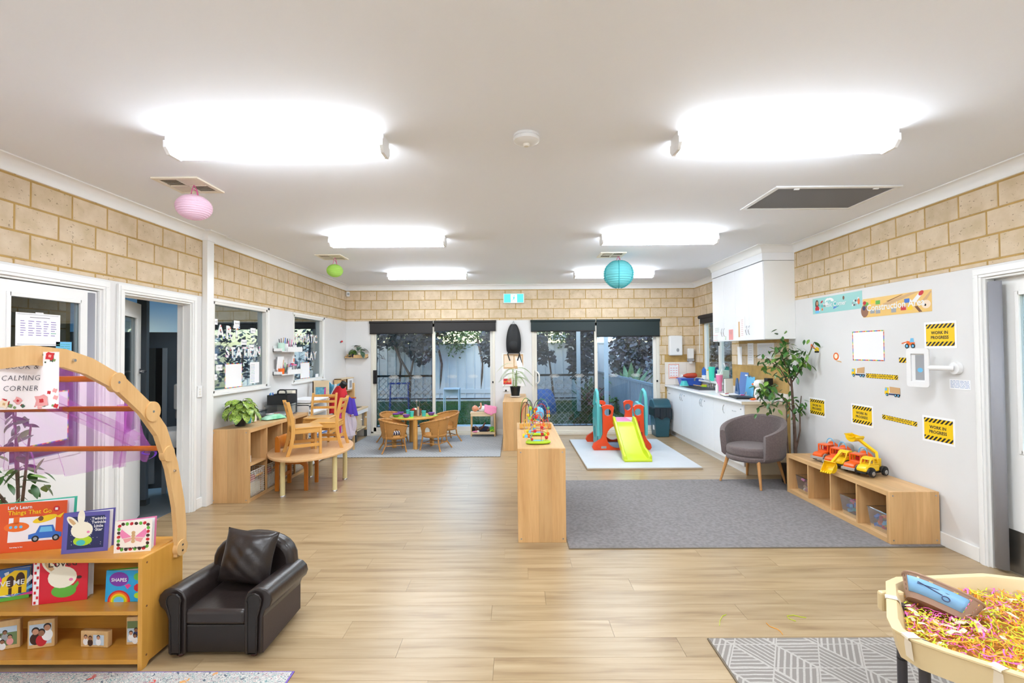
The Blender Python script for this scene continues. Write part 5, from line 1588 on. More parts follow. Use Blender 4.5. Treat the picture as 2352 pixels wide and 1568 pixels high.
m=MB('pot_black');m.lathe([(0,0),(0.10,0),(0.125,0.22),(0.13,0.24),(0.115,0.24),(0.11,0.2),(0,0.2)],24);m.build('pot',t,smooth=True)
m=MB('soil');m.cyl((0,0,0.19),0.108,0.015,20);m.build('soil',t)
br=[[(0,0,0.2),(0.01,0,0.6),(0.0,-0.02,0.95),(-0.02,0.0,1.30)],[(0.01,0,0.55),(0.09,-0.05,0.85),(0.13,-0.06,1.15)],[(0.0,0,0.7),(-0.06,0.05,1.0),(-0.1,0.05,1.3)],[(0,0,0.6),(0.0,-0.13,0.8),(0.02,-0.18,0.95)]]
m=MB('bark')
for b in br:m.tube(b,[0.009-0.002*i for i in range(len(b))],6)
m.build('stem',t)
leaves_on(t,br,70,9,1.25,0.05)
t=thing('light_switch','white light switch plate on the left wall beside the post','light switch',(XN+0.001,4.905,1.17))
m=MB('white_plastic');m.box(0,0.012,-0.036,0.036,-0.058,0.058);m.build('plate',t,bevel=0.004)
m=MB('cream_plastic')
for k in range(3):m.box(0.012,0.016,-0.012,0.012,-0.035+0.026*k,-0.017+0.026*k)
m.build('rocker',t,bevel=0.002)
# ------------------------- on and in the left cube shelf
pm('leaf_varieg',(44,96,34),0.35,var=(60,0.5,(176,200,84)),rnd=0.12);pm('teal_cup',(72,186,200),0.4);pm('tin_cream',(240,232,214),0.4)
pm('wipes_green',(190,232,210),0.35,var=(7,0.3,(96,196,140)));pm('wire_white',(240,238,232),0.4);pm('caddy_black',(24,26,28),0.35)
def broad_leaf(mat,L,W):
 mb=MB(mat)
 def f(u,v):
  wv=W*0.5*math.sin(PI*min(1,0.04+v*0.95))**0.7
  return(L*v,(u-0.5)*2*wv,0.05*L*math.sin(PI*v)-0.28*L*v*v+0.16*(abs(u-0.5)*2)*wv)
 mb.grid(f,5,7);return mb.mesh('leaf',True,0)
def pot(t,r0,r1,h,mat='pot_black'):
 m=MB(mat);m.lathe([(0,0),(r0,0),(r1*0.97,h*0.82),(r1*1.04,h*0.83),(r1*1.06,h),(r1*0.95,h),(r1*0.9,h*0.86),(0,h*0.86)],28);m.build('pot',t,smooth=True)
 m=MB('soil');m.cyl((0,0,h*0.84),r1*0.88,0.006,18);m.build('soil',t)
t=thing('potted_plant','bushy green and yellow variegated plant in a black pot on the left cube shelf','potted plant',(-2.99,5.28,0.77))
pot(t,0.052,0.072,0.125)
bl=[broad_leaf('leaf_varieg',0.13,0.085),broad_leaf('leaf_varieg',0.11,0.075)]
rn=random.Random(12)
st=MB('leaf_green')
for k in range(46):
 a=k*2.399;lv=k/46
 rr=0.03+0.10*math.sqrt(lv)*rn.uniform(0.6,1.1);z=0.28-0.14*lv+rn.uniform(-0.02,0.02)
 p=(rr*math.cos(a),rr*math.sin(a),z)
 st.tube([(0.01*math.cos(a),0.01*math.sin(a),0.1),(rr*0.5*math.cos(a),rr*0.5*math.sin(a),z*0.75),p],0.0025,4,caps=False)
 link('leaf',bl[k%2],t,p,(rn.uniform(-0.3,0.3),0.15+0.75*lv+rn.uniform(-0.2,0.2),a),(rn.uniform(0.8,1.1),)*3)
st.build('stem',t)
t=thing('pencil_cup','turquoise cup of pencils behind the black plant pot','cup',(-3.01,5.46,0.77))
m=MB('teal_cup');m.lathe([(0,0),(0.034,0),(0.040,0.10),(0.037,0.10),(0.032,0.004),(0,0.004)],24);m.build('cup_body',t,smooth=True)
for k,c in enumerate(('c_red','c_tan','c_lime','c_yellow','c_brown')):
 a=k*1.3;m=MB(c);m.tube([(0.012*math.cos(a),0.012*math.sin(a),0.01),(0.028*math.cos(a),0.028*math.sin(a),0.135+0.012*k)],0.0055,6);m.build('pencil',t)
t=thing('storage_tin','cream tin with a blue lid rim and brushes, next to the turquoise cup','tin',(-3.03,5.60,0.77))
m=MB('tin_cream');m.lathe([(0,0),(0.042,0),(0.042,0.15),(0.039,0.15),(0.039,0.005),(0,0.005)],28);m.build('tin_body',t,smooth=True)
m=MB('c_sky');m.lathe([(0.0425,0.125),(0.0445,0.128),(0.0445,0.155),(0.041,0.155)],28);m.build('rim',t,smooth=True)
for k,c in enumerate(('c_orange','c_brown','c_tan')):
 a=k*2;m=MB(c);m.tube([(0.01*math.cos(a),0.01*math.sin(a),0.02),(0.025*math.cos(a),0.025*math.sin(a),0.2+0.01*k)],0.006,6);m.build('brush',t)
t=thing('wipes_packet','green and white packet of baby wipes on the left cube shelf','wipes packet',(-2.90,5.83,0.77),R(62))
m=MB('wipes_green');m.grid(lambda u,v:((u-0.5)*0.27,(v-0.5)*0.13,0.002+0.062*(math.sin(PI*u)**0.5)*(math.sin(PI*v)**0.5)),18,12);m.grid(lambda u,v:((u-0.5)*0.27,(v-0.5)*0.13,0.0),3,3);m.build('packet',t,smooth=True,angle=0)
link('lettering',textmesh('wipes',0.034,'c_red'),t,(0.02,-0.03,0.066),(R(35),0,0))
m=MB('c_white');m.prism(m.rrect(-0.09,-0.02,-0.03,0.03,0.012),0.058,0.064);m.build('opening_flap',t)
def clear_tub(loc,rz,w,d,h,label,lid=True):
 t=thing('clear_tub',label,'plastic tub',loc,rz)
 m=MB('tub_clear');s=0.004
 m.box(0,w,0,s,0,h);m.box(0,w,d-s,d,0,h);m.box(0,s,s,d-s,0,h);m.box(w-s,w,s,d-s,0,h);m.box(s,w-s,s,d-s,0,s);m.build('tub_walls',t)
 m=MB('tub_clear');m.box(-0.008,w+0.008,-0.008,0.0,h-0.012,h);m.box(-0.008,w+0.008,d,d+0.008,h-0.012,h);m.box(-0.008,0,0,d,h-0.012,h);m.box(w,w+0.008,0,d,h-0.012,h);m.build('rim',t)
 if lid:
  m=MB('tub_clear');m.box(-0.01,w+0.01,-0.01,d+0.01,h,h+0.01);m.build('lid',t,bevel=0.003)
 return t
clear_tub((-3.10,6.02,0.77),0,0.26,0.30,0.13,'clear plastic tub with a lid under the black caddy')
m=MB('paper');m.box(-3.08,-2.87,6.04,6.29,0.776,0.80);tag(m.build('paper_stack'),'stack of white paper inside the clear plastic tub','paper')
clear_tub((-3.13,5.70,0.77),0,0.10,0.22,0.10,'small open clear tub behind the wipes packet',lid=False)
t=thing('desk_caddy','black handled caddy with blue scissors standing on the clear tub','caddy',(-3.09,6.04,0.911))
m=MB('caddy_black');s=0.004
m.box(0,0.25,0,s,0,0.12);m.box(0,0.25,0.26-s,0.26,0,0.12);m.box(0,s,0,0.26,0,0.12);m.box(0.25-s,0.25,0,0.26,0,0.12);m.box(0,0.25,0,0.26,0,s);m.box(0,0.25,0.128,0.132,0,0.12);m.build('caddy_body',t,bevel=0.002)
m=MB('caddy_black');m.tube([(0.07,0.13,0.11),(0.075,0.13,0.16),(0.10,0.13,0.175),(0.15,0.13,0.175),(0.175,0.13,0.16),(0.18,0.13,0.11)],0.010,8);m.build('handle',t,smooth=True)
for k in range(4):
 m=MB(('c_blue','c_sky','c_white','c_blue')[k]);m.box(0.02+0.012*k,0.028+0.012*k,0.02,0.035,0.006,0.14+0.01*(k%2));m.build('scissors',t)
t=thing('file_box','cream file box with printed label at the far end of the left cube shelf','file box',(-3.12,6.36,0.77))
m=MB('tin_cream');m.box(0,0.20,0,0.10,0,0.29);m.build('box_body',t,bevel=0.004)
m=MB('ink');m.box(0.02,0.20,0.104,0.14,0,0.30);m.build('dark_folder',t)
lm=MB('ink_grey');[lm.box(0.2005,0.201,0.02,0.08,0.10+0.03*k,0.108+0.03*k)for k in range(5)];tag(lm.build('label_print',t),kind='stuff')
def wire_basket(loc,label):
 t=thing('wire_basket',label,'basket',loc,group='white wire baskets in the left cube shelf')
 w,d,h=0.30,0.31,0.265;g=MB('wire_white');r=0.0022
 for k in range(13):
  y=w*k/12
  g.tube([(0,y,0),(0,y,h)],r,4,caps=False)
 for k in range(12):
  z=h*k/11
  g.tube([(0,0,z),(0,w,z)],r,4,caps=False);g.tube([(0,0,z),(-d,0,z)],r,4,caps=False);g.tube([(0,w,z),(-d,w,z)],r,4,caps=False)
 for k in range(12):
  x=-d*k/11
  g.tube([(x,0,0),(x,0,h)],r,4,caps=False);g.tube([(x,w,0),(x,w,h)],r,4,caps=False);g.tube([(x,0,0),(x,w,0)],r,4,caps=False)
 tag(g.build('wire_mesh',t),kind='stuff')
 m=MB('wire_white');m.tube([(0,0,h),(0,w,h),(-d,w,h),(-d,0,h)],0.004,6,closed=True);m.build('rim',t)
 m=MB('pine');m.tube([(0.018,w*0.3,h-0.055),(0.018,w*0.7,h-0.055)],0.011,10);hh=m.build('handle',t,smooth=True)
 m=MB('wire_white');m.tube([(0,w*0.3,h),(0.018,w*0.3,h-0.055)],0.003,5);m.tube([(0,w*0.7,h),(0.018,w*0.7,h-0.055)],0.003,5);m.build('handle_wire',hh)
 m=MB('c_cream');m.box(-d+0.02,-0.03,0.03,w-0.03,0.01,0.13);m.use('c_red');m.box(-0.12,-0.05,0.05,0.2,0.13,0.2);m.build('contents',t,bevel=0.01)
 return t
for k,lb in enumerate(('nearest white wire basket in the bottom row of the left cube shelf','second white wire basket from the near end of the left cube shelf','third white wire basket of the left cube shelf, behind the orange chair','white wire basket at the far end of the left cube shelf')):
 wire_basket((-2.79,5.055+0.038+0.35*k+0.016,0.040),lb)
t=thing('paper_box','small white open box in the upper near cell of the left cube shelf','box',(-2.94,5.10,0.39))
m=MB('c_white');m.box(0,0.10,0,0.12,0,0.004);m.box(0,0.10,0,0.004,0,0.07);m.box(0,0.10,0.116,0.12,0,0.07);m.box(0,0.004,0,0.12,0,0.07);m.build('box_tray',t)
m=MB('paper');m.box(0.008,0.09,0.008,0.11,0.004,0.04);m.build('paper_slips',t)
t=thing('paper_rack','white paper rack stacked with coloured paper between the cube shelf and the mirror','paper rack',(-3.13,6.56,0))
for z in(0.02,0.22,0.40,0.56,0.70,0.84):
 m=MB('c_white');m.box(0,0.34,0,0.62,z,z+0.012);m.build('tray',t)
for y in(0,0.608):
 m=MB('c_white');m.box(0,0.34,y,y+0.012,0,0.86);m.build('side_panel',t)
rn=random.Random(8)
for z in(0.232,0.412,0.572,0.712,0.852):
 for k in range(3):
  c=rn.choice(['paper','paper','c_sky','c_cream','ink_blue'])
  m=MB(c);h=rn.uniform(0.008,0.022);m.box(0.02,0.36+rn.uniform(-.02,.03),0.03+rn.uniform(0,.05),0.56+rn.uniform(-.04,.04),z+k*0.022,z+k*0.022+h,xf((0,0,0),(0,0,rn.uniform(-.04,.04))));m.build('paper_sheaf',t)
def scallop_shelf(loc,L,label,mat,tall=0.06,parent_rot=R(90),D=0.12):
 """local x along the wall, front towards local -Y"""
 t=thing('wall_shelf',label,'wall shelf',loc,parent_rot)
 m=MB(mat);m.box(0,L,-D,0,0,0.012);m.build('shelf_base',t,bevel=0.002)
 m=MB(mat);m.box(0,L,-0.012,0,0,tall+0.02);m.build('back_rail',t)
 pts=[(0.16,0.0),(L,0.0),(L,tall)]
 n=6
 for k in range(n*5):
  x=L-(L-0.16)*k/(n*5);pts.append((x,tall+0.012*abs(math.sin(PI*(k/5.0)))))
 pts.append((0.16,tall))
 m=MB(mat);m.prism(pts,-D-0.008,-D,'Y');m.build('scalloped_front',t)
 for x in(0,L-0.01):
  m=MB(mat);m.box(x,x+0.01,-D,0,0,tall*0.8);m.build('shelf_end',t)
 return t
scallop_shelf((XF+0.001,6.34,1.568),0.60,'upper white scalloped craft shelf on the left wall','c_white')
scallop_shelf((XF+0.001,6.34,1.262),0.60,'lower white scalloped craft shelf on the left wall','c_white')
def tumbler(x,y,z,r,h,mat,label,contents=(),sq=False):
 t=thing('craft_cup',label,'cup',(x,y,z))
 m=MB(mat)
 if sq:m.frustum((0,0,0),(0,0,h),r*1.05,r*1.25,4)
 else:m.lathe([(0,0),(r*0.85,0),(r,h),(r*0.93,h),(r*0.8,0.005),(0,0.005)],20)
 m.build('cup_body',t,smooth=not sq)
 for k,(c,hh)in enumerate(contents):
  a=k*2.1;q=MB(c);q.tube([(0.3*r*math.cos(a),0.3*r*math.sin(a),0.02),(0.75*r*math.cos(a),0.75*r*math.sin(a),hh)],0.005,6);q.build('tool',t)
 return t
pm('cup_mint',(196,228,212),0.4)
tumbler(-3.105,6.44,1.581,0.045,0.11,'cup_mint','pale mint cup of paint brushes on the upper craft shelf',(('c_tan',0.18),('c_brown',0.17),('c_black',0.16)))
tumbler(-3.11,6.57,1.581,0.036,0.10,'c_white','white cup of black-handled scissors on the upper craft shelf',(('c_black',0.17),('c_blue',0.18),('c_sky',0.17),('c_black',0.15)))
tumbler(-3.11,6.70,1.581,0.036,0.09,'tub_clear','clear cup of pink-handled scissors on the upper craft shelf',(('c_pink',0.16),('c_grey',0.17),('c_hotpink',0.14)))
tumbler(-3.11,6.82,1.581,0.036,0.085,'c_white','white pot with purple handles at the right of the upper craft shelf',(('c_purple',0.13),('c_navy',0.12)))
tumbler(-3.105,6.44,1.275,0.042,0.075,'c_orange','orange pot with a glue brush on the lower craft shelf',(('c_tan',0.19),('c_white',0.1)))
tumbler(-3.11,6.56,1.275,0.038,0.09,'tub_clear','clear pot of black and green markers on the lower craft shelf',(('c_black',0.13),('c_green',0.15),('c_purple',0.13)))
tumbler(-3.11,6.67,1.275,0.038,0.085,'c_white','white pot of pastel markers on the lower craft shelf',(('c_sky',0.12),('c_pink',0.13),('c_yellow',0.13),('c_purple',0.14)))
t=thing('craft_tray','silver craft tins with pink lids stacked on the lower craft shelf','craft tin',(-3.11,6.80,1.275))
m=MB('steel');m.cyl((0,0,0),0.05,0.05,20);m.cyl((0,0,0.053),0.05,0.05,20);m.build('tin',t,smooth=True)
m=MB('c_pink');m.cyl((0,0,0.104),0.045,0.018,16);m.use('c_red');m.box(-0.03,0.0,-0.02,0.02,0.122,0.135);m.build('lid',t)
t=thing('glue_tube','upright orange and white glue tube on top of the craft tins','glue tube',(-3.11,6.80,1.411))
m=MB('c_white');m.prism([(-0.022,0.0),(0.022,0.0),(0.016,0.1),(-0.016,0.1)],-0.008,0.008,'X');m.build('tube_body',t)
m=MB('c_orange');m.box(0.0085,0.0095,-0.012,0.012,0.02,0.07);m.build('tube_label',t)
t=thing('clipboard','upright sheets and a clipboard at the left end of the lower craft shelf','clipboard',(-3.14,6.365,1.275),R(0))
m=MB('paper');m.box(0,0.004,0,0.17,0,0.235,xf((0,0,0),(0,R(5),0)));m.build('sheet',t)
m=MB('c_grey');m.box(0.006,0.009,-0.005,0.03,0,0.225);m.build('board',t)
scallop_shelf((-3.155,YB-0.001,1.452),0.40,'small oak scalloped plant shelf in the far left corner','pine',0.05,R(0),0.11)
t=thing('potted_plant','dark striped calathea in a cream pot on the corner shelf','potted plant',(-2.87,YB-0.065,1.464))
pot(t,0.045,0.055,0.085,'c_cream');pm('leaf_calathea',(36,62,44),0.35,var=(20,0.4,(92,122,96)))
cl=broad_leaf('leaf_calathea',0.17,0.10)
for k,(a,z,tl)in enumerate(((0.3,0.22,0.3),(-1.6,0.24,0.2),(-2.7,0.25,-0.3),(1.3,0.2,0.4),(-0.8,0.16,0.7),(2.6,0.26,-0.1))):
 link('leaf',cl,t,(0.02*math.cos(a),0.02*math.sin(a)-0.01,z-0.05),(0,tl,a),(0.9,)*3)
s=MB('leaf_green');[s.tube([(0,0,0.07),(0.02*math.cos(a),0.02*math.sin(a),0.17)],0.003,4)for a in(0.3,-1.6,2.7,1.3)];s.build('stem',t)
t=thing('potted_plant','small white-flowered plant in a dark blue pot on the corner shelf','potted plant',(-3.0,YB-0.06,1.464))
pot(t,0.032,0.04,0.06,'c_navy')
sl=broad_leaf('leaf_hedge',0.06,0.045)
for k in range(22):
 a=k*2.4;r=0.05*math.sqrt(k/22);link('leaf',sl,t,(r*math.cos(a)-0.02,r*math.sin(a)*0.6-0.01,0.08+0.06*(1-k/22)),(0,0.2+0.6*k/22,a))
f=MB('c_white')
for(x,z)in((0.0,0.16),(0.04,0.14),(-0.03,0.17),(0.05,0.17)):f.sphere((x,-0.02,z),0.014,8,6)
f.build('flower',t,smooth=True)
t=thing('glass_vase','small glass vase with dark pebbles at the left of the corner shelf','vase',(-3.08,YB-0.07,1.464))
m=MB('tub_clear');m.lathe([(0,0),(0.028,0),(0.034,0.03),(0.022,0.07),(0.026,0.09),(0.023,0.09),(0.019,0.07),(0,0.06)],18);m.build('vase_body',t,smooth=True)
m=MB('c_black');m.sphere((0,0,0.018),(0.024,0.024,0.014),10,6);m.build('pebbles',t)
t=thing('butterfly_ornament','tiny red and purple butterfly ornament above the corner shelf','ornament',(XF+0.004,8.80,1.75))
m=MB('c_red');m.add([(0.002,0,0),(0.02,0.03,0.03),(0.03,0.05,0.0),(0.012,0.02,-0.012)],[(0,1,2,3)]);m.use('c_purple');m.add([(0.002,0,0),(0.02,-0.025,-0.02),(0.02,-0.045,0.005),(0.006,-0.015,0.014)],[(0,1,2,3)]);m.build('wings',t,solid=0.002)
m=MB('ink');m.tube([(0.002,-0.005,-0.01),(0.004,0.005,0.01)],0.003,6);m.build('body',t)
def plate(loc,w,h,label,cat,screen=False,dot=False):
 t=thing('wall_plate',label,cat,loc)
 m=MB('cream_plastic');m.box(-w/2,w/2,-0.018,0,-h/2,h/2);m.build('case',t,bevel=0.004)
 if screen:
  m=MB('ink');m.box(-w*0.3,w*0.3,-0.020,-0.017,-h*0.1,h*0.28);m.build('display',t)
 if dot:
  m=MB('ink');m.frustum((0,-0.021,0),(0,-0.017,0),0.005,0.005,10);m.build('button',t)
 return t
plate((-2.945,YB-0.001,1.625),0.125,0.11,'cream thermostat with dark display in the far left corner','thermostat',True)
plate((-2.925,YB-0.001,1.492),0.12,0.075,'cream blank wall plate below the thermostat','wall plate',False,True)
t=thing('motion_sensor','white motion sensor under the cornice in the far left corner','motion sensor',(-3.13,YB-0.03,2.655),R(40))
m=MB('white_plastic');m.box(-0.03,0.03,-0.03,0.02,-0.05,0.04);m.build('case',t,bevel=0.008)
m=MB('c_grey');m.box(-0.02,0.02,-0.033,-0.028,-0.03,0.015);m.build('lens',t,bevel=0.004)
GX=XF-0.043
def letters_on_glass(word,y,z,size,label,cols,sp=1.0):
 t=thing('window_letters',label,'lettering',(GX,y,z),R(90))
 rn=random.Random(len(word))
 x=0
 for i,ch in enumerate(word):
  me=textmesh(ch,size,'c_white',bold=size*0.035,depth=0.001)
  w=max(v.co.x for v in me.vertices)-min(v.co.x for v in me.vertices)
  zz=rn.uniform(-.008,.008)
  o=link('letter',me,t,(x+w/2,-0.002,zz),(R(90),0,R(0)))
  d=MB(cols[0])
  for k in range(9):
   v=me.vertices[rn.randrange(len(me.vertices))].co*0.8
   disc(d,cols[k%len(cols)],v.x,v.y,size*0.05,0,8,0.1)
  dm=MB();dm.mats=d.mats;dm.v=[Vector((p.x,p.z,0.0016))for p in d.v];dm.f=d.f;dm.mi=d.mi
  dm.build('spots',o)
  x+=w+size*0.10*sp
 return t
letters_on_glass('ART',5.20,1.79,0.20,'white spotted ART letters stuck on the tall interior window',['c_red','c_blue','c_green','c_purple','c_orange'])
letters_on_glass('STATION',5.37,1.565,0.165,'white spotted STATION letters stuck on the tall interior window',['c_red','c_blue','c_green','c_purple','c_hotpink'],0.5)
letters_on_glass('DRAMATIC',6.96,1.77,0.17,'rainbow-tipped DRAMATIC letters stuck on the narrow interior window',['c_blue','c_red','c_yellow'],0.4)
letters_on_glass('PLAY',7.40,1.50,0.17,'rainbow-tipped PLAY letters stuck on the narrow interior window',['c_blue','c_red','c_yellow'],0.4)
def card(y0,y1,z0,z1,label,draw,face=0.0):
 return wallsheet('notice_card',GX+0.002+face,y0,y1,z0,z1,label,'notice',draw)
def cword(s,sz=0.022):
 def f(t,w,h):
  link('lettering',textmesh(s,sz,'ink'),t,(w*0.45,-0.0018,h/2),(R(90),0,0));m=MB('ink_grey');oval(m,'ink_grey',w*0.86,h/2,w*0.05,h*0.22,-0.0018);m.build('picture',t)
 return f
for y0,z0,s,lb in((5.11,1.865,'Scissors','small Scissors word card at the top left of the tall interior window'),(5.53,1.87,'Pencils','small Pencils word card at the top of the tall interior window'),(5.88,1.80,'Paint','small Paint word card at the upper right of the tall interior window'),(5.68,1.655,'Crayons','small word card between the ART letters and STATION letters'),(5.85,1.595,'Markers','small word card above the N of STATION'),(5.20,1.37,'Glue','small Glue word card below the STATION letters'),(5.105,1.49,'Paper','small word card at the left edge of the tall interior window'),(5.105,1.27,'Tape','small sketch card at the lower left of the tall interior window')):
 card(y0,y0+0.115,z0,z0+0.062,lb,cword(s))
card(5.36,5.70,1.165,1.44,'blank white sheet with rainbow border at the bottom of the tall interior window',lambda t,w,h:dotborder(t,w,h))
card(5.87,6.08,1.19,1.445,'white printed list sheet at the right of the tall interior window',lambda t,w,h:lines(t,w,h,['ink_green','ink_blue','ink_grey'],0.02,w*0.5,0.02,h-0.03,12,5,0.004))
card(7.25,7.58,1.165,1.41,'blank white sheet with rainbow border on the narrow interior window',lambda t,w,h:dotborder(t,w,h))
card(7.80,7.92,1.165,1.215,'small white card at the lower right of the narrow interior window',None)
# ------------------------- oval table with chairs
t=thing('oval_table','low oval beech table with cream legs beside the left cube shelf','table',(-2.40,5.75,0),R(8.6))
m=MB('beech_table');n=56
m.prism([(0.45*math.cos(2*PI*i/n),0.70*math.sin(2*PI*i/n))for i in range(n)],0.415,0.438);m.build('tabletop',t,bevel=0.004,smooth=True)
pm('leg_cream',(226,212,158),0.35)
for(x,y)in((-2.531,5.285),(-2.04,5.489),(-2.10,5.99),(-2.576,6.109)):
 q=Vector((x+2.40,y-5.75,0));q.rotate(Euler((0,0,R(-8.6))))
 m=MB('leg_cream');m.cyl((0,0,0.012),0.026,0.404,20);lo=m.build('leg',t,(q.x,q.y,0),smooth=True)
 m=MB('chrome');m.lathe([(0,0),(0.031,0),(0.031,0.006),(0.027,0.014),(0,0.014)],20);m.build('foot_glide',lo,smooth=True)
def ladder_chair(loc,rz,s,label):
 """kids' ladder-back chair; faces local +X, back at local -X"""
 t=thing('ladder_back_chair',label,'chair',loc,rz,group='honey maple ladder-back chairs')
 W=0.15;D=0.15
 m=MB('maple_x');m.prism(m.rrect(-D+0.0,D+0.012,-W-0.012,W+0.012,0.03),0.283,0.303);m.build('seat',t,bevel=0.006,smooth=True,angle=50)
 for sy in(-1,1):
  y=sy*W
  post=MB('maple');pts=[(-0.205,0.0),(-0.165,0.14),(-0.150,0.29),(-0.165,0.42),(-0.205,0.585)]
  N=len(pts)
  pl=[]
  fine=12
  for k in range(fine+1):
   f=k/fine*(N-1);i=min(int(f),N-2);g=f-i
   p0=pts[max(i-1,0)];p1=pts[i];p2=pts[i+1];p3=pts[min(i+2,N-1)]
   cr=[0.5*((2*p1[j])+(-p0[j]+p2[j])*g+(2*p0[j]-5*p1[j]+4*p2[j]-p3[j])*g*g+(-p0[j]+3*p1[j]-3*p2[j]+p3[j])*g**3)for j in(0,1)]
   pl.append(cr)
  poly2=[(p[0]-0.019,p[1])for p in pl]+[(p[0]+0.019,p[1])for p in pl[::-1]]
  post.prism(poly2,y-0.011,y+0.011,'Y');post.build('back_post',t,bevel=0.003)
  m=MB('maple');m.box(0.115,0.143,y-0.013,y+0.013,0,0.284);m.build('front_leg',t,bevel=0.003)
  m=MB('maple_x');m.box(-0.155,0.12,y-0.008,y+0.008,0.085,0.12);m.build('side_stretcher',t,bevel=0.003)
  m=MB('maple_x');m.box(-0.15,0.12,y-0.008,y+0.008,0.235,0.283);m.build('side_apron',t,bevel=0.002)
 for k,z in enumerate((0.55,0.475,0.40)):
  x=-0.195+0.035*k*0.75
  m=MB('maple');m.box(x-0.008,x+0.008,-W,W,z-0.016,z+0.016);m.build('back_slat',t,bevel=0.003)
 m=MB('maple');m.box(0.122,0.138,-W,W,0.235,0.283);m.build('front_apron',t,bevel=0.002)
 m=MB('maple');m.box(-0.158,-0.142,-W,W,0.10,0.135);m.build('rear_stretcher',t,bevel=0.002)
 m=MB('maple');m.box(-0.155,-0.140,-W,W,0.235,0.283);m.build('rear_apron',t,bevel=0.002)
 t.scale=(s,s,s)
 return t
ladder_chair((-2.36,5.47,0.4385),R(32),1.0,'ladder-back chair standing on the near end of the oval table, facing right')
ladder_chair((-2.265,5.855,0.4385),R(186),1.0,'ladder-back chair standing on the far end of the oval table, facing left')
ladder_chair((-2.505,6.225,0.4385),R(-86),1.0,'ladder-back chair at the far end of the oval table, facing the room')
t=thing('bentwood_chair','orange bent plywood child chair pushed under the oval table','chair',(-2.55,5.675,0),R(4))
for sy in(-1,1):
 y=sy*0.175
 f=MB('ply_orange');w=0.022
 f.prism([(-0.175,0.0),(-0.13,0.0),(-0.13,0.30),(0.10,0.30),(0.135,0.28),(0.145,0.24),(0.145,0.0),(0.188,0.0),(0.188,0.28),(0.165,0.33),(0.12,0.352),(-0.125,0.352),(-0.118,0.56),(-0.13,0.605),(-0.155,0.618),(-0.175,0.60)][::1],y-0.016,y+0.016,'Y')
 f.build('side_frame',t,bevel=0.006)
m=MB('ply_orange');m.box(-0.12,0.18,-0.16,0.16,0.335,0.35);m.build('seat',t,bevel=0.006)
m=MB('ply_orange');m.grid(lambda u,v:(-0.15-0.03*math.sin(PI*u),(u-0.5)*0.32,0.46+0.14*v),12,3);m.build('backrest',t,solid=0.012,smooth=True)
m=MB('ply_orange');m.box(-0.15,-0.14,-0.16,0.16,0.12,0.16);m.build('stretcher',t)
# ------------------------- rattan dining set
t=thing('round_table','small round wooden dining table with octagonal legs on the flecked rug','table',(-1.70,8.10,0.0095))
m=MB('maple_x');m.prism([(0.385*math.cos(2*PI*i/48),0.385*math.sin(2*PI*i/48))for i in range(48)],0.462,0.488);m.build('tabletop',t,bevel=0.006,smooth=True)
for(x,y)in((0.10,-0.33),(-0.27,-0.20),(0.31,-0.02),(-0.1,0.30)):
 m=MB('maple');m.frustum((x,y,0),(x,y,0.463),0.037,0.037,8);m.build('leg',t)
pm('rattan',(206,146,74),0.5,var=(30,0.25));
def weave(name,c1,c2):
 m=bpy.data.materials.new(name);m.use_nodes=True
 nt=m.node_tree;L=nt.links;b=nt.nodes['Principled BSDF'];b.inputs['Roughness'].default_value=0.6
 tc=nt.nodes.new('ShaderNodeTexCoord')
 sp=nt.nodes.new('ShaderNodeSeparateXYZ');L.new(tc.outputs['Object'],sp.inputs[0])
 an=math_node(nt,'ARCTAN2',sp.outputs[1],sp.outputs[0])
 a=math_node(nt,'SINE',math_node(nt,'MULTIPLY',an,46.0));z=math_node(nt,'SINE',math_node(nt,'MULTIPLY',sp.outputs[2],520.0))
 h=math_node(nt,'MULTIPLY',a,z)
 mx=nt.nodes.new('ShaderNodeMix');mx.data_type='RGBA';mx.inputs['A'].default_value=lin(c2);mx.inputs['B'].default_value=lin(c1)
 L.new(math_node(nt,'ADD',math_node(nt,'MULTIPLY',h,0.5),0.5),mx.inputs['Factor']);L.new(mx.outputs['Result'],b.inputs['Base Color'])
 bp=nt.nodes.new('ShaderNodeBump');bp.inputs['Strength'].default_value=0.7;bp.inputs['Distance'].default_value=0.004
 L.new(h,bp.inputs['Height']);L.new(bp.outputs[0],b.inputs['Normal']);MATS[name]=m
weave('wicker',(222,166,92),(176,116,52))
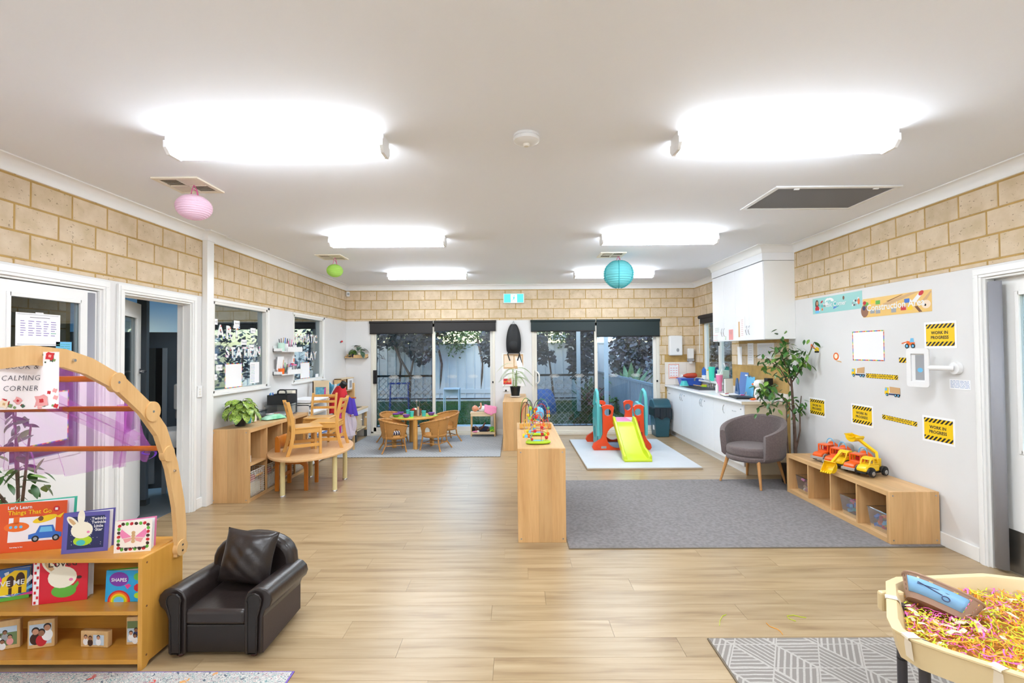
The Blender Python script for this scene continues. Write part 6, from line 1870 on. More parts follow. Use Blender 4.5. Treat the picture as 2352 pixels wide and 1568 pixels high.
def wicker_chair(loc,rz,label):
 """barrel rattan chair; opens towards local +X"""
 t=thing('rattan_chair',label,'chair',loc,rz,group='rattan barrel chairs round the dining table')
 def rim(a):
  c=abs(a)/140.0
  return 0.235-0.01*c,0.50-0.10*c**1.6
 A=140
 def shell(u,v):
  a=-A+2*A*u;r1,zt=rim(a)
  r0=0.175;z0=0.235
  r=r0+(r1-r0)*v**0.8;z=z0+(zt-z0)*v
  th=R(180+a);return(r*math.cos(th)*1.0,r*math.sin(th),z)
 NU,NV=57,15
 mb=MB('wicker')
 vs=[shell(i/(NU-1),j/(NV-1))for j in range(NV)for i in range(NU)]
 fs=[]
 for j in range(NV-1):
  for i in range(NU-1):
   u=(i+0.5)/(NU-1);v=(j+0.5)/(NV-1)
   a=-A+2*A*u
   da=(abs(a)-92)/20.0
   if abs(da)<1 and v<0.05+0.62*math.sqrt(1-da*da)and v>0.0:continue
   fs.append((j*NU+i,j*NU+i+1,(j+1)*NU+i+1,(j+1)*NU+i))
 mb.add(vs,fs);mb.build('woven_shell',t,smooth=True,angle=0,solid=0.010)
 m=MB('rattan');m.tube([(lambda q:(q[0],q[1],q[2]))(shell(k/40,1.0))for k in range(41)],0.015,8);m.build('rim',t,smooth=True)
 for sg in(-1,1):
  m=MB('rattan');pts=[]
  for k in range(13):
   w=PI*k/12;a=sg*(92-20*math.cos(w));v=0.02+0.65*math.sin(w);pts.append(shell((a+A)/(2*A),v))
  m.tube(pts,0.008,6);m.build('arch_trim',t,smooth=True)
 m=MB('wicker');m.lathe([(0,0.20),(0.17,0.20),(0.19,0.215),(0.195,0.23),(0.185,0.245),(0.12,0.255),(0,0.25)],32);m.build('seat',t,smooth=True)
 for a,r0 in((48,0.27),(-48,0.27),(138,0.29),(-138,0.29)):
  th=R(a);front=abs(a)<90
  top=shell(((a-180 if a>0 else a+180)+A)/(2*A),0.98)if not front else(0.20*math.cos(th),0.22*math.sin(th),0.395)
  mid=(0.19*math.cos(th),0.19*math.sin(th),0.22)
  ft=(r0*0.86*math.cos(th),r0*0.86*math.sin(th),0.0)if front else(r0*math.cos(th),r0*math.sin(th),0.0)
  m=MB('rattan');m.tube([ft,(mid[0]*1.08,mid[1]*1.08,0.12),mid,top],0.012,8);m.build('leg',t,smooth=True)
 m=MB('rattan')
 for a,b_ in((48,138),(138,222),(222,312),(-48,48)):
  p=[(0.205*math.cos(R(a+(b_-a)*k/6))*(0.94 if 0<k<6 else 1),0.205*math.sin(R(a+(b_-a)*k/6))*(0.94 if 0<k<6 else 1),0.105)for k in range(7)]
  m.tube([p[0],p[-1]],0.008,6)
 m.build('stretcher',t)
 return t
C0=Vector((-1.70,8.10))
for(x,y,rr,lb)in((-1.90,7.64,22,'front left rattan chair of the round dining table'),(-1.30,7.78,160,'front right rattan chair of the round dining table'),(-2.10,8.40,-35,'rear left rattan chair of the round dining table'),(-1.22,8.46,215,'rear right rattan chair of the round dining table')):
 wicker_chair((x,y,0.0095),R(rr),lb)
t=thing('chair_cushion','black and white striped cushion on the front left rattan chair','cushion',(-1.88,7.66,0.268),R(20))
m=MB('c_navy');m.prism(m.rrect(-0.11,0.11,-0.1,0.1,0.03),0,0.035);m.build('cushion_pad',t,bevel=0.012,smooth=True)
for k in range(6):
 m=MB('c_white');m.box(-0.10+k*0.036,-0.084+k*0.036,-0.102,0.102,0.004,0.0362);m.build('stripe',t)
TZ=0.0095+0.4885
def bowl(x,y,z,mat,label,r=0.058,h=0.045):
 t=thing('toy_bowl',label,'bowl',(x,y,z),group='plastic bowls on the dining table')
 m=MB(mat);m.lathe([(0,0),(r*0.55,0),(r*0.85,h*0.5),(r,h),(r*0.94,h),(r*0.78,h*0.5),(r*0.5,0.006),(0,0.006)],24);m.build('bowl_body',t,smooth=True)
 m=MB(mat);m.lathe([(r*0.96,h-0.003),(r*1.03,h-0.001),(r*1.03,h+0.002),(r*0.95,h+0.002)],24);m.build('rim',t,smooth=True)
 return t
def tmat(x,y,rz,label):
 m=MB('c_lime');m.prism(m.rrect(-0.12,0.12,-0.085,0.085,0.02),0,0.004)
 return tag(m.build('place_mat',None,(x,y,TZ),rz),label,'place mat')
tmat(-1.76,7.83,R(12),'lime green place mat under the front purple bowl');tmat(-1.42,8.08,R(-15),'lime green place mat under the right-hand purple bowl')
m=MB('c_lime');m.prism(m.rrect(-0.09,0.09,-0.06,0.06,0.02),0,0.004);tag(m.build('place_mat',None,(-1.98,8.14,TZ),R(20)),'lime green place mat under the rear left purple bowl','place mat')
bowl(-1.76,7.84,TZ+0.0045,'c_purple','purple plastic bowl at the front of the dining table')
bowl(-1.95,7.95,TZ,'c_green','green plastic bowl under a purple bowl at the left of the dining table',0.06,0.036);bowl(-1.95,7.95,TZ+0.014,'c_purple','purple plastic bowl stacked inside the green bowl',0.058,0.042)
bowl(-1.93,8.18,TZ+0.0045,'c_purple','purple plastic bowl at the rear left of the dining table')
bowl(-1.40,8.09,TZ+0.0045,'c_purple','purple plastic bowl at the right of the dining table')
def tcup(x,y,label):
 t=thing('toy_cup',label,'cup',(x,y,TZ),group='turquoise cups on the dining table')
 m=MB('c_teal');m.lathe([(0,0),(0.028,0),(0.037,0.088),(0.034,0.088),(0.026,0.005),(0,0.005)],20);m.build('cup_body',t,smooth=True)
 m=MB('c_teal');m.lathe([(0.036,0.084),(0.039,0.085),(0.039,0.09),(0.033,0.09)],20);m.build('rim',t,smooth=True)
tcup(-1.695,7.95,'turquoise cup beside the front purple bowl');tcup(-1.80,8.16,'turquoise cup at the rear of the dining table');tcup(-1.51,8.02,'turquoise cup at the right of the dining table')
t=thing('wooden_bowl','round brown woven basket with red fruit in the middle of the dining table','basket',(-1.67,8.16,TZ))
m=MB('c_brown');m.lathe([(0,0),(0.09,0),(0.095,0.10),(0.088,0.10),(0.083,0.006),(0,0.006)],28);m.build('basket_body',t,smooth=True)
for(x,y,c)in((-0.04,0,'c_red'),(0.03,0.03,'c_red'),(0.02,-0.04,'c_cream'),(-0.02,0.045,'c_cream')):
 m=MB(c);m.sphere((x,y,0.085),0.032,12,8);m.build('fruit',t,smooth=True)
t=thing('utensil_holder','spiral wire utensil holder with spoons on the dining table','utensil holder',(-1.60,7.99,TZ))
m=MB('steel');m.tube([(0.028*math.cos(k*0.5),0.028*math.sin(k*0.5),0.003+0.0014*k)for k in range(86)],0.0026,5);m.build('wire_spiral',t)
for(dx,h,c,sp)in((-0.02,0.25,'steel',1),(0.022,0.24,'steel',0),(0.0,0.16,'pine',0)):
 m=MB(c);m.tube([(dx*0.3,0,0.005),(dx*1.3,0,h)],0.005 if c=='steel' else 0.012,6)
 if sp:m.sphere((dx*1.3,0,h),(0.017,0.006,0.026),10,8)
 m.build('utensil',t,smooth=True)
# ------------------------- dress-up corner
pm('red_cloth',(206,24,40),0.6);pm('purple_cloth',(74,48,168),0.35);pm('blue_cloth',(96,186,222),0.55,var=(8,0.2));pm('pink_tulle_cloth',(226,70,160),0.7);pm('mermaid',(120,190,212),0.35,var=(25,0.35,(70,140,170)))
t=thing('play_kitchen','birch play kitchen with white microwave in the far left corner','play kitchen',(-3.14,8.42,0.0095))
L=0.62
for(x,y)in((0.0,0.0),(0.0,L-0.04),(0.34,0.0),(0.34,L-0.04)):
 m=MB('pine');m.box(x,x+0.04,y,y+0.04,0.10,0.52);lo=m.build('leg',t)
 m=MB('c_grey');m.use('partition_dark');m.box(x-0.002,x+0.042,y-0.002,y+0.042,0,0.12);m.build('leg_sock',lo)
m=MB('pine_pale');m.box(0,0.40,-0.01,L+0.01,0.52,0.55);m.build('worktop',t,bevel=0.003)
m=MB('c_white');m.box(0.378,0.402,0.0,L,0.46,0.52);m.build('front_rail',t)
m=MB('pine_pale');m.box(0,0.38,0,L,0.17,0.19);m.build('lower_shelf',t)
m=MB('pine');m.box(0,0.012,0,L,0.17,0.52);m.build('back_board',t)
m=MB('pine_pale');m.box(0.02,0.38,L*0.48,L*0.48+0.014,0.19,0.52);m.build('middle_panel',t)
m=MB('pine_pale');m.box(0.372,0.385,0.05,L*0.48,0.20,0.46);dr=m.build('cupboard_door',t,bevel=0.002)
for(y,z)in((0.25,0.35),(0.5,0.36)):
 m=MB('c_white');m.sphere((0.395,y,z),0.014,12,8);m.build('knob',t,smooth=True)
for y in(0.0,L-0.02):
 m=MB('pine');m.box(0.0,0.12,y,y+0.02,0.55,1.09);m.build('upright',t)
m=MB('ply_orange');m.box(0.0,0.008,0.02,L-0.02,0.55,1.08);m.build('splash_board',t)
for z in(0.86,1.075):
 m=MB('pine_pale');m.box(0.0,0.14,0,L,z,z+0.014);m.build('upper_shelf',t)
m=MB('pine_pale');m.box(0.0,0.13,0.20,0.212,0.87,1.075);m.build('shelf_divider',t)
m=MB('c_white');m.box(0.132,0.15,0.28,0.54,0.88,1.07);dd=m.build('microwave_door',t,bevel=0.004)
m=MB('tub_clear');m.use('c_grey');m.box(0.1505,0.152,0.34,0.46,0.91,1.04);m.build('door_window',dd)
m=MB('steel');m.tube([(0.06,0.38,0.55),(0.06,0.38,0.68),(0.10,0.38,0.71),(0.16,0.38,0.71),(0.19,0.38,0.67)],0.011,8);m.build('tap',t,smooth=True)
m=MB('partition_dark');m.prism(m.rrect(0.09,0.33,0.22,0.52,0.03),0.546,0.552);m.build('sink_bowl',t)
m=MB('c_black');m.sphere((0.2,0.1,0.5),0.03,10,8);m.use('c_black');m.build('towel_knob',t)
t=thing('dress_up_stand','wooden dress-up stand with mirror panel and hanging pegs near the far left corner','clothes stand',(-3.10,7.42,0.0095))
m=MB('pine');m.box(0,0.022,0.0,0.06,0,1.11);m.build('mirror_post',t,bevel=0.003)
m=MB('pine_pale');m.box(0.0,0.25,0.0,0.022,1.02,1.12);m.box(0.0,0.045,0.0,0.022,0.15,1.02);m.box(0.205,0.25,0.0,0.022,0.15,1.02);m.box(0.0,0.25,0.0,0.022,0.12,0.18);m.build('mirror_frame',t,bevel=0.003)
m=MB('mermaid');m.box(0.045,0.205,0.008,0.012,0.18,1.02);m.build('mirror_panel',t)
m=MB('pink_tulle_cloth');m.prism([(0.14,0.2),(0.20,0.2),(0.20,1.01),(0.185,1.01)],0.002,0.007,'Y');m.build('pink_reflection',t)
m=MB('dowel_orange');m.tube([(0.24,0.01,0.86),(0.55,0.35,0.82)],0.010,8);m.build('peg_rail',t,smooth=True)
m=MB('dowel_orange');m.tube([(0.24,0.01,0.42),(0.50,0.36,0.40)],0.010,8);m.build('lower_rail',t,smooth=True)
m=MB('pine');m.box(0.50,0.53,0.33,0.36,0.0,1.06);m.build('rear_post',t)
def cloth_obj(name,label,loc,mat,fn,nu=24,nv=24,th=0.006):
 t=thing(name,label,'dress-up clothes',loc)
 m=MB(mat);m.grid(fn,nu,nv);m.build('cloth',t,smooth=True,angle=0,solid=th)
 return t
def fold(u,a,k):return a*math.sin(u*k)
co=cloth_obj('red_cape','bright red cape hanging on the dress-up stand',(-2.72,7.62,0.0),'red_cloth',lambda u,v:((u-0.5)*(0.10+0.34*v**0.7)-0.05*v,-0.05-0.06*math.sin(PI*u)+fold(u,0.02,17)*v,1.04-0.42*v-0.10*abs(u-0.35)*v))
m=MB('c_black');m.lathe([(0.03,-0.05),(0.05,-0.02),(0.052,0.05),(0.03,0.07)],14,M=xf((0.03,-0.06,1.04),(0,R(35),0)));m.build('collar',co,smooth=True)
co=cloth_obj('purple_top','shiny purple dress-up top hanging beside the red cape',(-2.60,7.60,0.0),'purple_cloth',lambda u,v:((u-0.5)*(0.14+0.12*v)+0.02,-0.03-0.07*math.sin(PI*u)+fold(u,0.008,20),0.87-0.27*v+0.03*math.sin(u*5)))
m=MB('c_cream');m.tube([(-0.11,-0.07,0.62),(0.1,-0.08,0.59)],0.006,6);m.build('hem_trim',co)
co=cloth_obj('tulle_skirt','puffy white tulle skirt hanging low on the dress-up stand',(-2.64,7.62,0.0),'tulle_white',lambda u,v:((u-0.5)*(0.16+0.16*math.sin(PI*min(1,v*0.9+0.1))),-0.02-0.10*math.sin(PI*u)+fold(u,0.015,34),0.62-0.40*v+0.02*math.sin(u*11)*v),40,16)
m=MB('tulle_white');m.grid(lambda u,v:((u-0.5)*(0.10+0.20*v),-0.05-0.12*math.sin(PI*u)+fold(u,0.02,27),0.63-0.36*v),36,12);m.build('inner_layer',co,smooth=True)
co=cloth_obj('pink_costume','hot pink tulle costume hanging between the chairs and the white skirt',(-2.73,7.50,0.0),'pink_tulle_cloth',lambda u,v:((u-0.5)*(0.05+0.12*v)+0.05*v,0.0-0.03*math.sin(PI*u)+fold(u,0.012,20),0.66-0.40*v))
m=MB('c_purple');m.tube([(-0.02,-0.02,0.66),(0.0,-0.03,0.6)],0.015,6);m.build('bodice',co)
co=cloth_obj('blue_costume','pale blue dress-up costume hanging behind the mirror panel',(-2.84,7.66,0.0),'blue_cloth',lambda u,v:((u-0.5)*(0.22-0.06*v),-0.02*math.sin(PI*u)+fold(u,0.02,16),1.10-0.28*v-0.05*math.sin(PI*u)))
m=MB('c_white');m.tube([(0.03,-0.04,1.06),(0.0,-0.045,0.96),(-0.04,-0.04,0.9)],0.02,6);m.build('white_trim',co)
# ------------------------- doll changing table
t=thing('doll_table','pine two-tier doll changing table beside the left sliding door','doll table',(-0.815,8.85,0.0095))
for(x,y)in((0,0),(0.425,0),(0,0.155),(0.425,0.155)):
 m=MB('pine');m.box(x,x+0.02,y,y+0.02,0,0.43);m.build('leg',t,bevel=0.002)
m=MB('pine_pale');m.box(-0.008,0.453,-0.008,0.183,0.415,0.445);m.build('top_board',t,bevel=0.004)
m=MB('pine_pale');m.box(0.0,0.445,-0.004,0.006,0.37,0.415);m.build('apron',t)
m=MB('pine_pale');m.box(0.012,0.433,0.0,0.175,0.055,0.07);m.box(0.012,0.433,-0.003,0.006,0.045,0.09);m.build('lower_shelf',t)
pm('doll_skin',(232,160,126),0.45);pm('doll_skin_dark',(96,58,42),0.5);pm('pink_cloth',(236,146,180),0.75,bump=(120,0.3));pm('hair_black',(26,22,26),0.9,bump=(90,1.0));pm('doll_navy',(30,36,62),0.8)
def doll(loc,rz,skin,cloth,label,arm_up,hair=None,tiltz=0):
 """baby doll lying on its back, head towards local -X"""
 t=thing('baby_doll',label,'doll',loc,rz)
 b=MB(skin)
 b.sphere((-0.165,0,0.058),(0.058,0.052,0.056),18,12)
 b.tube([(-0.12,0,0.05),(-0.09,0,0.048)],0.024,10)
 b.tube([(-0.10,0,0.046),(-0.05,0,0.05),(0.02,0,0.05),(0.07,0,0.045)],[0.035,0.05,0.05,0.04],14)
 for s in(-1,1):
  b.tube([(0.05,0.025*s,0.042),(0.11,0.04*s,0.05),(0.165,0.042*s,0.03)],[0.03,0.026,0.018],10)
  b.sphere((0.178,0.044*s,0.032),(0.016,0.013,0.022),10,8)
 up=arm_up
 b.tube([(-0.075,-0.035,0.055),up[0],up[1]],[0.02,0.017,0.013],10);b.sphere(up[1],(0.013,0.013,0.017),10,8)
 b.tube([(-0.075,0.035,0.055),(-0.05,0.065,0.06),(0.0,0.07,0.05)],[0.02,0.017,0.013],10);b.sphere((0.006,0.07,0.05),(0.016,0.013,0.012),10,8)
 b.sphere((-0.165,0.0,0.115),(0.007,0.006,0.006),8,6);b.sphere((-0.16,-0.052,0.058),(0.012,0.006,0.014),8,6);b.sphere((-0.16,0.052,0.058),(0.012,0.006,0.014),8,6)
 b.build('doll_body',t,smooth=True,angle=0)
 f=MB('c_white')
 for s in(-1,1):
  f.use('c_white');f.sphere((-0.178,0.02*s,0.105),0.0085,8,6);f.use('c_navy');f.sphere((-0.178,0.02*s,0.111),0.0045,8,6)
 f.use('rose_red');f.sphere((-0.148,0,0.108),(0.004,0.010,0.004),8,6);f.build('face',t)
 c=MB(cloth);c.tube([(-0.095,0,0.048),(-0.05,0,0.052),(0.02,0,0.052),(0.075,0,0.047)],[0.042,0.056,0.056,0.05],16);c.build('romper',t,smooth=True)
 if hair:
  h=MB(hair);h.sphere((-0.185,0,0.05),(0.052,0.06,0.058),16,10);h.build('hair',t,smooth=True)
 return t
doll((-0.575,8.93,0.456),R(4),'doll_skin','c_white','bald baby doll under a pink blanket on top of the doll table',((-0.055,-0.06,0.10),(-0.06,-0.055,0.155)))
bt=thing('doll_blanket','pink blanket draped over the doll on the doll table','blanket',(-0.50,8.93,0.455))
m=MB('pink_cloth')
def blank(u,v):
 x=-0.07+0.22*u;w=2*v-1
 h=0.118*(1-0.35*u)*max(0,1-(abs(w)*1.02)**2.4)**0.5
 y=w*0.083
 z=0.012+h
 if v<0.04:y-=0.02;z=-0.05+0.05*abs(u-0.55)*2
 elif v<0.10:z=min(z,0.02);y-=0.006
 return(x+0.008*math.sin(v*9),y,z+0.004*math.sin(u*18+v*8))
m.grid(blank,26,34);m.build('blanket_cloth',bt,smooth=True,angle=0,solid=0.004)
doll((-0.575,8.93,0.083),R(8),'doll_skin_dark','doll_navy','dark-haired doll in navy clothes on the lower shelf of the doll table',((-0.03,-0.05,0.10),(0.01,-0.05,0.17)),'hair_black')
t=thing('crumpled_cloth','crumpled bright green cloth on the lower shelf of the doll table','cloth',(-0.42,8.89,0.083))
m=MB('c_green');m.sphere((0,0,0.05),(0.055,0.05,0.05),18,12)
crn=random.Random(3)
m.v=[p+Vector((crn.uniform(-.012,.012),crn.uniform(-.012,.012),crn.uniform(-.012,.012)))if p.z>0.012 else p for p in m.v];m.build('cloth',t)
m=MB('c_lime');m.tube([(-0.04,-0.045,0.03),(0,-0.055,0.05),(0.03,-0.04,0.02)],0.012,6);m.build('hem',t)
t=thing('doll_pillow','small pink patterned pillow under the dark-haired doll','pillow',(-0.735,8.862,0.083))
m=MB('pink_cloth');m.sphere((0,0,0.018),(0.055,0.03,0.018),14,8);m.build('pillow_cover',t,smooth=True)
m=MB('c_white');m.sphere((0.05,0.01,0.02),(0.03,0.02,0.018),12,8);m.build('corner',t,smooth=True)
# ------------------------- on the far wall between the doors
t=thing('exit_sign','green and white running-man exit sign on the far brick wall','exit sign',(-0.017,YB-0.004,2.545))
m=MB('white_plastic');m.box(-0.195,0.195,-0.045,0,-0.092,0.092);m.build('case',t,bevel=0.006)
eg=pm('exit_green',(64,214,164),0.4,emit=((70,220,170),0.75));pm('exit_white',(236,250,244),0.4,emit=((240,255,250),0.9))
m=MB('exit_green');m.box(-0.18,0.18,-0.047,-0.045,-0.078,0.078);m.build('sign_face',t)
m=MB('exit_white');m.box(-0.055,0.06,-0.0475,-0.047,-0.076,0.072);m.build('door_panel',t)
m=MB('exit_green')
Yf=-0.0482
oval(m,'exit_green',0.008,0.045,0.012,0.012,Yf)
poly(m,'exit_green',[(-0.012,0.03),(0.022,0.028),(0.016,-0.016),(-0.014,-0.016)],Yf)
poly(m,'exit_green',[(-0.012,0.028),(-0.034,0.008),(-0.03,0.002),(-0.006,0.02)],Yf);poly(m,'exit_green',[(0.018,0.028),(0.04,0.005),(0.036,0.0),(0.012,0.016)],Yf)
poly(m,'exit_green',[(-0.014,-0.014),(-0.03,-0.04),(-0.062,-0.044),(-0.062,-0.054),(-0.022,-0.05),(0.0,-0.016)],Yf);poly(m,'exit_green',[(0.004,-0.014),(0.03,-0.034),(0.028,-0.064),(0.018,-0.064),(0.018,-0.040),(-0.008,-0.018)],Yf)
m.build('running_figure',t)
t=thing('backpack','black backpack hanging on a hook between the two sliding doors','backpack',(-0.025,YB-0.002,1.50))
pm('nylon',(20,22,26),0.55,bump=(40,0.3));pm('mesh_black',(34,38,42),0.8)
m=MB('nylon')
def bag(u,v):
 a=2*PI*u
 w=0.028+0.112*math.sin(PI*(0.06+0.60*(1-v)**0.75));d=0.02+0.055*math.sin(PI*min(0.98,0.1+0.75*(1-v)))
 if v<0.06:w*=0.8+v*3;d*=0.6
 return(w*math.cos(a),-0.06+d*math.sin(a)if math.sin(a)<0 else-0.05+0.04*math.sin(a),0.02+0.54*v)
m.grid(bag,26,20,wrap=True);m.build('bag_body',t,smooth=True,angle=0)
m=MB('nylon');m.sphere((0,-0.105,0.16),(0.095,0.045,0.12),16,10);m.build('front_pocket',t,smooth=True)
for s in(-1,1):
 m=MB('nylon');m.tube([(0.08*s,-0.03,0.10),(0.11*s,-0.03,0.0),(0.07*s,-0.02,-0.12)],0.011,5,e=0.4);m.build('strap',t)
m=MB('nylon');m.tube([(0.1,-0.03,0.05),(0.13,-0.02,-0.08),(0.16,-0.015,-0.20)],0.010,5,e=0.4);m.build('loose_strap',t)
m=MB('steel');m.tube([(-0.02,-0.04,0.55),(0,-0.01,0.625),(0.02,-0.04,0.55)],0.006,6);m.build('hook_loop',t)
t=thing('evacuation_plan','framed fire evacuation plan with red panel on the far wall behind the palm','notice',(-0.03,YB-0.001,0.90))
m=MB('trim_white');m.box(-0.215,0.20,-0.012,0,0,0.62);m.build('backing_board',t,bevel=0.002)
m=MB('paper_cream');m.use('c_tan');m.box(-0.185,0.18,-0.014,-0.012,0.33,0.60);m.build('floor_plan',t)
m=MB('rose_cream');
for(a,b_,c,d)in((-0.17,0.0,0.36,0.58),(0.02,0.16,0.38,0.57)):rect(m,'rose_cream',a,b_,c,d,-0.0146)
m.build('plan_print',t)
m=MB('c_red');m.box(-0.19,-0.04,-0.014,-0.012,0.04,0.145);m.use('c_orange');m.box(-0.185,-0.045,-0.0147,-0.014,0.075,0.10);m.build('red_panel',t)
wq=thing('hanging_paper','white leaflet tucked behind the backpack strap','notice',(0.10,YB-0.02,1.22),rot=(0,R(-12),0))
m=MB('paper');m.box(-0.045,0.055,-0.002,0,0,0.22);m.build('sheet',wq)
lines(wq,0.1,0.22,['ink_grey'],-0.03,0.04,0.05,0.19,8,3,0.004)
t=thing('power_outlet','white power outlet low on the far wall behind the palm shelf','power outlet',(-0.17,YB-0.001,0.84))
m=MB('white_plastic');m.box(-0.055,0.055,-0.012,0,-0.035,0.035);m.build('plate',t,bevel=0.003)
m=MB('c_black');m.box(-0.02,0.01,-0.05,-0.012,-0.03,0.0);m.build('plug',t,bevel=0.004)
t=thing('potted_palm','small parlour palm in a black pot on the shelf between the sliding doors','potted plant',(0.0,8.40,0.776))
m=MB('c_white');m.lathe([(0,0),(0.085,0),(0.092,0.016),(0.086,0.016),(0.08,0.004),(0,0.004)],28);m.build('saucer',t,smooth=True)
m=MB('pot_black');m.lathe([(0,0.005),(0.066,0.005),(0.088,0.16),(0.093,0.162),(0.093,0.175),(0.084,0.175),(0.08,0.15),(0,0.15)],28);m.build('pot',t,smooth=True)
pm('palm_green',(132,164,74),0.5,var=(9,0.25));pm('palm_pale',(214,216,176),0.55)
prn2=random.Random(10)
stm=MB('palm_green')
for(x,y,h)in((0.02,0,0.30),(-0.03,0.01,0.32),(0.0,-0.02,0.24)):stm.tube([(x,y,0.15),(x*1.3,y,0.15+h)],0.009,6)
stm.build('stem',t)
fr_dirs=[(0.1,0.52,0.34,1),(2.9,0.60,0.36,0),(0.6,0.35,0.40,1),(2.4,0.42,0.42,1),(-0.5,0.45,0.28,1),(3.6,0.50,0.30,1),(1.6,0.3,0.38,1),(-1.2,0.42,0.26,1),(4.3,0.44,0.28,0),(0.2,0.36,0.20,1),(3.1,0.34,0.22,1)]
for i,(a,z0,L,g)in enumerate(fr_dirs):
 L*=0.95
 mb=MB('palm_green' if g else 'palm_pale')
 pts=[]
 for k in range(9):
  f=k/8;pts.append(Vector((math.cos(a)*L*f,math.sin(a)*L*f*0.7,z0-0.05+0.20*f-0.34*f*f)))
 mb.tube(pts,[0.0028*(1-0.6*k/8)for k in range(9)],4,caps=False)
 for k in range(2,17):
  f=k/17;i0=min(int(f*8),7);p=pts[i0].lerp(pts[i0+1],f*8-i0);d=(pts[i0+1]-pts[i0]).normalized()
  for s in(-1,1):
   w=Vector((-d.y,d.x,0)).normalized()*s;ll=0.10*math.sin(PI*(0.12+0.85*f));e=p+d*ll*0.7+w*ll*0.75+Vector((0,0,-ll*0.25));md=p.lerp(e,0.5)+d*0.005
   mb.add([p,md+d*0.006,e,md-d*0.006],[(0,1,2,3)])
 mb.build('frond',t,smooth=True)
# ------------------------- bead mazes on the divider shelf
pm('wire_red',(206,44,48),0.4);pm('wire_yellow',(244,196,40),0.4);pm('wire_green',(70,140,40),0.4);pm('wire_black',(30,26,30),0.4);pm('wire_blue',(110,150,190),0.4);pm('maze_lime',(172,210,34),0.4)
def blobbase(mb,sx,sy,h,wav):
 n=44;pts=[((sx+wav*math.cos(3*t+0.6))*math.cos(t),(sy+wav*0.6*math.cos(2*t))*math.sin(t))for t in[2*PI*i/n for i in range(n)]]
 mb.prism(pts,0,h)
def bead(parent,kind,c,r,mat):
 m=MB(mat)
 if kind=='s':m.sphere(c,r,14,10)
 elif kind=='c':m.box(c[0]-r,c[0]+r,c[1]-r,c[1]+r,c[2]-r*0.8,c[2]+r*0.8)
 elif kind=='d':m.frustum((c[0]-r*0.6,c[1],c[2]),(c[0]+r*0.6,c[1],c[2]),r,r,12)
 else:m.lathe([(0,-r),(r*0.6,-r),(r,0),(r*0.6,r),(0,r)],8,c)
 return m.build('bead',parent,smooth=(kind=='s'))
def maze(loc,label,wires,beads,sc=1.0,rz=0):
 t=thing('bead_maze',label,'bead maze',loc,rz,group=None)
 b=MB('maze_lime');blobbase(b,0.105*sc,0.075*sc,0.020,0.012);b.build('base',t,bevel=0.006,smooth=True)
 b=MB('c_sky');blobbase(b,0.05*sc,0.03*sc,0.0215,0.006);b.build('pond_print',t)
 for mat,pts in wires:
  fine=[]
  N=len(pts)
  for k in range((N-1)*8+1):
   f=k/8;i=min(int(f),N-2);g=f-i
   p0=Vector(pts[max(i-1,0)]);p1=Vector(pts[i]);p2=Vector(pts[i+1]);p3=Vector(pts[min(i+2,N-1)])
   fine.append(0.5*((2*p1)+(p2-p0)*g+(2*p0-5*p1+4*p2-p3)*g*g+(3*p1-p0-3*p2+p3)*g**3))
  m=MB(mat);m.tube(fine,0.0026,6);m.build('wire',t,smooth=True)
 for kind,c,r,mat in beads:bead(t,kind,c,r,mat)
 return t
DZ=0.7665
maze((0.185,4.20,DZ),'front bead maze with lime base and red spiral wire on the divider shelf',[('wire_red',[(0.035,-0.02,0.02),(0.03,-0.02,0.12),(0.02,0,0.24),(-0.05,0.03,0.19),(0.03,0.05,0.17),(0.09,0.0,0.20),(0.09,-0.03,0.13),(-0.06,-0.03,0.10),(0.05,0.04,0.09),(0.095,0.02,0.06),(0.07,0.0,0.02)]),('wire_yellow',[(-0.085,0.0,0.02),(-0.11,0.0,0.12),(-0.10,0.0,0.20),(-0.075,0,0.12),(-0.09,0,0.05),(-0.02,0.02,0.05)]),('wire_yellow',[(0.09,0.01,0.02),(0.09,0.02,0.12),(0.05,0.02,0.14),(-0.03,0.02,0.19),(-0.05,0.02,0.02)]),('wire_blue',[(-0.05,-0.02,0.02),(-0.055,-0.02,0.12),(-0.04,-0.02,0.16),(-0.03,-0.02,0.10),(-0.06,-0.02,0.04)])],[('s',(-0.02,-0.03,0.105),0.015,'c_red'),('s',(0.04,-0.02,0.135),0.015,'c_red'),('s',(0.045,0.0,0.075),0.014,'c_red'),('s',(0.08,0.0,0.045),0.015,'c_red'),('x',(-0.085,0,0.10),0.014,'c_yellow'),('d',(-0.115,0,0.06),0.017,'c_yellow'),('c',(-0.095,-0.005,0.058),0.014,'c_sky'),('d',(-0.075,0,0.06),0.018,'c_orange'),('x',(0.095,0.02,0.075),0.013,'c_orange'),('c',(-0.06,-0.02,0.10),0.012,'c_sky'),('d',(-0.05,0,0.045),0.012,'c_yellow'),('d',(0.07,0.02,0.06),0.010,'c_green'),('s',(-0.045,-0.03,0.035),0.011,'c_red'),('x',(0.08,0.01,0.06),0.011,'c_yellow')])
maze((0.205,4.62,DZ),'rear bead maze with lime base half hidden behind the front one',[('wire_red',[(0.05,0,0.02),(0.05,0,0.2),(-0.05,0.02,0.17),(0.08,0.02,0.12),(-0.06,0,0.06),(-0.06,0,0.02)]),('wire_yellow',[(-0.08,0,0.02),(-0.06,0,0.16),(0.0,0,0.2),(0.07,0,0.10),(0.09,0,0.02)])],[('c',(-0.03,0,0.05),0.014,'c_sky'),('c',(-0.03,0,0.075),0.013,'c_yellow'),('s',(-0.05,0,0.09),0.014,'c_purple'),('s',(0.06,0,0.09),0.014,'c_orange'),('s',(-0.01,0.0,0.16),0.015,'c_red')])
t=thing('bead_maze','wide bead maze on a wooden rail base with tall green and black arches','bead maze',(0.20,5.02,DZ))
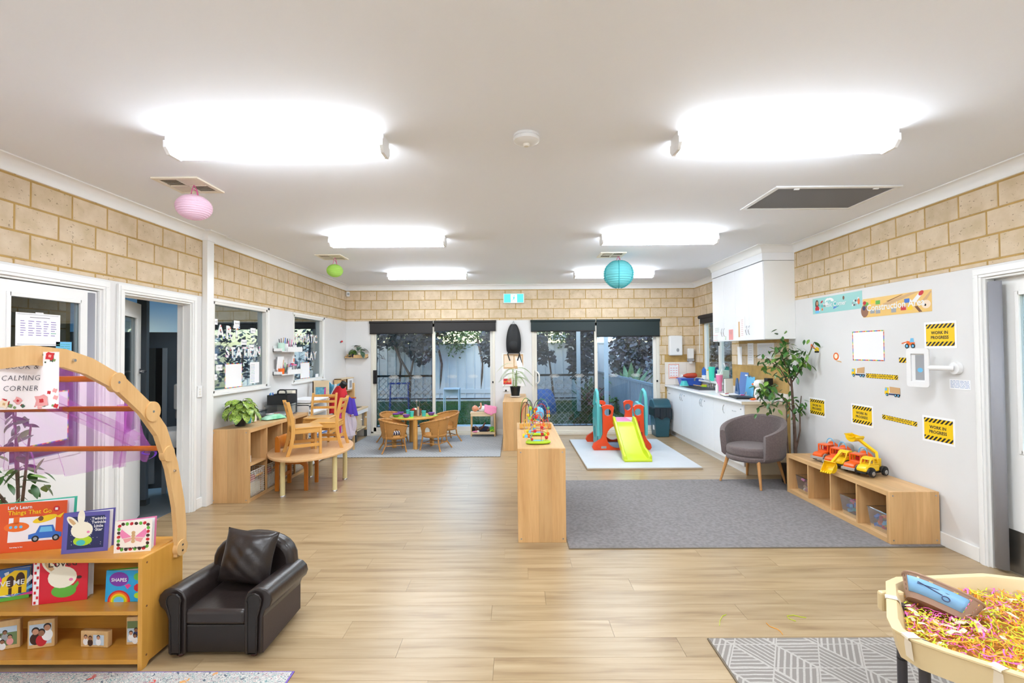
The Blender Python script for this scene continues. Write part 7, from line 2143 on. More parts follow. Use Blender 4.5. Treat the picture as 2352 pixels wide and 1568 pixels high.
for x in(-0.16,0.13):
 m=MB('maple_x');m.box(x,x+0.035,-0.06,0.06,0,0.05);m.build('base_block',t,bevel=0.003)
for y in(-0.045,0.03):
 m=MB('maple_x');m.box(-0.125,0.13,y,y+0.016,0.02,0.04);m.build('base_rail',t,bevel=0.002)
def arch(x0,x1,h,y0=0.0,y1=0.0):return[(x0+(x1-x0)*(0.5-0.5*math.cos(PI*k/14)),y0+(y1-y0)*k/14,0.045+h*math.sin(PI*k/14)**0.6)for k in range(15)]
for mat,pts in(('wire_green',arch(-0.15,-0.03,0.26)),('wire_black',arch(-0.145,-0.05,0.22,-0.03,0.03)),('wire_black',arch(-0.10,-0.02,0.24,0.03,-0.02)),('wire_green',arch(0.0,0.145,0.25)),('wire_black',arch(-0.02,0.10,0.24,-0.02,0.02)),('wire_red',arch(-0.14,0.0,0.19,0.02,0.02)),('wire_blue',arch(0.05,0.14,0.23,0.03,-0.03)),('wire_red',arch(0.0,0.13,0.20,-0.03,0.03))):
 m=MB(mat);m.tube(pts,0.0035,6);m.build('wire',t,smooth=True)
for kind,c,r,mat in(('x',(-0.045,0,0.20),0.02,'c_lime'),('s',(-0.07,0,0.13),0.017,'c_yellow'),('c',(-0.055,0,0.10),0.015,'c_lime'),('c',(-0.03,0,0.08),0.014,'c_orange'),('s',(0.0,0,0.085),0.016,'c_green'),('s',(0.02,0,0.12),0.018,'c_orange'),('s',(0.01,0,0.19),0.018,'c_orange'),('c',(-0.01,0,0.17),0.014,'c_yellow'),('s',(0.135,0,0.20),0.016,'c_green'),('c',(0.137,0,0.165),0.016,'c_orange'),('c',(0.138,0,0.125),0.015,'c_yellow')):
 bead(t,kind,c,r,mat)
t=thing('globe_toy','pale blue toy globe at the far end of the divider shelf','toy globe',(0.24,5.30,DZ))
m=MB('c_sky');m.sphere((0,0,0.11),0.075,20,14);m.build('globe_ball',t,smooth=True)
m=MB('c_white');m.lathe([(0,0),(0.05,0),(0.04,0.02),(0.01,0.04),(0,0.04)],18);m.build('stand',t,smooth=True)
# ------------------------- climbing frame with slide
pm('toy_red',(232,72,20),0.4);pm('toy_teal',(92,186,190),0.4);pm('toy_lime',(200,218,46),0.32);pm('toy_white',(232,220,232),0.4)
SLD=thing('climbing_slide','orange and turquoise plastic climbing frame with a lime green slide','slide',(1.63,7.52,0.031))
def panel_holes(mb,outline,holes,y0,y1,N=30,x0=None,x1=None):
 """flat panel (x,z) with an outline test and circular/rect holes, built as a bmesh with proper edges"""
 bm=bmesh.new()
 def loop(pts):
  vs=[bm.verts.new((p[0],0,p[1]))for p in pts]
  return[bm.edges.new((vs[i],vs[(i+1)%len(vs)]))for i in range(len(vs))]
 ed=loop(outline)
 for h in holes:ed+=loop(h)
 r=bmesh.ops.triangle_fill(bm,use_beauty=True,use_dissolve=False,edges=ed)
 fs=[f for f in bm.faces]
 ex=bmesh.ops.extrude_face_region(bm,geom=fs)
 for v in ex['geom']:
  if isinstance(v,bmesh.types.BMVert):v.co.y=y1-y0
 bm.verts.index_update()
 vs=[(v.co.x,v.co.y+y0,v.co.z)for v in bm.verts];f2=[[v.index for v in f.verts]for f in bm.faces]
 mb.add(vs,f2);bm.free()
def circ(cx,cz,rx,rz_=None,n=24):return[(cx+rx*math.cos(2*PI*i/n),cz+(rz_ or rx)*math.sin(2*PI*i/n))for i in range(n)]
halfL=[(-0.41,0.0),(0.43,0.0),(0.45,0.05),(0.42,0.12),(0.36,0.20),(0.35,0.30),(0.345,0.50),(0.37,0.66),(0.355,0.69),(0.26,0.70),(0.20,0.68),(0.195,0.65),(0.225,0.50),(0.215,0.40),(0.16,0.385)]
front=[(-0.43,0.0),(0.43,0.0),(0.455,0.035),(0.44,0.09),(0.375,0.17),(0.345,0.24),(0.335,0.62),(0.345,0.665),(0.30,0.69),(0.22,0.685),(0.185,0.655),(0.215,0.48),(0.20,0.40),(-0.13,0.40),(-0.145,0.48),(-0.115,0.655),(-0.15,0.685),(-0.24,0.69),(-0.31,0.665),(-0.29,0.62),(-0.29,0.24),(-0.32,0.17),(-0.43,0.10),(-0.455,0.04)]
fm=MB('toy_red');panel_holes(fm,front,[circ(-0.21,0.575,0.055),circ(0.255,0.575,0.055),circ(-0.06,0.20,0.175),[(0.25,0.18),(0.31,0.18),(0.31,0.27),(0.25,0.27)]],-0.03,0.03)
fm.build('front_panel',SLD,bevel=0.006,smooth=True,angle=50)
fm=MB('toy_red');panel_holes(fm,front,[circ(-0.21,0.575,0.055),circ(0.255,0.575,0.055),circ(0.0,0.16,0.13)],0.66,0.72)
fm.build('rear_panel',SLD,bevel=0.006,smooth=True,angle=50)
m=MB('toy_white');m.box(-0.28,0.32,0.03,0.66,0.36,0.41);m.build('platform',SLD,bevel=0.008)
m=MB('c_pink');m.box(-0.20,0.20,0.10,0.60,0.405,0.414);m.build('platform_sticker',SLD)
side=[(0.02,0.02),(0.62,0.02),(0.60,0.10),(0.64,0.30),(0.66,0.52),(0.55,0.62),(0.44,0.70),(0.02,0.66)]
for sx,nm in((-1,'left'),(1,'right')):
 mb=MB('toy_teal');tmp=MB('toy_teal')
 panel_holes(tmp,[(p[0],p[1])for p in side],[[(0.10,0.28),(0.24,0.28),(0.24,0.38),(0.10,0.38)],[(0.10,0.06),(0.24,0.06),(0.24,0.18),(0.10,0.18)],circ(0.46,0.20,0.10),[(0.40,0.42),(0.48,0.42),(0.48,0.54),(0.40,0.54)],[(0.52,0.42),(0.60,0.42),(0.60,0.50),(0.52,0.50)]],-0.025,0.025)
 M=Matrix.Translation((0.345*sx+(0.03 if sx<0 else 0.0),0,0))@Matrix.Rotation(R(90),4,'Z')
 mb.add([M@v for v in tmp.v],tmp.f);po=mb.build('side_panel',SLD,bevel=0.006,smooth=True,angle=50)
 h=MB('toy_teal');xx=0.375*sx+(0.015 if sx<0 else 0.0)
 h.tube([(xx,-0.02,0.22),(xx,-0.035,0.55),(xx,-0.02,0.78),(xx,0.04,0.88),(xx,0.13,0.91),(xx,0.22,0.86),(xx,0.30,0.74),(xx,0.36,0.66)],0.024,10);h.build('handrail',po,smooth=True)
for(x,z)in((-0.36,0.06),(0.385,0.06)):
 m=MB('toy_red');m.frustum((x,-0.034,z),(x,-0.028,z),0.026,0.03,18);m.build('button',SLD)
m=MB('c_grey');m.box(-0.32,-0.24,-0.0325,-0.03,0.025,0.06);m.build('maker_plate',SLD)
link('number_lettering',textmesh('1',0.17,'c_red',bold=0.004,depth=0.001),SLD,(0.265,-0.0315,0.37),(R(90),0,0))
sl=MB('toy_lime')
path=[(0.02,0.43),(-0.06,0.425),(-0.15,0.36),(-0.35,0.215),(-0.58,0.075),(-0.70,0.03),(-0.80,0.022)]
N=len(path);vs=[];fs=[]
secs=[(-1,-0.03),(-1,0.075),(-0.80,0.085),(-0.72,0.0),(0.72,0.0),(0.80,0.085),(1,0.075),(1,-0.03)]
for i,(y,z)in enumerate(path):
 hw=0.175+0.02*(1 if i>=N-2 else 0);cx=0.035+0.015*i/(N-1)
 for(a,dz)in secs:
  d=dz*(1 if i<N-1 else 0.75)
  if i==N-1 and dz>0.05:d=0.05
  vs.append((cx+a*hw,y,max(z+d,0.0)))
n=len(secs)
for i in range(N-1):
 for j in range(n-1):fs.append((i*n+j,i*n+j+1,(i+1)*n+j+1,(i+1)*n+j))
 fs.append((i*n+n-1,i*n,(i+1)*n,(i+1)*n+n-1))
fs.append(tuple(range(n)));fs.append(tuple((N-1)*n+j for j in range(n)))
sl.add(vs,fs);sl.build('slide_chute',SLD,smooth=True,angle=45,bevel=0.008)
m=MB('toy_lime');m.box(-0.145,0.235,-0.845,-0.80,0.0,0.03);m.build('slide_foot',SLD,bevel=0.008)
# ------------------------- pedal bin
pm('bin_teal',(40,84,98),0.35);pm('bin_pale',(150,190,206),0.3);pm('bag_clear_black',(30,40,48),0.25)
t=thing('swing_bin','dark teal swing-top rubbish bin with a bag liner at the end of the kitchen bench','bin',(2.52,8.72,0))
def tap(mb,x0,x1,y0,y1,z0,z1,ins,M=None):
 mb.add([(x0+ins,y0+ins,z0),(x1-ins,y0+ins,z0),(x1-ins,y1-ins,z0),(x0+ins,y1-ins,z0),(x0,y0,z1),(x1,y0,z1),(x1,y1,z1),(x0,y1,z1)],[(0,3,2,1),(4,5,6,7),(0,1,5,4),(1,2,6,5),(2,3,7,6),(3,0,4,7)],M)
m=MB('bin_teal');tap(m,-0.03,0.255,0.0,0.34,0,0.47,0.025);m.build('bin_body',t,bevel=0.015)
m=MB('bin_teal')
prof=[(-0.005,0.50),(-0.005,0.56),(0.10,0.655),(0.20,0.675),(0.30,0.64),(0.345,0.56),(0.345,0.50)]
m.prism(prof,-0.04,0.265,'X');m.build('swing_lid',t,bevel=0.015,smooth=True,angle=40)
m=MB('bag_clear_black');brn=random.Random(6)
tap(m,-0.045,0.268,-0.016,0.355,0.36,0.53,0.0)
m.build('bin_liner',t,bevel=0.012,smooth=False)
lf=MB('bag_clear_black');lf.grid(lambda u,v:(-0.05+0.32*u,-0.02-0.012*math.sin(u*19),0.34+0.17*v+0.02*math.sin(u*11)*(1-v)),30,5);lf.build('liner_skirt',t,smooth=True)
m=MB('c_white');m.box(-0.022,-0.005,0.10,0.17,0.12,0.20);m.build('label',t)
# ------------------------- kitchen bench
BY0,BY1=6.06,YB-0.002
t=thing('kitchen_bench','white kitchen base cabinets along the right wall','kitchen cabinet',(0,0,0))
m=MB('laminate_cream');m.box(2.845,XR-0.002,BY0,BY0+0.018,0.10,0.872);m.box(2.86,XR-0.002,BY0+0.02,BY0+0.036,0.0,0.10);m.build('end_panel',t)
m=MB('kitchen_white');m.box(2.845,XR-0.016,BY0+0.018,BY1,0.10,0.14);m.box(2.845,2.86,BY0+0.018,BY1,0.84,0.872);m.box(XR-0.03,XR-0.016,BY0+0.018,BY1,0.14,0.86);m.build('carcass',t)
m=MB('kitchen_white');m.box(2.875,2.885,BY0+0.02,BY1,0.0,0.10);m.build('kick_board',t)
edges=[6.062,6.54,6.971,7.393,7.851,8.282,8.762,9.10]
def knob_lock(y,z,par):
 k=MB('steel');k.frustum((2.826,y,z),(2.818,y,z),0.008,0.008,10);k.build('lock',par)
def bow_handle(y,z,h,par,x=2.826,horiz=False):
 hb=MB('chrome');pts=[]
 for k in range(9):
  a=PI*k/8;d=(k/8-0.5)*h
  pts.append((x-0.004-0.024*math.sin(a),y+(d if horiz else 0.008*math.cos(a*2)),z+(0 if horiz else d)))
 hb.tube(pts,0.0042,6);hb.build('handle',par,smooth=True)
for i in range(len(edges)-1):
 a,b_=edges[i]+0.0015,edges[i+1]-0.0015
 if i in(0,6):
  zs=[(0.105,0.36),(0.363,0.62),(0.623,0.868)]if i==6 else[(0.105,0.62),(0.623,0.868)]
  for z0,z1 in zs:
   m=MB('kitchen_white');m.box(2.826,2.844,a,b_,z0,z1);d=m.build('drawer_front',t,bevel=0.002)
   bow_handle((a+b_)/2,(z0+z1)/2+0.02,0.10,d,horiz=True);knob_lock(b_-0.05 if i==6 else a+0.06,z1-0.06,d)
 else:
  m=MB('kitchen_white');m.box(2.826,2.844,a,b_,0.105,0.868);d=m.build('cabinet_door',t,bevel=0.002)
  y={1:b_-0.06 if False else a+0.06,2:b_-0.02 if False else b_-0.05,3:a+0.05,4:b_-0.05,5:a+0.05}[i]
  if i==1:y=6.60
  if i in(2,3):y=7.37 if i==2 else 7.43
  if i in(4,5):y=8.24 if i==4 else 8.32
  bow_handle(y,0.755,0.115,d)
  if i in(2,4):knob_lock(y-0.08,0.79,d)
t=thing('benchtop','white laminate kitchen benchtop with inset steel sink','benchtop',(0,0,0))
SK=(2.92,3.26,7.75,8.62)
m=MB('counter_white')
for(x0,x1,y0,y1)in((2.80,XR-0.016,BY0-0.015,SK[2]),(2.80,XR-0.016,SK[3],BY1-0.012),(2.80,SK[0],SK[2],SK[3]),(SK[1],XR-0.016,SK[2],SK[3])):
 m.box(x0,x1,y0,y1,0.874,0.912)
m.build('bench_slab',t)
m=MB('counter_white');m.tube([(2.803,BY0-0.015,0.893),(2.803,BY1-0.012,0.893)],0.019,14);m.build('rounded_edge',t,smooth=True)
m=MB('laminate_cream');m.box(2.80,XR-0.016,BY0-0.020,BY0-0.0155,0.874,0.911);m.build('end_edging',t)
m=MB('steel');x0,x1,y0,y1=SK
m.box(x0-0.02,x1+0.05,y0-0.02,y0,0.912,0.918);m.box(x0-0.02,x1+0.05,y1,y1+0.30,0.912,0.918);m.box(x0-0.02,x0,y0,y1,0.912,0.918);m.box(x1,x1+0.05,y0,y1,0.912,0.918)
m.box(x0,x0+0.004,y0,y1,0.78,0.914);m.box(x1-0.004,x1,y0,y1,0.78,0.914);m.box(x0,x1,y0,y0+0.004,0.78,0.914);m.box(x0,x1,y1-0.004,y1,0.78,0.914);m.box(x0,x1,y0,y1,0.776,0.782)
so=m.build('sink',t)
m=MB('chrome');m.frustum((3.09,8.2,0.782),(3.09,8.2,0.786),0.035,0.035,18);m.build('drain',so)
tp=thing('kitchen_tap','chrome swan-neck tap with two handles behind the sink','tap',(3.285,8.12,0.9185))
m=MB('chrome');m.tube([(0,0,0),(0,0,0.07),(-0.03,0.03,0.12),(-0.12,0.12,0.155),(-0.19,0.19,0.165),(-0.215,0.215,0.15),(-0.22,0.22,0.11)],0.011,10);m.build('spout',tp,smooth=True)
for s in(-0.09,0.09):
 m=MB('chrome');m.cyl((0,s,0),0.022,0.035,14);m.tube([(-0.03,s,0.055),(0.03,s,0.055)],0.008,8);m.tube([(0,s-0.03,0.055),(0,s+0.03,0.055)],0.008,8);m.cyl((0,s,0.03),0.012,0.03,12);m.build('tap_handle',tp,smooth=True)
t=thing('overhead_cupboard','white overhead kitchen cupboards on the right wall','kitchen cabinet',(0,0,0))
m=MB('laminate_cream');m.use('trim_white');m.box(3.0,XR-0.002,5.838,5.856,1.68,2.62);m.build('end_panel',t)
m=MB('kitchen_white');m.box(3.0,XR-0.005,5.856,7.32,1.68,1.70);m.box(3.0,XR-0.005,5.856,7.32,2.60,2.62);m.box(3.0,XR-0.005,7.31,7.33,1.68,2.62);m.box(3.0,3.01,5.856,7.32,1.70,2.60);m.build('carcass',t)
m=MB('kitchen_white');m.box(2.975,XR-0.002,5.835,7.33,2.625,HC-0.001);m.build('bulkhead',t)
ov=[5.84,6.204,6.576,6.943,7.328]
for i in range(4):
 m=MB('kitchen_white');m.box(2.981,2.999,ov[i]+0.0015,ov[i+1]-0.0015,1.675,2.615);d=m.build('cabinet_door',t,bevel=0.002)
 y=(ov[i+1]-0.035)if i%2==0 else(ov[i]+0.035)
 bow_handle(y,1.80,0.115,d,x=2.98)
def cab_sheet(y0,y1,z0,z1,label,draw,mat='paper'):
 return wallsheet('notice_sheet',2.979,y0,y1,z0,z1,label,'notice',draw,side=-1,mat=mat)
cab_sheet(7.08,7.25,1.795,1.885,'small printed note at the left of the overhead cupboard doors',lambda t,w,h:lines(t,w,h,['ink_green','ink_grey'],0.01,w-0.02,0.015,h-0.015,5,2,0.004))
cab_sheet(7.14,7.30,1.69,1.768,'red-edged card at the lower left corner of the overhead cupboards',lambda t,w,h:(lines(t,w,h,['c_red'],0.0,w,0.0,h-0.004,2,2,0.004),lines(t,w,h,['ink_grey'],0.02,w-0.02,0.02,h-0.02,3,4,0.003,'text')))
cab_sheet(6.86,6.90,1.69,1.74,'small green and white sticker on the overhead cupboard',lambda t,w,h:lines(t,w,h,['c_green'],0.004,w-0.004,0.006,h-0.008,3,1,0.008))
cab_sheet(6.65,6.78,1.69,1.832,'salmon orange note on the overhead cupboard',lambda t,w,h:lines(t,w,h,['ink_grey'],0.03,w-0.03,0.08,h-0.02,3,5,0.004),'rose_pink')
def ruler(t,w,h):
 m=MB('c_tan');rect(m,'c_tan',w*0.12,w*0.32,0.03,h-0.06,-0.0016)
 for k in range(9):rect(m,'rose_red',w*0.5,w*0.8,0.05+k*0.025,0.053+k*0.025,-0.0017)
 m.build('chart',t)
cab_sheet(6.31,6.51,1.69,1.985,'white chart in a plastic sleeve hanging on the overhead cupboard door',ruler)
wallsheet('notice_sheet',XR-0.005,7.22,7.36,1.33,1.60,'white paper pinned on the brick under the overhead cupboard, next to the window','notice',None,side=-1)
wallsheet('notice_sheet',XR-0.005,6.87,7.04,1.345,1.645,'white list pinned on the brick under the middle of the overhead cupboard','notice',lambda t,w,h:lines(t,w,h,['ink_grey'],0.03,w-0.04,0.06,h-0.04,7,5,0.003),side=-1)
wallsheet('notice_sheet',XR-0.005,6.32,6.76,1.43,1.64,'double white timetable pinned on the brick behind the ficus','notice',lambda t,w,h:lines(t,w,h,['ink_grey','ink_blue'],0.03,w-0.04,0.04,h-0.03,9,5,0.003),side=-1)
t=thing('towel_dispenser','white paper towel dispenser on the brick beside the right sliding door','dispenser',(2.98,YB-0.004,1.455))
m=MB('white_plastic');m.box(-0.122,0.122,-0.10,0,0,0.37);m.build('case',t,bevel=0.022,seg=3,smooth=True,angle=50)
m=MB('c_grey');m.sphere((0.03,-0.101,0.10),(0.026,0.004,0.034),16,8);m.build('level_window',t,smooth=True)
t=thing('soap_dispenser','white soap dispenser on the brick above the splashback','dispenser',(3.262,YB-0.004,1.30))
m=MB('white_plastic');m.box(-0.055,0.055,-0.09,0,0.09,0.285);m.build('case',t,bevel=0.018,seg=3,smooth=True,angle=50)
m=MB('c_grey');m.box(-0.054,0.054,-0.088,-0.002,0.045,0.09);m.build('grey_band',t,bevel=0.006)
m=MB('white_plastic');m.box(-0.03,0.03,-0.07,-0.01,0.0,0.05);m.build('nozzle',t,bevel=0.012)
t=thing('notice_sheet','orange-bordered hand washing poster on the cream tiles','notice',(2.863,YB-0.014,1.024))
m=MB('paper');m.box(0,0.191,-0.0012,0,0,0.27);m.build('sheet',t)
m=MB('c_orange')
for(a,b_,c,d)in((0,0.191,0,0.008),(0,0.191,0.262,0.27),(0,0.008,0,0.27),(0.183,0.191,0,0.27),(0.02,0.17,0.018,0.034)):rect(m,'c_orange',a,b_,c,d,-0.0016)
for r_ in range(4):
 for c_ in range(3):rect(m,'rose_pink',0.03+c_*0.05,0.062+c_*0.05,0.055+r_*0.045,0.068+r_*0.045,-0.0016)
m.build('poster_print',t)
link('lettering',textmesh('How to Wash',0.02,'c_red'),t,(0.09,-0.0018,0.245),(R(90),0,0))
BT=0.9125
t=thing('wash_tub','blue plastic tub at the far end of the kitchen bench','tub',(3.15,8.80,0.9185))
pm('tub_cobalt',(66,106,206),0.35)
m=MB('tub_cobalt');tap(m,-0.19,0.19,-0.12,0.12,0,0.13,0.03);m.build('tub_body',t,bevel=0.012,smooth=True,angle=50)
m=MB('tub_cobalt');m.box(-0.205,0.205,-0.135,-0.118,0.118,0.133);m.box(-0.205,0.205,0.118,0.135,0.118,0.133);m.box(-0.205,-0.188,-0.12,0.12,0.118,0.133);m.box(0.188,0.205,-0.12,0.12,0.118,0.133);m.build('rim',t,bevel=0.004)
t=thing('drink_bottle','translucent orange bottle lying on the blue tub','bottle',(3.14,8.78,1.095),rot=(0,R(90),R(20)))
pm('orange_clear',(240,90,50),0.2,trans=0.35)
m=MB('orange_clear');m.lathe([(0,-0.16),(0.018,-0.16),(0.02,-0.13),(0.042,-0.06),(0.046,0.05),(0.046,0.12),(0.035,0.14),(0,0.14)],22);m.build('bottle_body',t,smooth=True)
m=MB('c_white');m.lathe([(0,-0.18),(0.02,-0.18),(0.02,-0.158),(0,-0.158)],16);m.build('cap',t)
t=thing('mint_bowl','upturned mint green bowl beside the sink','bowl',(3.00,8.66,0.9185))
m=MB('cup_mint');m.use('c_teal');m.lathe([(0.075,0),(0.078,0.003),(0.045,0.09),(0.0,0.092)],24);m.build('bowl_body',t,smooth=True)
m=MB('cup_mint');m.lathe([(0.074,0.0),(0.084,0.0),(0.084,0.006),(0.074,0.008)],24);m.build('rim',t,smooth=True)
t=thing('dish_brush','wooden dish brush and yellow sponge lying at the sink','brush',(3.22,8.42,0.9185),R(150))
m=MB('pine');m.tube([(0,0,0.012),(0.14,0,0.03)],0.008,6);m.build('handle',t)
m=MB('c_lime');m.box(-0.08,0.0,-0.03,0.03,0,0.03);m.use('c_yellow');m.box(-0.08,0.0,-0.03,0.03,0.03,0.04);m.build('sponge',t)
def lathe_thing(name,loc,label,cat,parts):
 t=thing(name,label,cat,loc)
 for nm,mat,prof in parts:
  m=MB(mat);m.lathe(prof,22);m.build(nm,t,smooth=True,angle=45)
 return t
SZ=1.0335
lathe_thing('drink_bottle',(3.305,8.54,SZ),'blue sports bottle on the kitchen window sill','bottle',(('bottle_body','c_blue',[(0,0),(0.034,0),(0.036,0.09),(0.03,0.11),(0.036,0.13),(0.034,0.165),(0,0.165)]),('cap','c_blue',[(0.034,0.165),(0.03,0.19),(0.012,0.2),(0.012,0.22),(0,0.222)]),('label_band','c_white',[(0.0362,0.02),(0.0372,0.03),(0.0372,0.07),(0.0362,0.08)])))
lathe_thing('drink_bottle',(3.305,8.36,SZ),'slim pale yellow bottle on the kitchen window sill','bottle',(('bottle_body','c_cream',[(0,0),(0.03,0),(0.03,0.15),(0.024,0.165),(0,0.165)]),('cap','c_yellow',[(0.022,0.165),(0.022,0.185),(0,0.186)])))
pm('turq_clear',(70,220,190),0.2)
lathe_thing('tumbler',(3.300,8.19,SZ),'turquoise lidded tumbler on the kitchen window sill','tumbler',(('tumbler_body','turq_clear',[(0,0),(0.036,0),(0.05,0.205),(0,0.205)]),('lid','turq_clear',[(0.052,0.20),(0.053,0.235),(0.02,0.238),(0,0.238)])))
t=thing('tissue_box','sage green tissue boxes stacked on the window sill with a tissue pulled up','tissue box',(3.262,7.66,SZ))
pm('sage',(184,208,196),0.6)
for z in(0,0.10):
 m=MB('sage');m.box(0.0,0.10,0,0.22,z,z+0.098);m.build('box_body',t,bevel=0.002)
m=MB('paper');m.grid(lambda u,v:(0.05+0.03*(u-0.5)+0.02*math.sin(v*4),0.10+0.10*(u-0.5)*(0.4+v)-0.05*v,0.198+0.11*v),8,6);m.build('tissue',t,smooth=True,solid=0.002)
lathe_thing('tumbler',(3.18,7.60,BT),'tall pink tumbler with a straw on the kitchen bench','tumbler',(('tumbler_body','c_pink',[(0,0),(0.034,0),(0.036,0.13),(0.046,0.15),(0.050,0.25),(0,0.25)]),('lid','c_white',[(0.052,0.25),(0.052,0.268),(0,0.27)])))
m=MB('c_white');m.tube([(3.185,7.58,1.17),(3.21,7.56,1.26)],0.006,8);so=m.build('drinking_straw');tag(so,'white straw standing in the tall pink tumbler','straw')
t=thing('upright_notebook','cream notebook standing upright on the kitchen bench','notebook',(3.10,7.20,BT),R(25))
m=MB('paper_cream');m.use('c_cream');m.box(0,0.16,0,0.004,0,0.215);m.build('front_cover',t)
m=MB('c_black');m.box(0,0.162,0.03,0.034,0,0.218);m.build('back_cover',t)
m=MB('paper');m.box(0.004,0.157,0.005,0.029,0.004,0.212);m.build('pages',t)
lathe_thing('pump_bottle',(3.03,7.33,BT),'small white bottle in front of the upright notebook','bottle',(('bottle_body','c_white',[(0,0),(0.022,0),(0.022,0.10),(0.012,0.115),(0,0.116)]),('cap','c_white',[(0.012,0.115),(0.012,0.135),(0,0.136)])))
t=thing('ring_folder','tall pale blue folder leaning against the wall on the bench','folder',(3.245,6.88,BT),rot=(0,R(8),R(-2)))
m=MB('c_sky');m.use('ink_blue');m.box(0,0.004,0,0.26,0,0.32);m.build('cover',t);m=MB('c_white');m.box(-0.001,0,0.02,0.10,0.27,0.29);m.build('label',t)
t=thing('ring_folder','turquoise folder standing beside the pale blue folder','folder',(3.235,6.66,BT),rot=(0,R(8),R(4)))
m=MB('c_teal');m.use('c_sky');m.box(0,0.004,0,0.20,0,0.27);m.build('cover',t);m=MB('steel');m.tube([(0.0,0.05,0.26),(-0.02,0.1,0.285),(0.0,0.15,0.26)],0.006,6);m.build('clip',t)
t=thing('magazine_holder','navy A-shaped book stand on the kitchen bench','book stand',(3.10,6.82,BT),R(78))
pm('stand_blue',(50,92,140),0.3)
m=MB('stand_blue')
outl=[(-0.125,0),(-0.085,0),(-0.05,0.02),(0.05,0.02),(0.085,0),(0.125,0),(0.045,0.22),(0.02,0.245),(-0.02,0.245),(-0.045,0.22)]
tmp=MB('stand_blue');panel_holes(tmp,outl,[[(-0.06,0.06),(-0.006,0.06),(-0.006,0.17)],[(0.006,0.06),(0.06,0.06),(0.006,0.17)]],-0.01,0.01);m.add(tmp.v,tmp.f);m.build('stand_body',t,bevel=0.003)
m=MB('black_plastic');m.box(-0.09,0.09,0.01,0.08,0,0.006);m.build('stand_foot',t)
t=thing('clipboard_stack','stack of clipboards and papers near the front of the bench','clipboard',(2.87,6.72,BT),R(-12))
for k,(c,dx)in enumerate((('c_navy',0.0),('paper',0.01),('c_cream',-0.01),('paper',0.012))):
 m=MB(c);m.box(0.0+dx,0.22+dx,-0.05+dx,0.27+dx,0.006*k,0.006*k+0.005);m.build('board' if k%2==0 else 'paper_sheet',t)
m=MB('c_red');m.tube([(0.04,0.1,0.028),(0.10,0.2,0.028)],0.005,6);m.build('pen',t)
t=thing('laptop','closed black laptop lying at the front corner of the bench','laptop',(2.86,6.32,BT),R(-8))
m=MB('caddy_black');m.box(0,0.24,0,0.34,0,0.014);m.build('base',t,bevel=0.004)
m=MB('caddy_black');m.box(0,0.24,0,0.34,0.0145,0.024);m.build('lid',t,bevel=0.004)
t=thing('headphones','pink and grey headphones behind the closed laptop','headphones',(3.10,6.60,BT))
m=MB('c_hotpink');m.cyl((0,0.05,0),0.03,0.03,14);m.build('ear_cup',t);m=MB('c_grey');m.tube([(0,0.04,0.015),(0.02,0,0.07),(0,-0.05,0.015)],0.006,6);m.build('headband',t,smooth=True)
m=MB('c_grey');m.cyl((0,-0.06,0),0.028,0.028,14);m.build('ear_cup',t)
t=thing('plush_duck','white plush duck with orange beak sitting on the end of the bench','soft toy',(3.08,6.17,BT),R(-130))
pm('plush_white',(244,242,238),0.95,bump=(120,0.6))
m=MB('plush_white');m.sphere((0,0,0.085),(0.065,0.06,0.085),18,12);m.sphere((0,-0.01,0.205),(0.058,0.056,0.055),18,12)
for s in(-1,1):m.sphere((0.07*s,-0.01,0.10),(0.028,0.025,0.05),12,8)
m.build('duck_body',t,smooth=True)
m=MB('c_orange');m.sphere((0,-0.065,0.20),(0.024,0.022,0.016),14,8);m.build('beak',t,smooth=True)
for s in(-1,1):
 m=MB('c_orange');m.sphere((0.04*s,-0.07,0.012),(0.022,0.035,0.011),12,6);m.build('foot',t,smooth=True)
 m=MB('c_black');m.sphere((0.022*s,-0.058,0.225),0.006,8,6);m.build('eye',t)
t=thing('paper_bag','beige gift bag with a tag standing behind the plush duck','bag',(3.22,6.42,BT))
m=MB('c_tan');m.use('c_cream');m.box(0,0.10,-0.06,0.10,0,0.24);m.build('bag_body',t,bevel=0.003)
m=MB('c_white');m.box(-0.004,0,-0.03,0.03,0.10,0.15);m.build('tag',t);m=MB('c_black');m.box(0.02,0.09,-0.15,-0.065,0,0.27);m.build('dark_folder',t)
# ------------------------- tub chair
pm('fabric_taupe',(118,104,102),0.95,var=(60,0.12),bump=(300,0.4),sheen=0.2)
t=thing('tub_chair','taupe fabric tub chair with beech legs in front of the kitchen bench','armchair',(2.77,5.72,0.009),R(212+90))
def rimz(a):
 c=abs(a)/128.0
 return 0.755-0.06*c**1.5-0.16*max(0,c-0.25)**1.2
def surf(a,f,rr,zz):
 th=R(90+a);return(rr*1.05*math.cos(th),rr*math.sin(th),zz)
A=128;NU=49
prof=[(0.25,0.285,0),(0.295,0.30,0.0),(0.325,0.42,0.15),(0.340,0.60,0.75),(0.338,1.0,1.0),(0.310,1.0,1.02),(0.285,1.0,0.98),(0.275,0.60,0.75),(0.255,0.40,0.10),(0.25,0.33,0.0)]
vs=[];fs=[]
for i in range(NU):
 a=-A+2*A*i/(NU-1);zt=rimz(a)
 for(r,zb,f)in prof:
  z=0.285+(zt-0.285)*f if f>0.0 else zb
  th=R(90+a);vs.append((r*1.06*math.cos(th),r*math.sin(th),z))
n=len(prof)
for i in range(NU-1):
 for j in range(n):q=(j+1)%n;fs.append((i*n+j,i*n+q,(i+1)*n+q,(i+1)*n+j))
fs+=[tuple(range(n)),tuple((NU-1)*n+j for j in range(n))]
m=MB('fabric_taupe');m.add(vs,fs);m.build('shell',t,smooth=True,angle=60,bevel=0.01)
m=MB('fabric_taupe');sp=[]
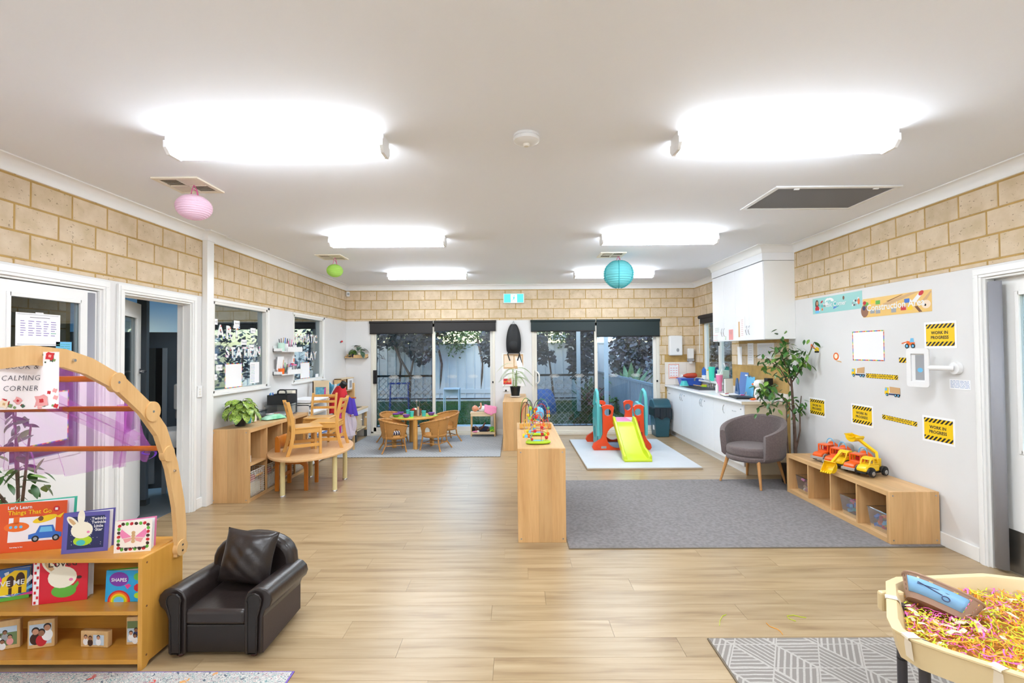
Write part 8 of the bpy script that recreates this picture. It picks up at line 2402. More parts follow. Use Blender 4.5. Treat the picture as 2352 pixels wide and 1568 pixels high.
for k in range(40):
 a=2*PI*k/40;sp.append((0.262*math.cos(a),0.255*math.sin(a)-0.045*(1 if math.sin(a)<0 else 0)))
m.prism(sp,0.33,0.435);m.build('seat_cushion',t,bevel=0.03,seg=4,smooth=True,angle=60)
m=MB('fabric_taupe');m.prism([(p[0]*1.02,p[1]*1.02)for p in sp],0.275,0.335);m.build('seat_base',t,bevel=0.02,smooth=True,angle=60)
for(x,y)in((-0.19,-0.20),(0.19,-0.20),(-0.18,0.19),(0.18,0.19)):
 m=MB('beech_leg');m.frustum((x*1.32,y*1.3,0.0),(x,y,0.29),0.012,0.021,14);m.build('leg',t,smooth=True)
# ------------------------- ficus behind it
t=thing('potted_ficus','tall leafy ficus in a black pot between the tub chair and the cube shelf','potted plant',(3.19,5.63,0.009))
m=MB('pot_black');tap(m,-0.105,0.105,-0.105,0.105,0.0,0.22,0.015);m.build('pot',t,bevel=0.008)
m=MB('soil');m.box(-0.09,0.09,-0.09,0.09,0.21,0.223);m.build('soil',t)
brs=[[(0.04,0.02,0.2),(0.05,0.06,0.7),(0.05,0.1,1.15),(0.0,0.1,1.45),(0.0,0.1,1.68)],[(0.04,0.03,0.35),(0.11,0.05,0.60),(0.13,0.08,0.85),(0.15,0.08,1.0)],[(0.05,0.07,0.8),(-0.10,0.05,1.0),(-0.28,0.0,1.12),(-0.40,-0.02,1.05)],[(0.05,0.1,1.1),(-0.08,0.08,1.3),(-0.24,0.1,1.45)],[(0.05,0.1,1.15),(0.10,-0.1,1.4),(0.11,-0.25,1.62)],[(0.05,0.08,0.9),(-0.15,0.02,0.95),(-0.33,-0.02,0.88)],[(0.0,0.1,1.3),(-0.12,0.0,1.5),(-0.2,-0.05,1.58)],[(0.05,0.1,1.2),(0.05,-0.05,1.35),(0.02,-0.12,1.5)]]
wood=[brs[0][:4],brs[1],brs[2],brs[3],brs[4],[(-0.05,0.0,0.2),(-0.055,0.03,0.6),(-0.04,0.05,0.95)],brs[5],brs[6],brs[7]]
for k,b in enumerate(wood):
 m=MB('bark');r0=(0.020,0.011,0.008,0.008,0.008,0.010,0.006,0.006,0.006)[k];m.tube(b,[r0*(1-0.55*i/(len(b)-1))for i in range(len(b))],8);m.build('trunk' if k==0 else 'branch',t,smooth=True)
leaves_on(t,[brs[2],brs[3],brs[4],brs[5],brs[6],brs[7],brs[0][2:],brs[2][1:],brs[3],brs[0][2:]],255,33,1.12,0.062,0.10)
leaves_on(t,[brs[1][1:],[(0.15,0.08,0.85),(0.13,-0.08,0.95)]],40,34,1.0,0.05,0.10)
# ------------------------- toy trucks on the low cube shelf
def wheel(par,x,y,z,r,w,hub='steel'):
 m=MB('dark_rubber');m.frustum((x,y-w/2,z),(x,y+w/2,z),r,r,20);wo=m.build('wheel',par,bevel=0.003)
 h=MB(hub);s=1 if y>0 else-1
 h.frustum((x,y+s*w/2,z),(x,y+s*(w/2+0.003),z),r*0.62,r*0.5,14);h.build('hub',wo)
pm('truck_orange',(240,96,24),0.3);pm('truck_yellow',(246,200,16),0.3);pm('truck_grey',(168,164,160),0.4)
def cabshell(t,mat,x0,x1,hw,z0,z1,nm='cab'):
 """hollow cab: roof, sills and pillars, so the windows are real openings"""
 m=MB(mat);p=0.012
 m.box(x0,x1,-hw,hw,z1-p,z1);m.box(x0,x1,-hw,hw,z0,z0+0.012)
 for x in(x0,(x0+x1)/2-p/2,x1-p):
  for y in(-hw,hw-p):m.box(x,x+p,y,y+p,z0,z1)
 m.box(x0,x0+p,-hw,hw,z0,z0+0.02)
 m.build(nm,t,bevel=0.004)
 s=MB('c_red');s.box(x0+0.015,x0+0.03,-hw*0.6,hw*0.6,z0+0.012,z0+0.035);s.build('seat',t)
def mixer_truck(loc,rz,label):
 t=thing('toy_mixer_truck',label,'toy truck',loc,rz,group='orange toy cement mixers')
 m=MB('truck_grey');m.box(-0.13,0.135,-0.04,0.04,0.018,0.032);m.box(0.118,0.145,-0.055,0.055,0.018,0.040);m.build('chassis',t,bevel=0.004)
 m=MB('truck_orange');m.prism([(0.045,0.03),(0.135,0.03),(0.138,0.055),(0.120,0.072),(0.045,0.078)],-0.042,0.042,'Y');m.build('bonnet',t,bevel=0.008)
 for y in(-0.048,0.034):
  g=MB('truck_grey');g.prism([(0.055+0.0,0.03)]+[(0.092+0.036*math.cos(R(180-180*k/8)),0.03+0.036*math.sin(R(180-180*k/8)))for k in range(9)]+[(0.135,0.03)],y,y+0.014,'Y');g.build('fender',t,bevel=0.002)
 cabshell(t,'truck_orange',-0.03,0.055,0.046,0.072,0.138)
 for y in(-0.045,0.045):
  wheel(t,0.092,y,0.026,0.026,0.024);wheel(t,-0.085,y,0.026,0.026,0.024)
 d=MB('truck_orange');M=xf((-0.095,0,0.105),(0,R(-62),0))
 d.lathe([(0,-0.085),(0.03,-0.085),(0.045,-0.05),(0.052,0.0)],20,M=M);d.use('truck_grey');d.lathe([(0.052,0.0),(0.05,0.035),(0.035,0.065),(0.0,0.07)],20,M=M);d.build('mixer_drum',t,smooth=True)
 b=MB('c_sky');b.prism([(-0.05,0.075),(-0.035,0.075),(-0.035,0.13),(-0.055,0.13)],-0.035,0.035,'Y');b.build('hopper',t,bevel=0.004)
 b=MB('c_sky');b.tube([(-0.045,-0.03,0.12)]+[(-0.048,-0.032*math.cos(R(180*k/8)),0.135+0.045*math.sin(R(180*k/8)))for k in range(9)]+[(-0.045,0.03,0.12)],0.004,6);b.build('handle',t,smooth=True)
 return t
def digger(loc,rz,label,arm):
 t=thing('toy_digger',label,'toy truck',loc,rz,group='yellow toy diggers')
 m=MB('c_black');m.box(-0.105,0.115,-0.036,0.036,0.02,0.034);m.build('chassis',t,bevel=0.004)
 m=MB('truck_yellow');m.prism([(-0.035,0.034),(0.112,0.034),(0.118,0.055),(0.095,0.082),(0.072,0.088),(-0.035,0.085)],-0.04,0.04,'Y');m.build('body',t,bevel=0.012,seg=3,smooth=True,angle=60)
 m=MB('truck_yellow');p=0.012
 arch=[(0.078,0.086),(0.062,0.125),(0.035,0.142),(0.0,0.14),(-0.022,0.12),(-0.03,0.086)]
 for y in(-0.038,0.028):
  panel=MB('truck_yellow');panel_holes(panel,arch,[[(0.03,0.094),(0.062,0.094),(0.052,0.118),(0.03,0.128)],[(-0.016,0.094),(0.018,0.094),(0.018,0.128),(-0.008,0.122)]],y,y+0.010);m.add(panel.v,panel.f)
 m.prism([(0.062,0.125),(0.035,0.142),(0.0,0.14),(-0.022,0.12),(-0.02,0.11),(0.0,0.13),(0.035,0.132),(0.055,0.12)],-0.03,0.03,'Y')
 m.build('cab',t,bevel=0.003)
 for x in(0.07,-0.07):
  for y in(-0.055,0.03):
   g=MB('c_black');g.prism([(x+0.042*math.cos(R(180-180*k/10)),0.03+0.042*math.sin(R(180-180*k/10)))for k in range(11)],y,y+0.025,'Y');g.build('fender',t,bevel=0.004)
  for y in(-0.053,0.053):wheel(t,x,y,0.028,0.028,0.022)
 m=MB('truck_yellow');m.box(-0.08,-0.055,-0.022,-0.012,0.05,0.125);m.box(-0.08,-0.055,0.012,0.022,0.05,0.125);m.build('boom_mount',t,bevel=0.003)
 a0,a1,a2=arm
 m=MB('truck_yellow');m.tube([a0,a1,a2],0.013,4);m.build('boom',t)
 d=(Vector(a2)-Vector(a1)).normalized()
 M=Matrix.Translation(Vector(a2))@d.to_track_quat('X','Z').to_matrix().to_4x4()
 b=MB('truck_yellow');w=0.045
 prof=[(0.0,0.02)]+[(0.045+0.045*math.cos(R(140+200*k/10)),0.0+0.04*math.sin(R(140+200*k/10)))for k in range(11)]
 vs=[]
 b.grid(lambda u,v:(prof[int(round(u*11))][0],-w+2*w*v,prof[int(round(u*11))][1]),12,2,M)
 for y in(-w,w):b.add([(p[0],y,p[1])for p in prof],[tuple(range(len(prof)))],M)
 for k in range(5):b.box(0.085,0.10,-w+0.005+k*0.018,-w+0.014+k*0.018,-0.018,-0.012,M)
 b.build('bucket',t,solid=0.003)
 return t
TZ2=0.4295
TSC=1.16
mixer_truck((3.175,5.00,TZ2),R(205),'farthest orange toy mixer truck on the low cube shelf').scale=(TSC,)*3
mixer_truck((3.165,4.80,TZ2),R(206),'middle orange toy mixer truck, next to the digger with its bucket hanging over the edge').scale=(TSC,)*3
mixer_truck((3.175,4.535,TZ2),R(204),'nearest orange toy mixer truck, between the two yellow diggers').scale=(TSC,)*3
digger((3.155,4.665,TZ2),R(203),'yellow toy digger with its bucket hanging over the shelf front',((0.03,-0.02,0.13),(0.11,0.0,0.11),(0.20,0.0,0.05))).scale=(TSC,)*3
digger((3.17,4.375,TZ2),R(200),'nearest yellow toy digger with its bucket raised towards the wall',((-0.068,0.0,0.105),(-0.12,-0.04,0.15),(-0.13,-0.18,0.23))).scale=(TSC,)*3
def block_bin(y0,label,cols,seed,kinds):
 t=thing('block_tub',label,'plastic tub',(2.985,y0,0.0475))
 m=MB('tub_clear');w,d,h=0.27,0.25,0.17;s=0.004
 def side(p):m.add(p,[(0,1,2,3)])
 i=0.018
 side([(i,i,0),(i,d-i,0),(0,d,h),(0,0,h)]);side([(w-i,i,0),(w-i,d-i,0),(w,d,h),(w,0,h)]);side([(i,i,0),(w-i,i,0),(w,0,h),(0,0,h)]);side([(i,d-i,0),(w-i,d-i,0),(w,d,h),(0,d,h)]);side([(i,i,0),(w-i,i,0),(w-i,d-i,0),(i,d-i,0)])
 m.build('tub_walls',t)
 m=MB('tub_clear');m.tube([(0,0,h),(w,0,h),(w,d,h),(0,d,h)],0.006,6,closed=True);m.build('rim',t)
 rn=random.Random(seed)
 for k in range(24):
  c=cols[k%len(cols)];lx=rn.uniform(0.05,0.22)if k%2 else rn.uniform(0.03,0.10);ly=rn.uniform(0.05,0.20);lz=0.015+0.022*(k//5)
  b=MB(c);a,b2,c2=rn.uniform(0.014,0.03),rn.uniform(0.012,0.018),rn.uniform(0.010,0.014)
  b.box(-a,a,-b2,b2,-c2,c2)
  if kinds=='brick':
   for q in(-1,1):b.cyl((q*a*0.5,0,c2),0.006,0.004,8)
  o=b.build('toy_block',None,(2.985+lx,y0+ly,0.05+lz+0.02),bevel=0.002,rot=(rn.uniform(-.5,.5),rn.uniform(-.5,.5),rn.uniform(0,3)))
  tag(o,{'c_sky':'sky blue','c_red':'red','c_teal':'turquoise','c_blue':'blue','c_yellow':'yellow','c_orange':'orange','c_pink':'pink','c_tan':'tan','c_white':'white','rose_pink':'dusty pink','c_cream':'cream','c_hotpink':'hot pink','c_grey':'grey'}[c]+' toy block in the clear tub of the '+('nearest' if y0<4.1 else 'second' if y0<4.5 else 'farthest')+' cell','toy block','toy blocks in the clear tubs')
block_bin(3.93,'clear tub of blue and yellow blocks in the nearest cell of the low cube shelf',['c_blue','c_yellow','c_sky','c_orange','c_red','c_grey'],1,'brick')
block_bin(4.28,'clear tub of red and turquoise blocks in the second cell of the low cube shelf',['c_red','c_teal','c_blue','c_hotpink','c_sky'],2,'brick')
block_bin(4.98,'clear tub of pink and tan blocks in the farthest cell of the low cube shelf',['rose_pink','c_tan','c_white','c_pink','c_cream'],3,'cube')
# ------------------------- decorations on the right wall
WX=XR-0.0005
def deco(name,y_far,y_near,z0,z1,label,cat,draw,mat='paper',rot=0.0):
 return wallsheet(name,WX,y_near,y_far,z0,z1,label,cat,draw,side=-1,mat=mat,rot=rot)
pm('hazard_yellow',(246,204,20),0.4);pm('banner_tan',(238,196,112),0.35);pm('banner_teal',(150,208,204),0.35)
def clip_band(mb,mat,x0,x1,z0,z1,step,wd,y,slant=None):
 """diagonal stripes clipped to a rectangle"""
 h=z1-z0;sl=slant if slant is not None else h
 k=x0-sl-step
 while k<x1:
  quad=[(k,z0),(k+wd,z0),(k+wd+sl,z1),(k+sl,z1)]
  def clipx(pts,xv,keep_gt):
   out=[]
   for i in range(len(pts)):
    a,b_=pts[i],pts[(i+1)%len(pts)]
    ina=(a[0]>=xv)if keep_gt else(a[0]<=xv);inb=(b_[0]>=xv)if keep_gt else(b_[0]<=xv)
    if ina:out.append(a)
    if ina!=inb:
     f=(xv-a[0])/(b_[0]-a[0]);out.append((xv,a[1]+f*(b_[1]-a[1])))
   return out
  q=clipx(clipx(quad,x0,True),x1,False)if True else quad
  if len(q)>=3:poly(mb,mat,q,y)
  k+=step
def wip(t,w,h):
 m=MB('hazard_yellow');b=0.018
 rect(m,'hazard_yellow',b,w-b,b,h-b,-0.0015)
 clip_band(m,'c_black',b,w-b,h-b-0.034,h-b,0.037,0.02,-0.0018);clip_band(m,'c_black',b,w-b,b,b+0.034,0.037,0.02,-0.0018)
 m.build('hazard_print',t)
 for s,z in(('WORK IN',h*0.58),('PROGRESS',h*0.40)):
  link('lettering',textmesh(s,0.034,'ink',bold=0.0010,spacing=1.02),t,(w*0.49,-0.0022,z),(R(90),0,0))
for(yf,yn,z0,z1,lb)in((4.012,3.718,1.553,1.765,'yellow WORK IN PROGRESS sign at the top right, above the holder'),(5.60,5.308,0.806,1.008,'yellow WORK IN PROGRESS sign nearest the ficus'),(4.902,4.603,0.806,1.012,'yellow WORK IN PROGRESS sign in the lower middle of the right wall'),(4.052,3.752,0.795,1.006,'yellow WORK IN PROGRESS sign at the lower right of the right wall')):
 deco('hazard_sign',yf,yn,z0,z1,lb,'sign',wip)
def tape(t,w,h):
 m=MB('hazard_yellow');rect(m,'hazard_yellow',0,w,0,h,-0.0015)
 clip_band(m,'c_black',0,0.04,0,h,0.025,0.013,-0.0018);clip_band(m,'c_black',w-0.04,w,0,h,0.025,0.013,-0.0018);clip_band(m,'c_black',0.05,w-0.05,0,h*0.14,0.03,0.018,-0.0018,0.004);clip_band(m,'c_black',0.05,w-0.05,h*0.86,h,0.03,0.018,-0.0018,0.004)
 m.build('hazard_print',t);link('lettering',textmesh('UNDER CONSTRUCTION',0.0235,'ink',bold=0.0005),t,(w/2,-0.0022,h/2),(R(90),0,0))
deco('hazard_tape',4.684,4.296,1.277,1.319,'yellow UNDER CONSTRUCTION strip beside the printed mixer truck','sign',tape)
deco('hazard_tape',4.491,4.104,0.912,0.952,'yellow UNDER CONSTRUCTION strip between the two lower signs','sign',tape,rot=R(2.2))
deco('hazard_tape',4.28,4.076,1.430,1.474,'short yellow and black striped strip left of the holder','sign',lambda t,w,h:(lambda m:(rect(m,'hazard_yellow',0,w,0,h,-0.0015),clip_band(m,'c_black',0,w,0,h,0.038,0.02,-0.0018),m.build('hazard_print',t)))(MB('hazard_yellow')))
deco('notice_sheet',4.862,4.446,1.440,1.724,'blank white sheet with rainbow border on the right wall','notice',lambda t,w,h:dotborder(t,w,h,2,0.009))
def music(t,w,h):
 m=MB('c_teal');rn=random.Random(4)
 for k in range(14):oval(m,('banner_teal','c_white','c_teal')[k%3],rn.uniform(0.03,w-0.03),rn.uniform(0.03,h-0.03),rn.uniform(0.02,0.05),rn.uniform(0.008,0.02),-0.0014-0.00003*k,rn.uniform(-.6,.6))
 oval(m,'c_darkbrown',0.075,h*0.62,0.030,0.045,-0.002);oval(m,'skin_a',0.08,h*0.66,0.018,0.024,-0.0022);oval(m,'rose_red',0.08,h*0.32,0.036,0.030,-0.0022);oval(m,'c_sky',0.08,h*0.12,0.04,0.016,-0.0023)
 oval(m,'rose_red',0.16,h*0.72,0.022,0.010,-0.0022,0.5);poly(m,'c_orange',[(0.155,0.03),(0.18,0.03),(0.175,0.055),(0.16,0.055)],-0.0022)
 for k in range(10):oval(m,('c_white','c_black','c_grey')[k%3],w-0.13+0.02*(k%5),h*(0.25+0.12*(k//3)),0.012,0.010,-0.0022-0.00003*k)
 oval(m,'c_brown',w*0.66,h*0.76,0.014,0.02,-0.0022);oval(m,'c_orange',w-0.045,h*0.42,0.016,0.03,-0.0026);poly(m,'c_blue',[(w*0.45,0.03),(w*0.55,0.05),(w*0.46,0.055)],-0.0022)
 m.build('banner_print',t);link('lettering',textmesh('Music Corner',0.066,'c_white',bold=0.0012),t,(w*0.47,-0.0032,h*0.47),(R(90),0,0))
def constr(t,w,h):
 m=MB('c_tan');rn=random.Random(6)
 poly(m,'c_tan',[(w*0.32,h*0.62),(w*0.72,h*0.98),(w*0.84,h*0.98),(w*0.40,h*0.5)],-0.0014);poly(m,'c_brown',[(w*0.38,h*0.72),(w*0.60,h*0.95),(w*0.63,h*0.95),(w*0.41,h*0.70)],-0.0016)
 poly(m,'c_white',[(w*0.74,h*0.55),(w*0.84,h*0.92),(w*0.90,h*0.9),(w*0.80,h*0.5)],-0.0017);oval(m,'c_red',w*0.87,h*0.9,0.028,0.018,-0.0018,0.5)
 oval(m,'skin_b',w*0.03,h*0.35,0.05,0.06,-0.0016);oval(m,'c_green',w*0.06,h*0.72,0.03,0.018,-0.0018);oval(m,'rose_red',w*0.03,h*0.78,0.022,0.018,-0.0019);oval(m,'c_navy',w*0.02,h*0.5,0.02,0.02,-0.0019)
 for(x,z,c)in((0.17,0.8,'c_yellow'),(0.25,0.73,'c_green'),(0.63,0.28,'c_red'),(0.72,0.26,'c_yellow'),(0.68,0.62,'c_blue'),(0.16,0.28,'c_grey'),(0.25,0.25,'c_grey'),(0.49,0.22,'c_grey')):rect(m,c,w*x-0.028,w*x+0.028,h*z-0.018,h*z+0.018,-0.0018)
 poly(m,'c_tan',[(w*0.88,h*0.55),(w*0.99,h*0.95),(w,h*0.9),(w*0.93,h*0.5)],-0.0017);oval(m,'rose_cream',w*0.93,h*0.35,0.045,0.035,-0.0018);oval(m,'c_black',w*0.92,h*0.32,0.010,0.010,-0.002);poly(m,'c_brown',[(w*0.78,h*0.3),(w*0.84,h*0.02),(w*0.88,h*0.02),(w*0.82,h*0.32)],-0.0017)
 m.build('banner_print',t);link('lettering',textmesh('Construction Area',0.086,'c_white',bold=0.0016),t,(w*0.49,-0.0032,h*0.47),(R(90),0,0))
deco('banner',5.493,4.716,1.945,2.118,'teal Music Corner banner high on the right wall','banner',music,'banner_teal')
deco('banner',4.707,3.932,1.853,2.030,'tan Construction Area banner high on the right wall','banner',constr,'banner_tan')
def cutout(y_far,y_near,z0,z1,label,draw):
 w=y_far-y_near;h=z1-z0
 t=thing('wall_cutout',label,'wall picture',(WX,y_far,z0),R(-90))
 m=MB('c_yellow');draw(m,w,h);m.build('cutout_print',t,solid=0.001)
 b=MB('paper');oval(b,'paper',w*0.5,h*0.45,w*0.3,h*0.25,-0.0004);b.build('backing',t)
 return t
def vehicle(m,w,h,parts):
 for k,(c,pts)in enumerate(parts):poly(m,c,[(p[0]*w,p[1]*h)for p in pts],-0.001-0.0003*k)
def wheels(m,w,h,xs,r):
 for x in xs:oval(m,'c_black',x*w,r,r,r,-0.004);oval(m,'c_sky',x*w,r,r*0.55,r*0.55,-0.0045)
cutout(5.553,5.40,1.512,1.612,'small printed excavator next to the ficus leaves',lambda m,w,h:(vehicle(m,w,h,(('c_yellow',[(0.5,0.2),(1,0.2),(1,0.5),(0.75,0.65),(0.5,0.5)]),('c_orange',[(0.55,0.5),(0.15,1.0),(0.05,0.95),(0.45,0.42)]),('c_orange',[(0.15,1.0),(0.08,0.3),(0.02,0.3),(0.05,0.95)]),('c_black',[(0.5,0.02),(1,0.02),(1,0.2),(0.5,0.2)])))))
cutout(5.162,5.03,1.413,1.518,'small printed tape measure on the right wall',lambda m,w,h:(oval(m,'c_orange',w*0.35,h*0.6,w*0.33,h*0.38,-0.001),oval(m,'c_cream',w*0.35,h*0.62,w*0.2,h*0.24,-0.002),poly(m,'c_tan',[(w*0.4,h*0.22),(w*0.95,h*0.12),(w,0),(w*0.4,h*0.12)],-0.0015)))
cutout(4.25,4.103,1.553,1.640,'small printed loader with blue wheels on the right wall',lambda m,w,h:(vehicle(m,w,h,(('c_orange',[(0.35,0.3),(0.95,0.3),(0.95,0.6),(0.4,0.75)]),('c_sky',[(0.6,0.6),(0.9,0.6),(0.86,1.0),(0.68,1.0)]),('c_orange',[(0.4,0.6),(0.05,0.45),(0.0,0.55),(0.4,0.7)]))),wheels(m,w,h,(0.42,0.85),h*0.24)))
cutout(4.888,4.70,1.278,1.378,'small printed cement mixer truck on the right wall',lambda m,w,h:(vehicle(m,w,h,(('c_yellow',[(0,0.2),(0.3,0.2),(0.3,0.8),(0.05,0.8)]),('c_sky',[(0.03,0.5),(0.2,0.5),(0.2,0.75),(0.06,0.75)]),('c_navy',[(0.3,0.15),(1,0.15),(1,0.3),(0.3,0.3)]),('c_tan',[(0.4,0.35),(0.95,0.4),(0.98,1.0),(0.45,0.85)]))),wheels(m,w,h,(0.18,0.7,0.9),h*0.15)))
cutout(4.457,4.277,1.125,1.212,'small printed dump truck on the right wall',lambda m,w,h:(vehicle(m,w,h,(('c_yellow',[(0,0.2),(0.28,0.2),(0.28,0.9),(0.05,0.9)]),('c_sky',[(0.03,0.55),(0.18,0.55),(0.18,0.85),(0.06,0.85)]),('c_navy',[(0.28,0.15),(1,0.15),(1,0.3),(0.28,0.3)]),('c_tan',[(0.35,0.35),(1,0.35),(1,0.95),(0.35,1.0)]))),wheels(m,w,h,(0.18,0.72,0.9),h*0.16)))
deco('notice_sheet',3.79,3.616,1.24,1.314,'small pale blue printed label beside the right door','notice',lambda t,w,h:lines(t,w,h,['ink_blue'],0.008,w-0.008,0.012,h-0.012,6,3,0.003))
t=thing('tablet_holder','white wall-mounted tablet holder on a swivel bracket','tablet holder',(XR,3.72,1.40))
m=MB('white_plastic');m.frustum((-0.002,0,0.0),(-0.03,0,0.0),0.05,0.045,24);m.build('wall_disc',t,smooth=True,angle=40)
m=MB('white_plastic');m.tube([(-0.03,0,0),(-0.08,0.05,0),(-0.10,0.14,0)],0.02,10);m.build('arm',t,smooth=True)
fm2=MB('white_plastic');tmp=MB('white_plastic');panel_holes(tmp,fm2.rrect(-0.075,0.075,-0.155,0.155,0.02),[[(-0.045,-0.11),(0.045,-0.11),(0.045,0.11),(-0.045,0.11)]],-0.02,0.0)
M=xf((-0.13,0.20,0.0),(0,0,R(-62)));fm2.add(tmp.v,tmp.f,M);fm2.build('holder_frame',t,bevel=0.004)
m=MB('c_white');m.box(-0.046,0.046,-0.002,0.008,-0.112,0.112,M);m.build('holder_back',t)
m=MB('c_grey');m.box(-0.02,0.042,-0.004,-0.002,-0.10,0.10,M);m.use('c_sky');m.frustum((0.012,-0.0055,-0.02),(0.012,-0.004,-0.02),0.018,0.018,16,True,M);m.build('holder_clips',t)
# ------------------------- activity tray
TRAY=thing('activity_tray','beige octagonal activity tray on dark legs in the lower right corner','activity tray',(1.95,1.68,0))
pm('tray_beige',(226,204,158),0.4);pm('tray_inner',(206,176,118),0.45);pm('leg_char',(64,62,66),0.45);pm('tape_clear',(240,228,206),0.25)
pts=[(2.06,2.175),(1.66,2.145),(1.585,2.105),(1.38,1.83),(1.345,1.76),(1.36,1.69),(1.41,1.63),(1.80,1.24),(1.92,1.19),(2.35,1.20),(2.50,1.30),(2.62,1.62),(2.58,1.75),(2.22,2.12)]
pts=[(p[0]-1.95,p[1]-1.68)for p in pts]
def insetp(ps,k):return[(p[0]*k,p[1]*k)for p in ps]
rings=[(0.90,0.452),(0.97,0.458),(1.0,0.548),(1.015,0.552),(1.015,0.558),(0.955,0.558),(0.94,0.548),(0.90,0.470),(0.0,0.468)]
vs=[];fs=[];n=len(pts)
for(k,z)in rings:
 for p in insetp(pts,max(k,0.001)):vs.append((p[0],p[1],z))
mb=MB('tray_beige');mb.add(vs,[(j*n+i,j*n+(i+1)%n,(j+1)*n+(i+1)%n,(j+1)*n+i)for j in range(len(rings)-1)for i in range(n)]+[tuple(range(n))[::-1]])
mb.build('tray',TRAY,smooth=True,angle=30)
def leg(x,y):
 m=MB('leg_char');m.tube([(x,y,0.0),(x,y,0.52)],0.017,14);lo=m.build('leg',TRAY,smooth=True)
 for z in(0.12,0.30):
  r=MB('c_black');r.lathe([(0.0172,z),(0.0178,z+0.002),(0.0178,z+0.005),(0.0172,z+0.007)],14,(x,y,0));r.build('joint_ring',lo)
for(x,y)in((1.555,2.0),(1.435,1.745),(2.3,2.0),(1.95,1.28),(2.5,1.45)):leg(x-1.95,y-1.68)
m=MB('tray_beige');m.prism([(1.50-1.95,2.03-1.68),(1.60-1.95,2.03-1.68),(1.60-1.95,2.06-1.68),(1.50-1.95,2.06-1.68)],0.47,0.55);m.build('leg_socket',TRAY,bevel=0.01)
for(a,b_)in(((1.40,1.70),(1.445,1.72)),((1.52,1.575),(1.55,1.54)),((1.66,1.42),(1.70,1.40)),((1.46,1.98),(1.49,2.0))):
 d=Vector((a[0]-1.95,a[1]-1.68));e=Vector((b_[0]-1.95,b_[1]-1.68));o=((d+e)/2).normalized()*0.004
 tq=MB('tape_clear');w=Vector((-(d+e).normalized().y,(d+e).normalized().x))*0.02;c=(d+e)/2;c=c.normalized()*(c.length)
 c1=c+o
 def rimr(dirv):
  best=1e9
  for i in range(n):
   p,q=Vector(pts[i]),Vector(pts[(i+1)%n]);ed=q-p;den=dirv.x*ed.y-dirv.y*ed.x
   if abs(den)<1e-9:continue
   s=(p.x*ed.y-p.y*ed.x)/den;u=(p.x*dirv.y-p.y*dirv.x)/den
   if s>0 and-0.001<=u<=1.001:best=min(best,s)
  return best
 dv=c.normalized();rr=rimr(dv);w=Vector((-dv.y,dv.x))*0.018
 P0=dv*(rr*1.0+0.001);P1=dv*(rr*1.017+0.001);P2=dv*(rr*0.95)
 z=[(dv*(rr*0.985+0.004),0.48),(P0+dv*0.002,0.546),(P1+dv*0.002,0.554),(P1,0.560),(P2,0.5605),(dv*(rr*0.93),0.545)]
 tq.add([(q.x+w.x,q.y+w.y,zz)for q,zz in z]+[(q.x-w.x,q.y-w.y,zz)for q,zz in z],[(i,i+1,7+i,6+i)for i in range(5)]);tq.build('tape_strip',TRAY)
pm('shred_orange',(248,166,40),0.6);pm('shred_pink',(246,110,190),0.6);pm('shred_lime',(206,226,40),0.6);pm('shred_cream',(244,222,190),0.6);pm('shred_bed',(200,140,60),0.9)
sh=MB('shred_orange');rn=random.Random(17)
def inpoly(x,y,k):
 c=False
 for i in range(n):
  a,b_=pts[i],pts[i-1]
  if((a[1]*k>y)!=(b_[1]*k>y))and(x<(b_[0]*k-a[0]*k)*(y-a[1]*k)/(b_[1]*k-a[1]*k)+a[0]*k):c=not c
 return c
cnt=0
while cnt<3400:
 x,y=rn.uniform(-0.62,0.7),rn.uniform(-0.5,0.5)
 if not inpoly(x,y,0.90):continue
 cnt+=1
 mound=max(0,1-(x*x*2.2+y*y*3.5))*0.045+0.012
 z=0.482+rn.uniform(0.3,1)*mound+0.008
 patch=math.sin(x*9+1)+math.sin(y*11+2)
 mat=rn.choices(['shred_orange','shred_pink','shred_lime','shred_cream'],[5+2*patch,2.2-patch*0.8,3.4,0.5])[0]
 a=rn.uniform(0,2*PI);L=rn.uniform(0.03,0.075);ww=rn.uniform(0.0012,0.0026)if mat!='shred_cream' else 0.008
 px,py,pz=x,y,z;prev=None;ring=[]
 for k in range(5):
  a+=rn.uniform(-0.55,0.55);zz=pz+rn.uniform(-0.008,0.009)
  nx,ny=-math.sin(a)*ww,math.cos(a)*ww
  if not inpoly(px,py,0.92):break
  ring.append(((px+nx,py+ny,zz),(px-nx,py-ny,zz+0.001)));px+=math.cos(a)*L/4;py+=math.sin(a)*L/4
 if len(ring)<3:continue
 sh.use(mat);v=[p for r_ in ring for p in r_]
 sh.add(v,[(2*i,2*i+1,2*i+3,2*i+2)for i in range(len(ring)-1)])
so=sh.build('shredded_paper',None,(1.95,1.68,0));tag(so,'orange, pink and lime shredded paper heaped in the activity tray','shredded paper',kind='stuff')
bd=MB('shred_bed');bd.prism(insetp(pts,0.895),0.4705,0.484);tag(bd.build('paper_bed',None,(1.95,1.68,0)),'dense bed of orange shredded paper at the bottom of the tray','shredded paper',kind='stuff')
pm('basket_brown',(164,132,112),0.6);pm('label_blue',(130,180,220),0.4)
t=thing('plastic_basket','brown woven plastic basket with a blue scissors label tipped in the tray','basket',(1.70,1.985,0.555),rot=(R(-36),R(16),R(-38)))
bk=MB('basket_brown')
def bsk(u,v):
 a=2*PI*u;r=0.75+0.25*v
 return(0.125*r*math.copysign(abs(math.cos(a))**0.7,math.cos(a)),0.075*r*math.copysign(abs(math.sin(a))**0.7,math.sin(a)),-0.06+0.09*v)
N1,N2=64,12
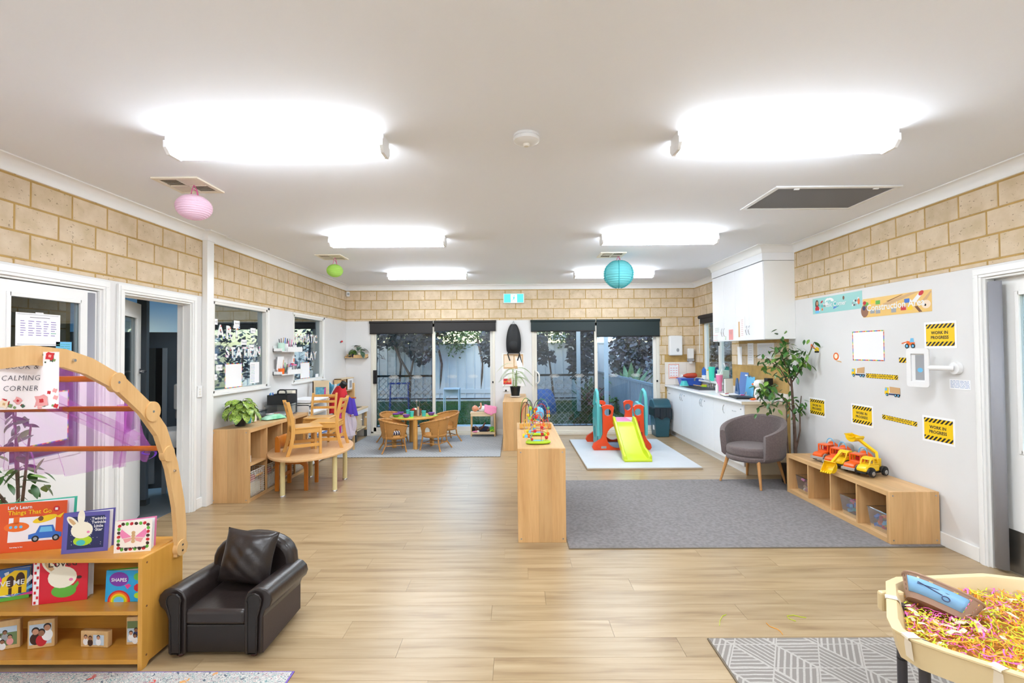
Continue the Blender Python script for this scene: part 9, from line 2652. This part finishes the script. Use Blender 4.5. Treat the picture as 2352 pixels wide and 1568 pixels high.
vv=[bsk(i/N1,j/(N2-1))for j in range(N2)for i in range(N1)]
ff=[]
for j in range(N2-1):
 for i in range(N1):
  if 2<=j<N2-2 and(i+j)%2==0 and i%4==1:continue
  ff.append((j*N1+i,j*N1+(i+1)%N1,(j+1)*N1+(i+1)%N1,(j+1)*N1+i))
ff.append(tuple(range(N1))[::-1])
bk.add(vv,ff);bk.build('basket_body',t,solid=0.003)
r=MB('basket_brown');r.tube([bsk(i/40,1.0)for i in range(40)],0.005,6,closed=True);r.build('rim',t,smooth=True)
lb=MB('label_blue');lb.grid(lambda u,v:(lambda q:(q[0]*1.04,q[1]*1.06,q[2]))(bsk(0.57+0.26*u,0.22+0.62*v)),16,3);lo=lb.build('picture_label',t,smooth=True,solid=0.001)
sc=MB('c_navy');q=bsk(0.72,0.5)
sc.tube([(q[0]-0.05,q[1]*1.10-0.001,0.0),(q[0]+0.03,q[1]*1.10-0.001,-0.012)],0.002,4);sc.tube([(q[0]-0.05,q[1]*1.10-0.001,-0.006),(q[0]+0.03,q[1]*1.10-0.001,0.004)],0.002,4)
for zz in(-0.02,0.010):sc.tube([(q[0]+0.042+0.012*math.cos(R(30*k)),q[1]*1.10-0.001,zz+0.009*math.sin(R(30*k)))for k in range(12)],0.002,4,closed=True)
sc.build('scissors_print',t)
def thread(pts3,mat,label):
 m=MB(mat);m.tube(pts3,0.0022,5,e=0.6);tag(m.build('paper_strand'),label,'paper strand','paper strands on the floor')
thread([(1.14,2.775,0.003),(1.161,2.823,0.003),(1.199,2.874,0.003),(1.226,2.887,0.003)],'shred_lime','short lime paper strand on the floor, left of the other two')
thread([(1.591,2.816,0.003),(1.567,2.843,0.003),(1.572,2.871,0.003),(1.613,2.88,0.003),(1.642,2.861,0.003),(1.672,2.851,0.003)],'shred_lime','curled lime paper strand on the floor near the tray')
thread([(1.414,2.799,0.003),(1.416,2.764,0.003),(1.443,2.738,0.003),(1.449,2.713,0.003),(1.445,2.684,0.003)],'shred_orange','orange paper strand on the floor beside the patterned rug')
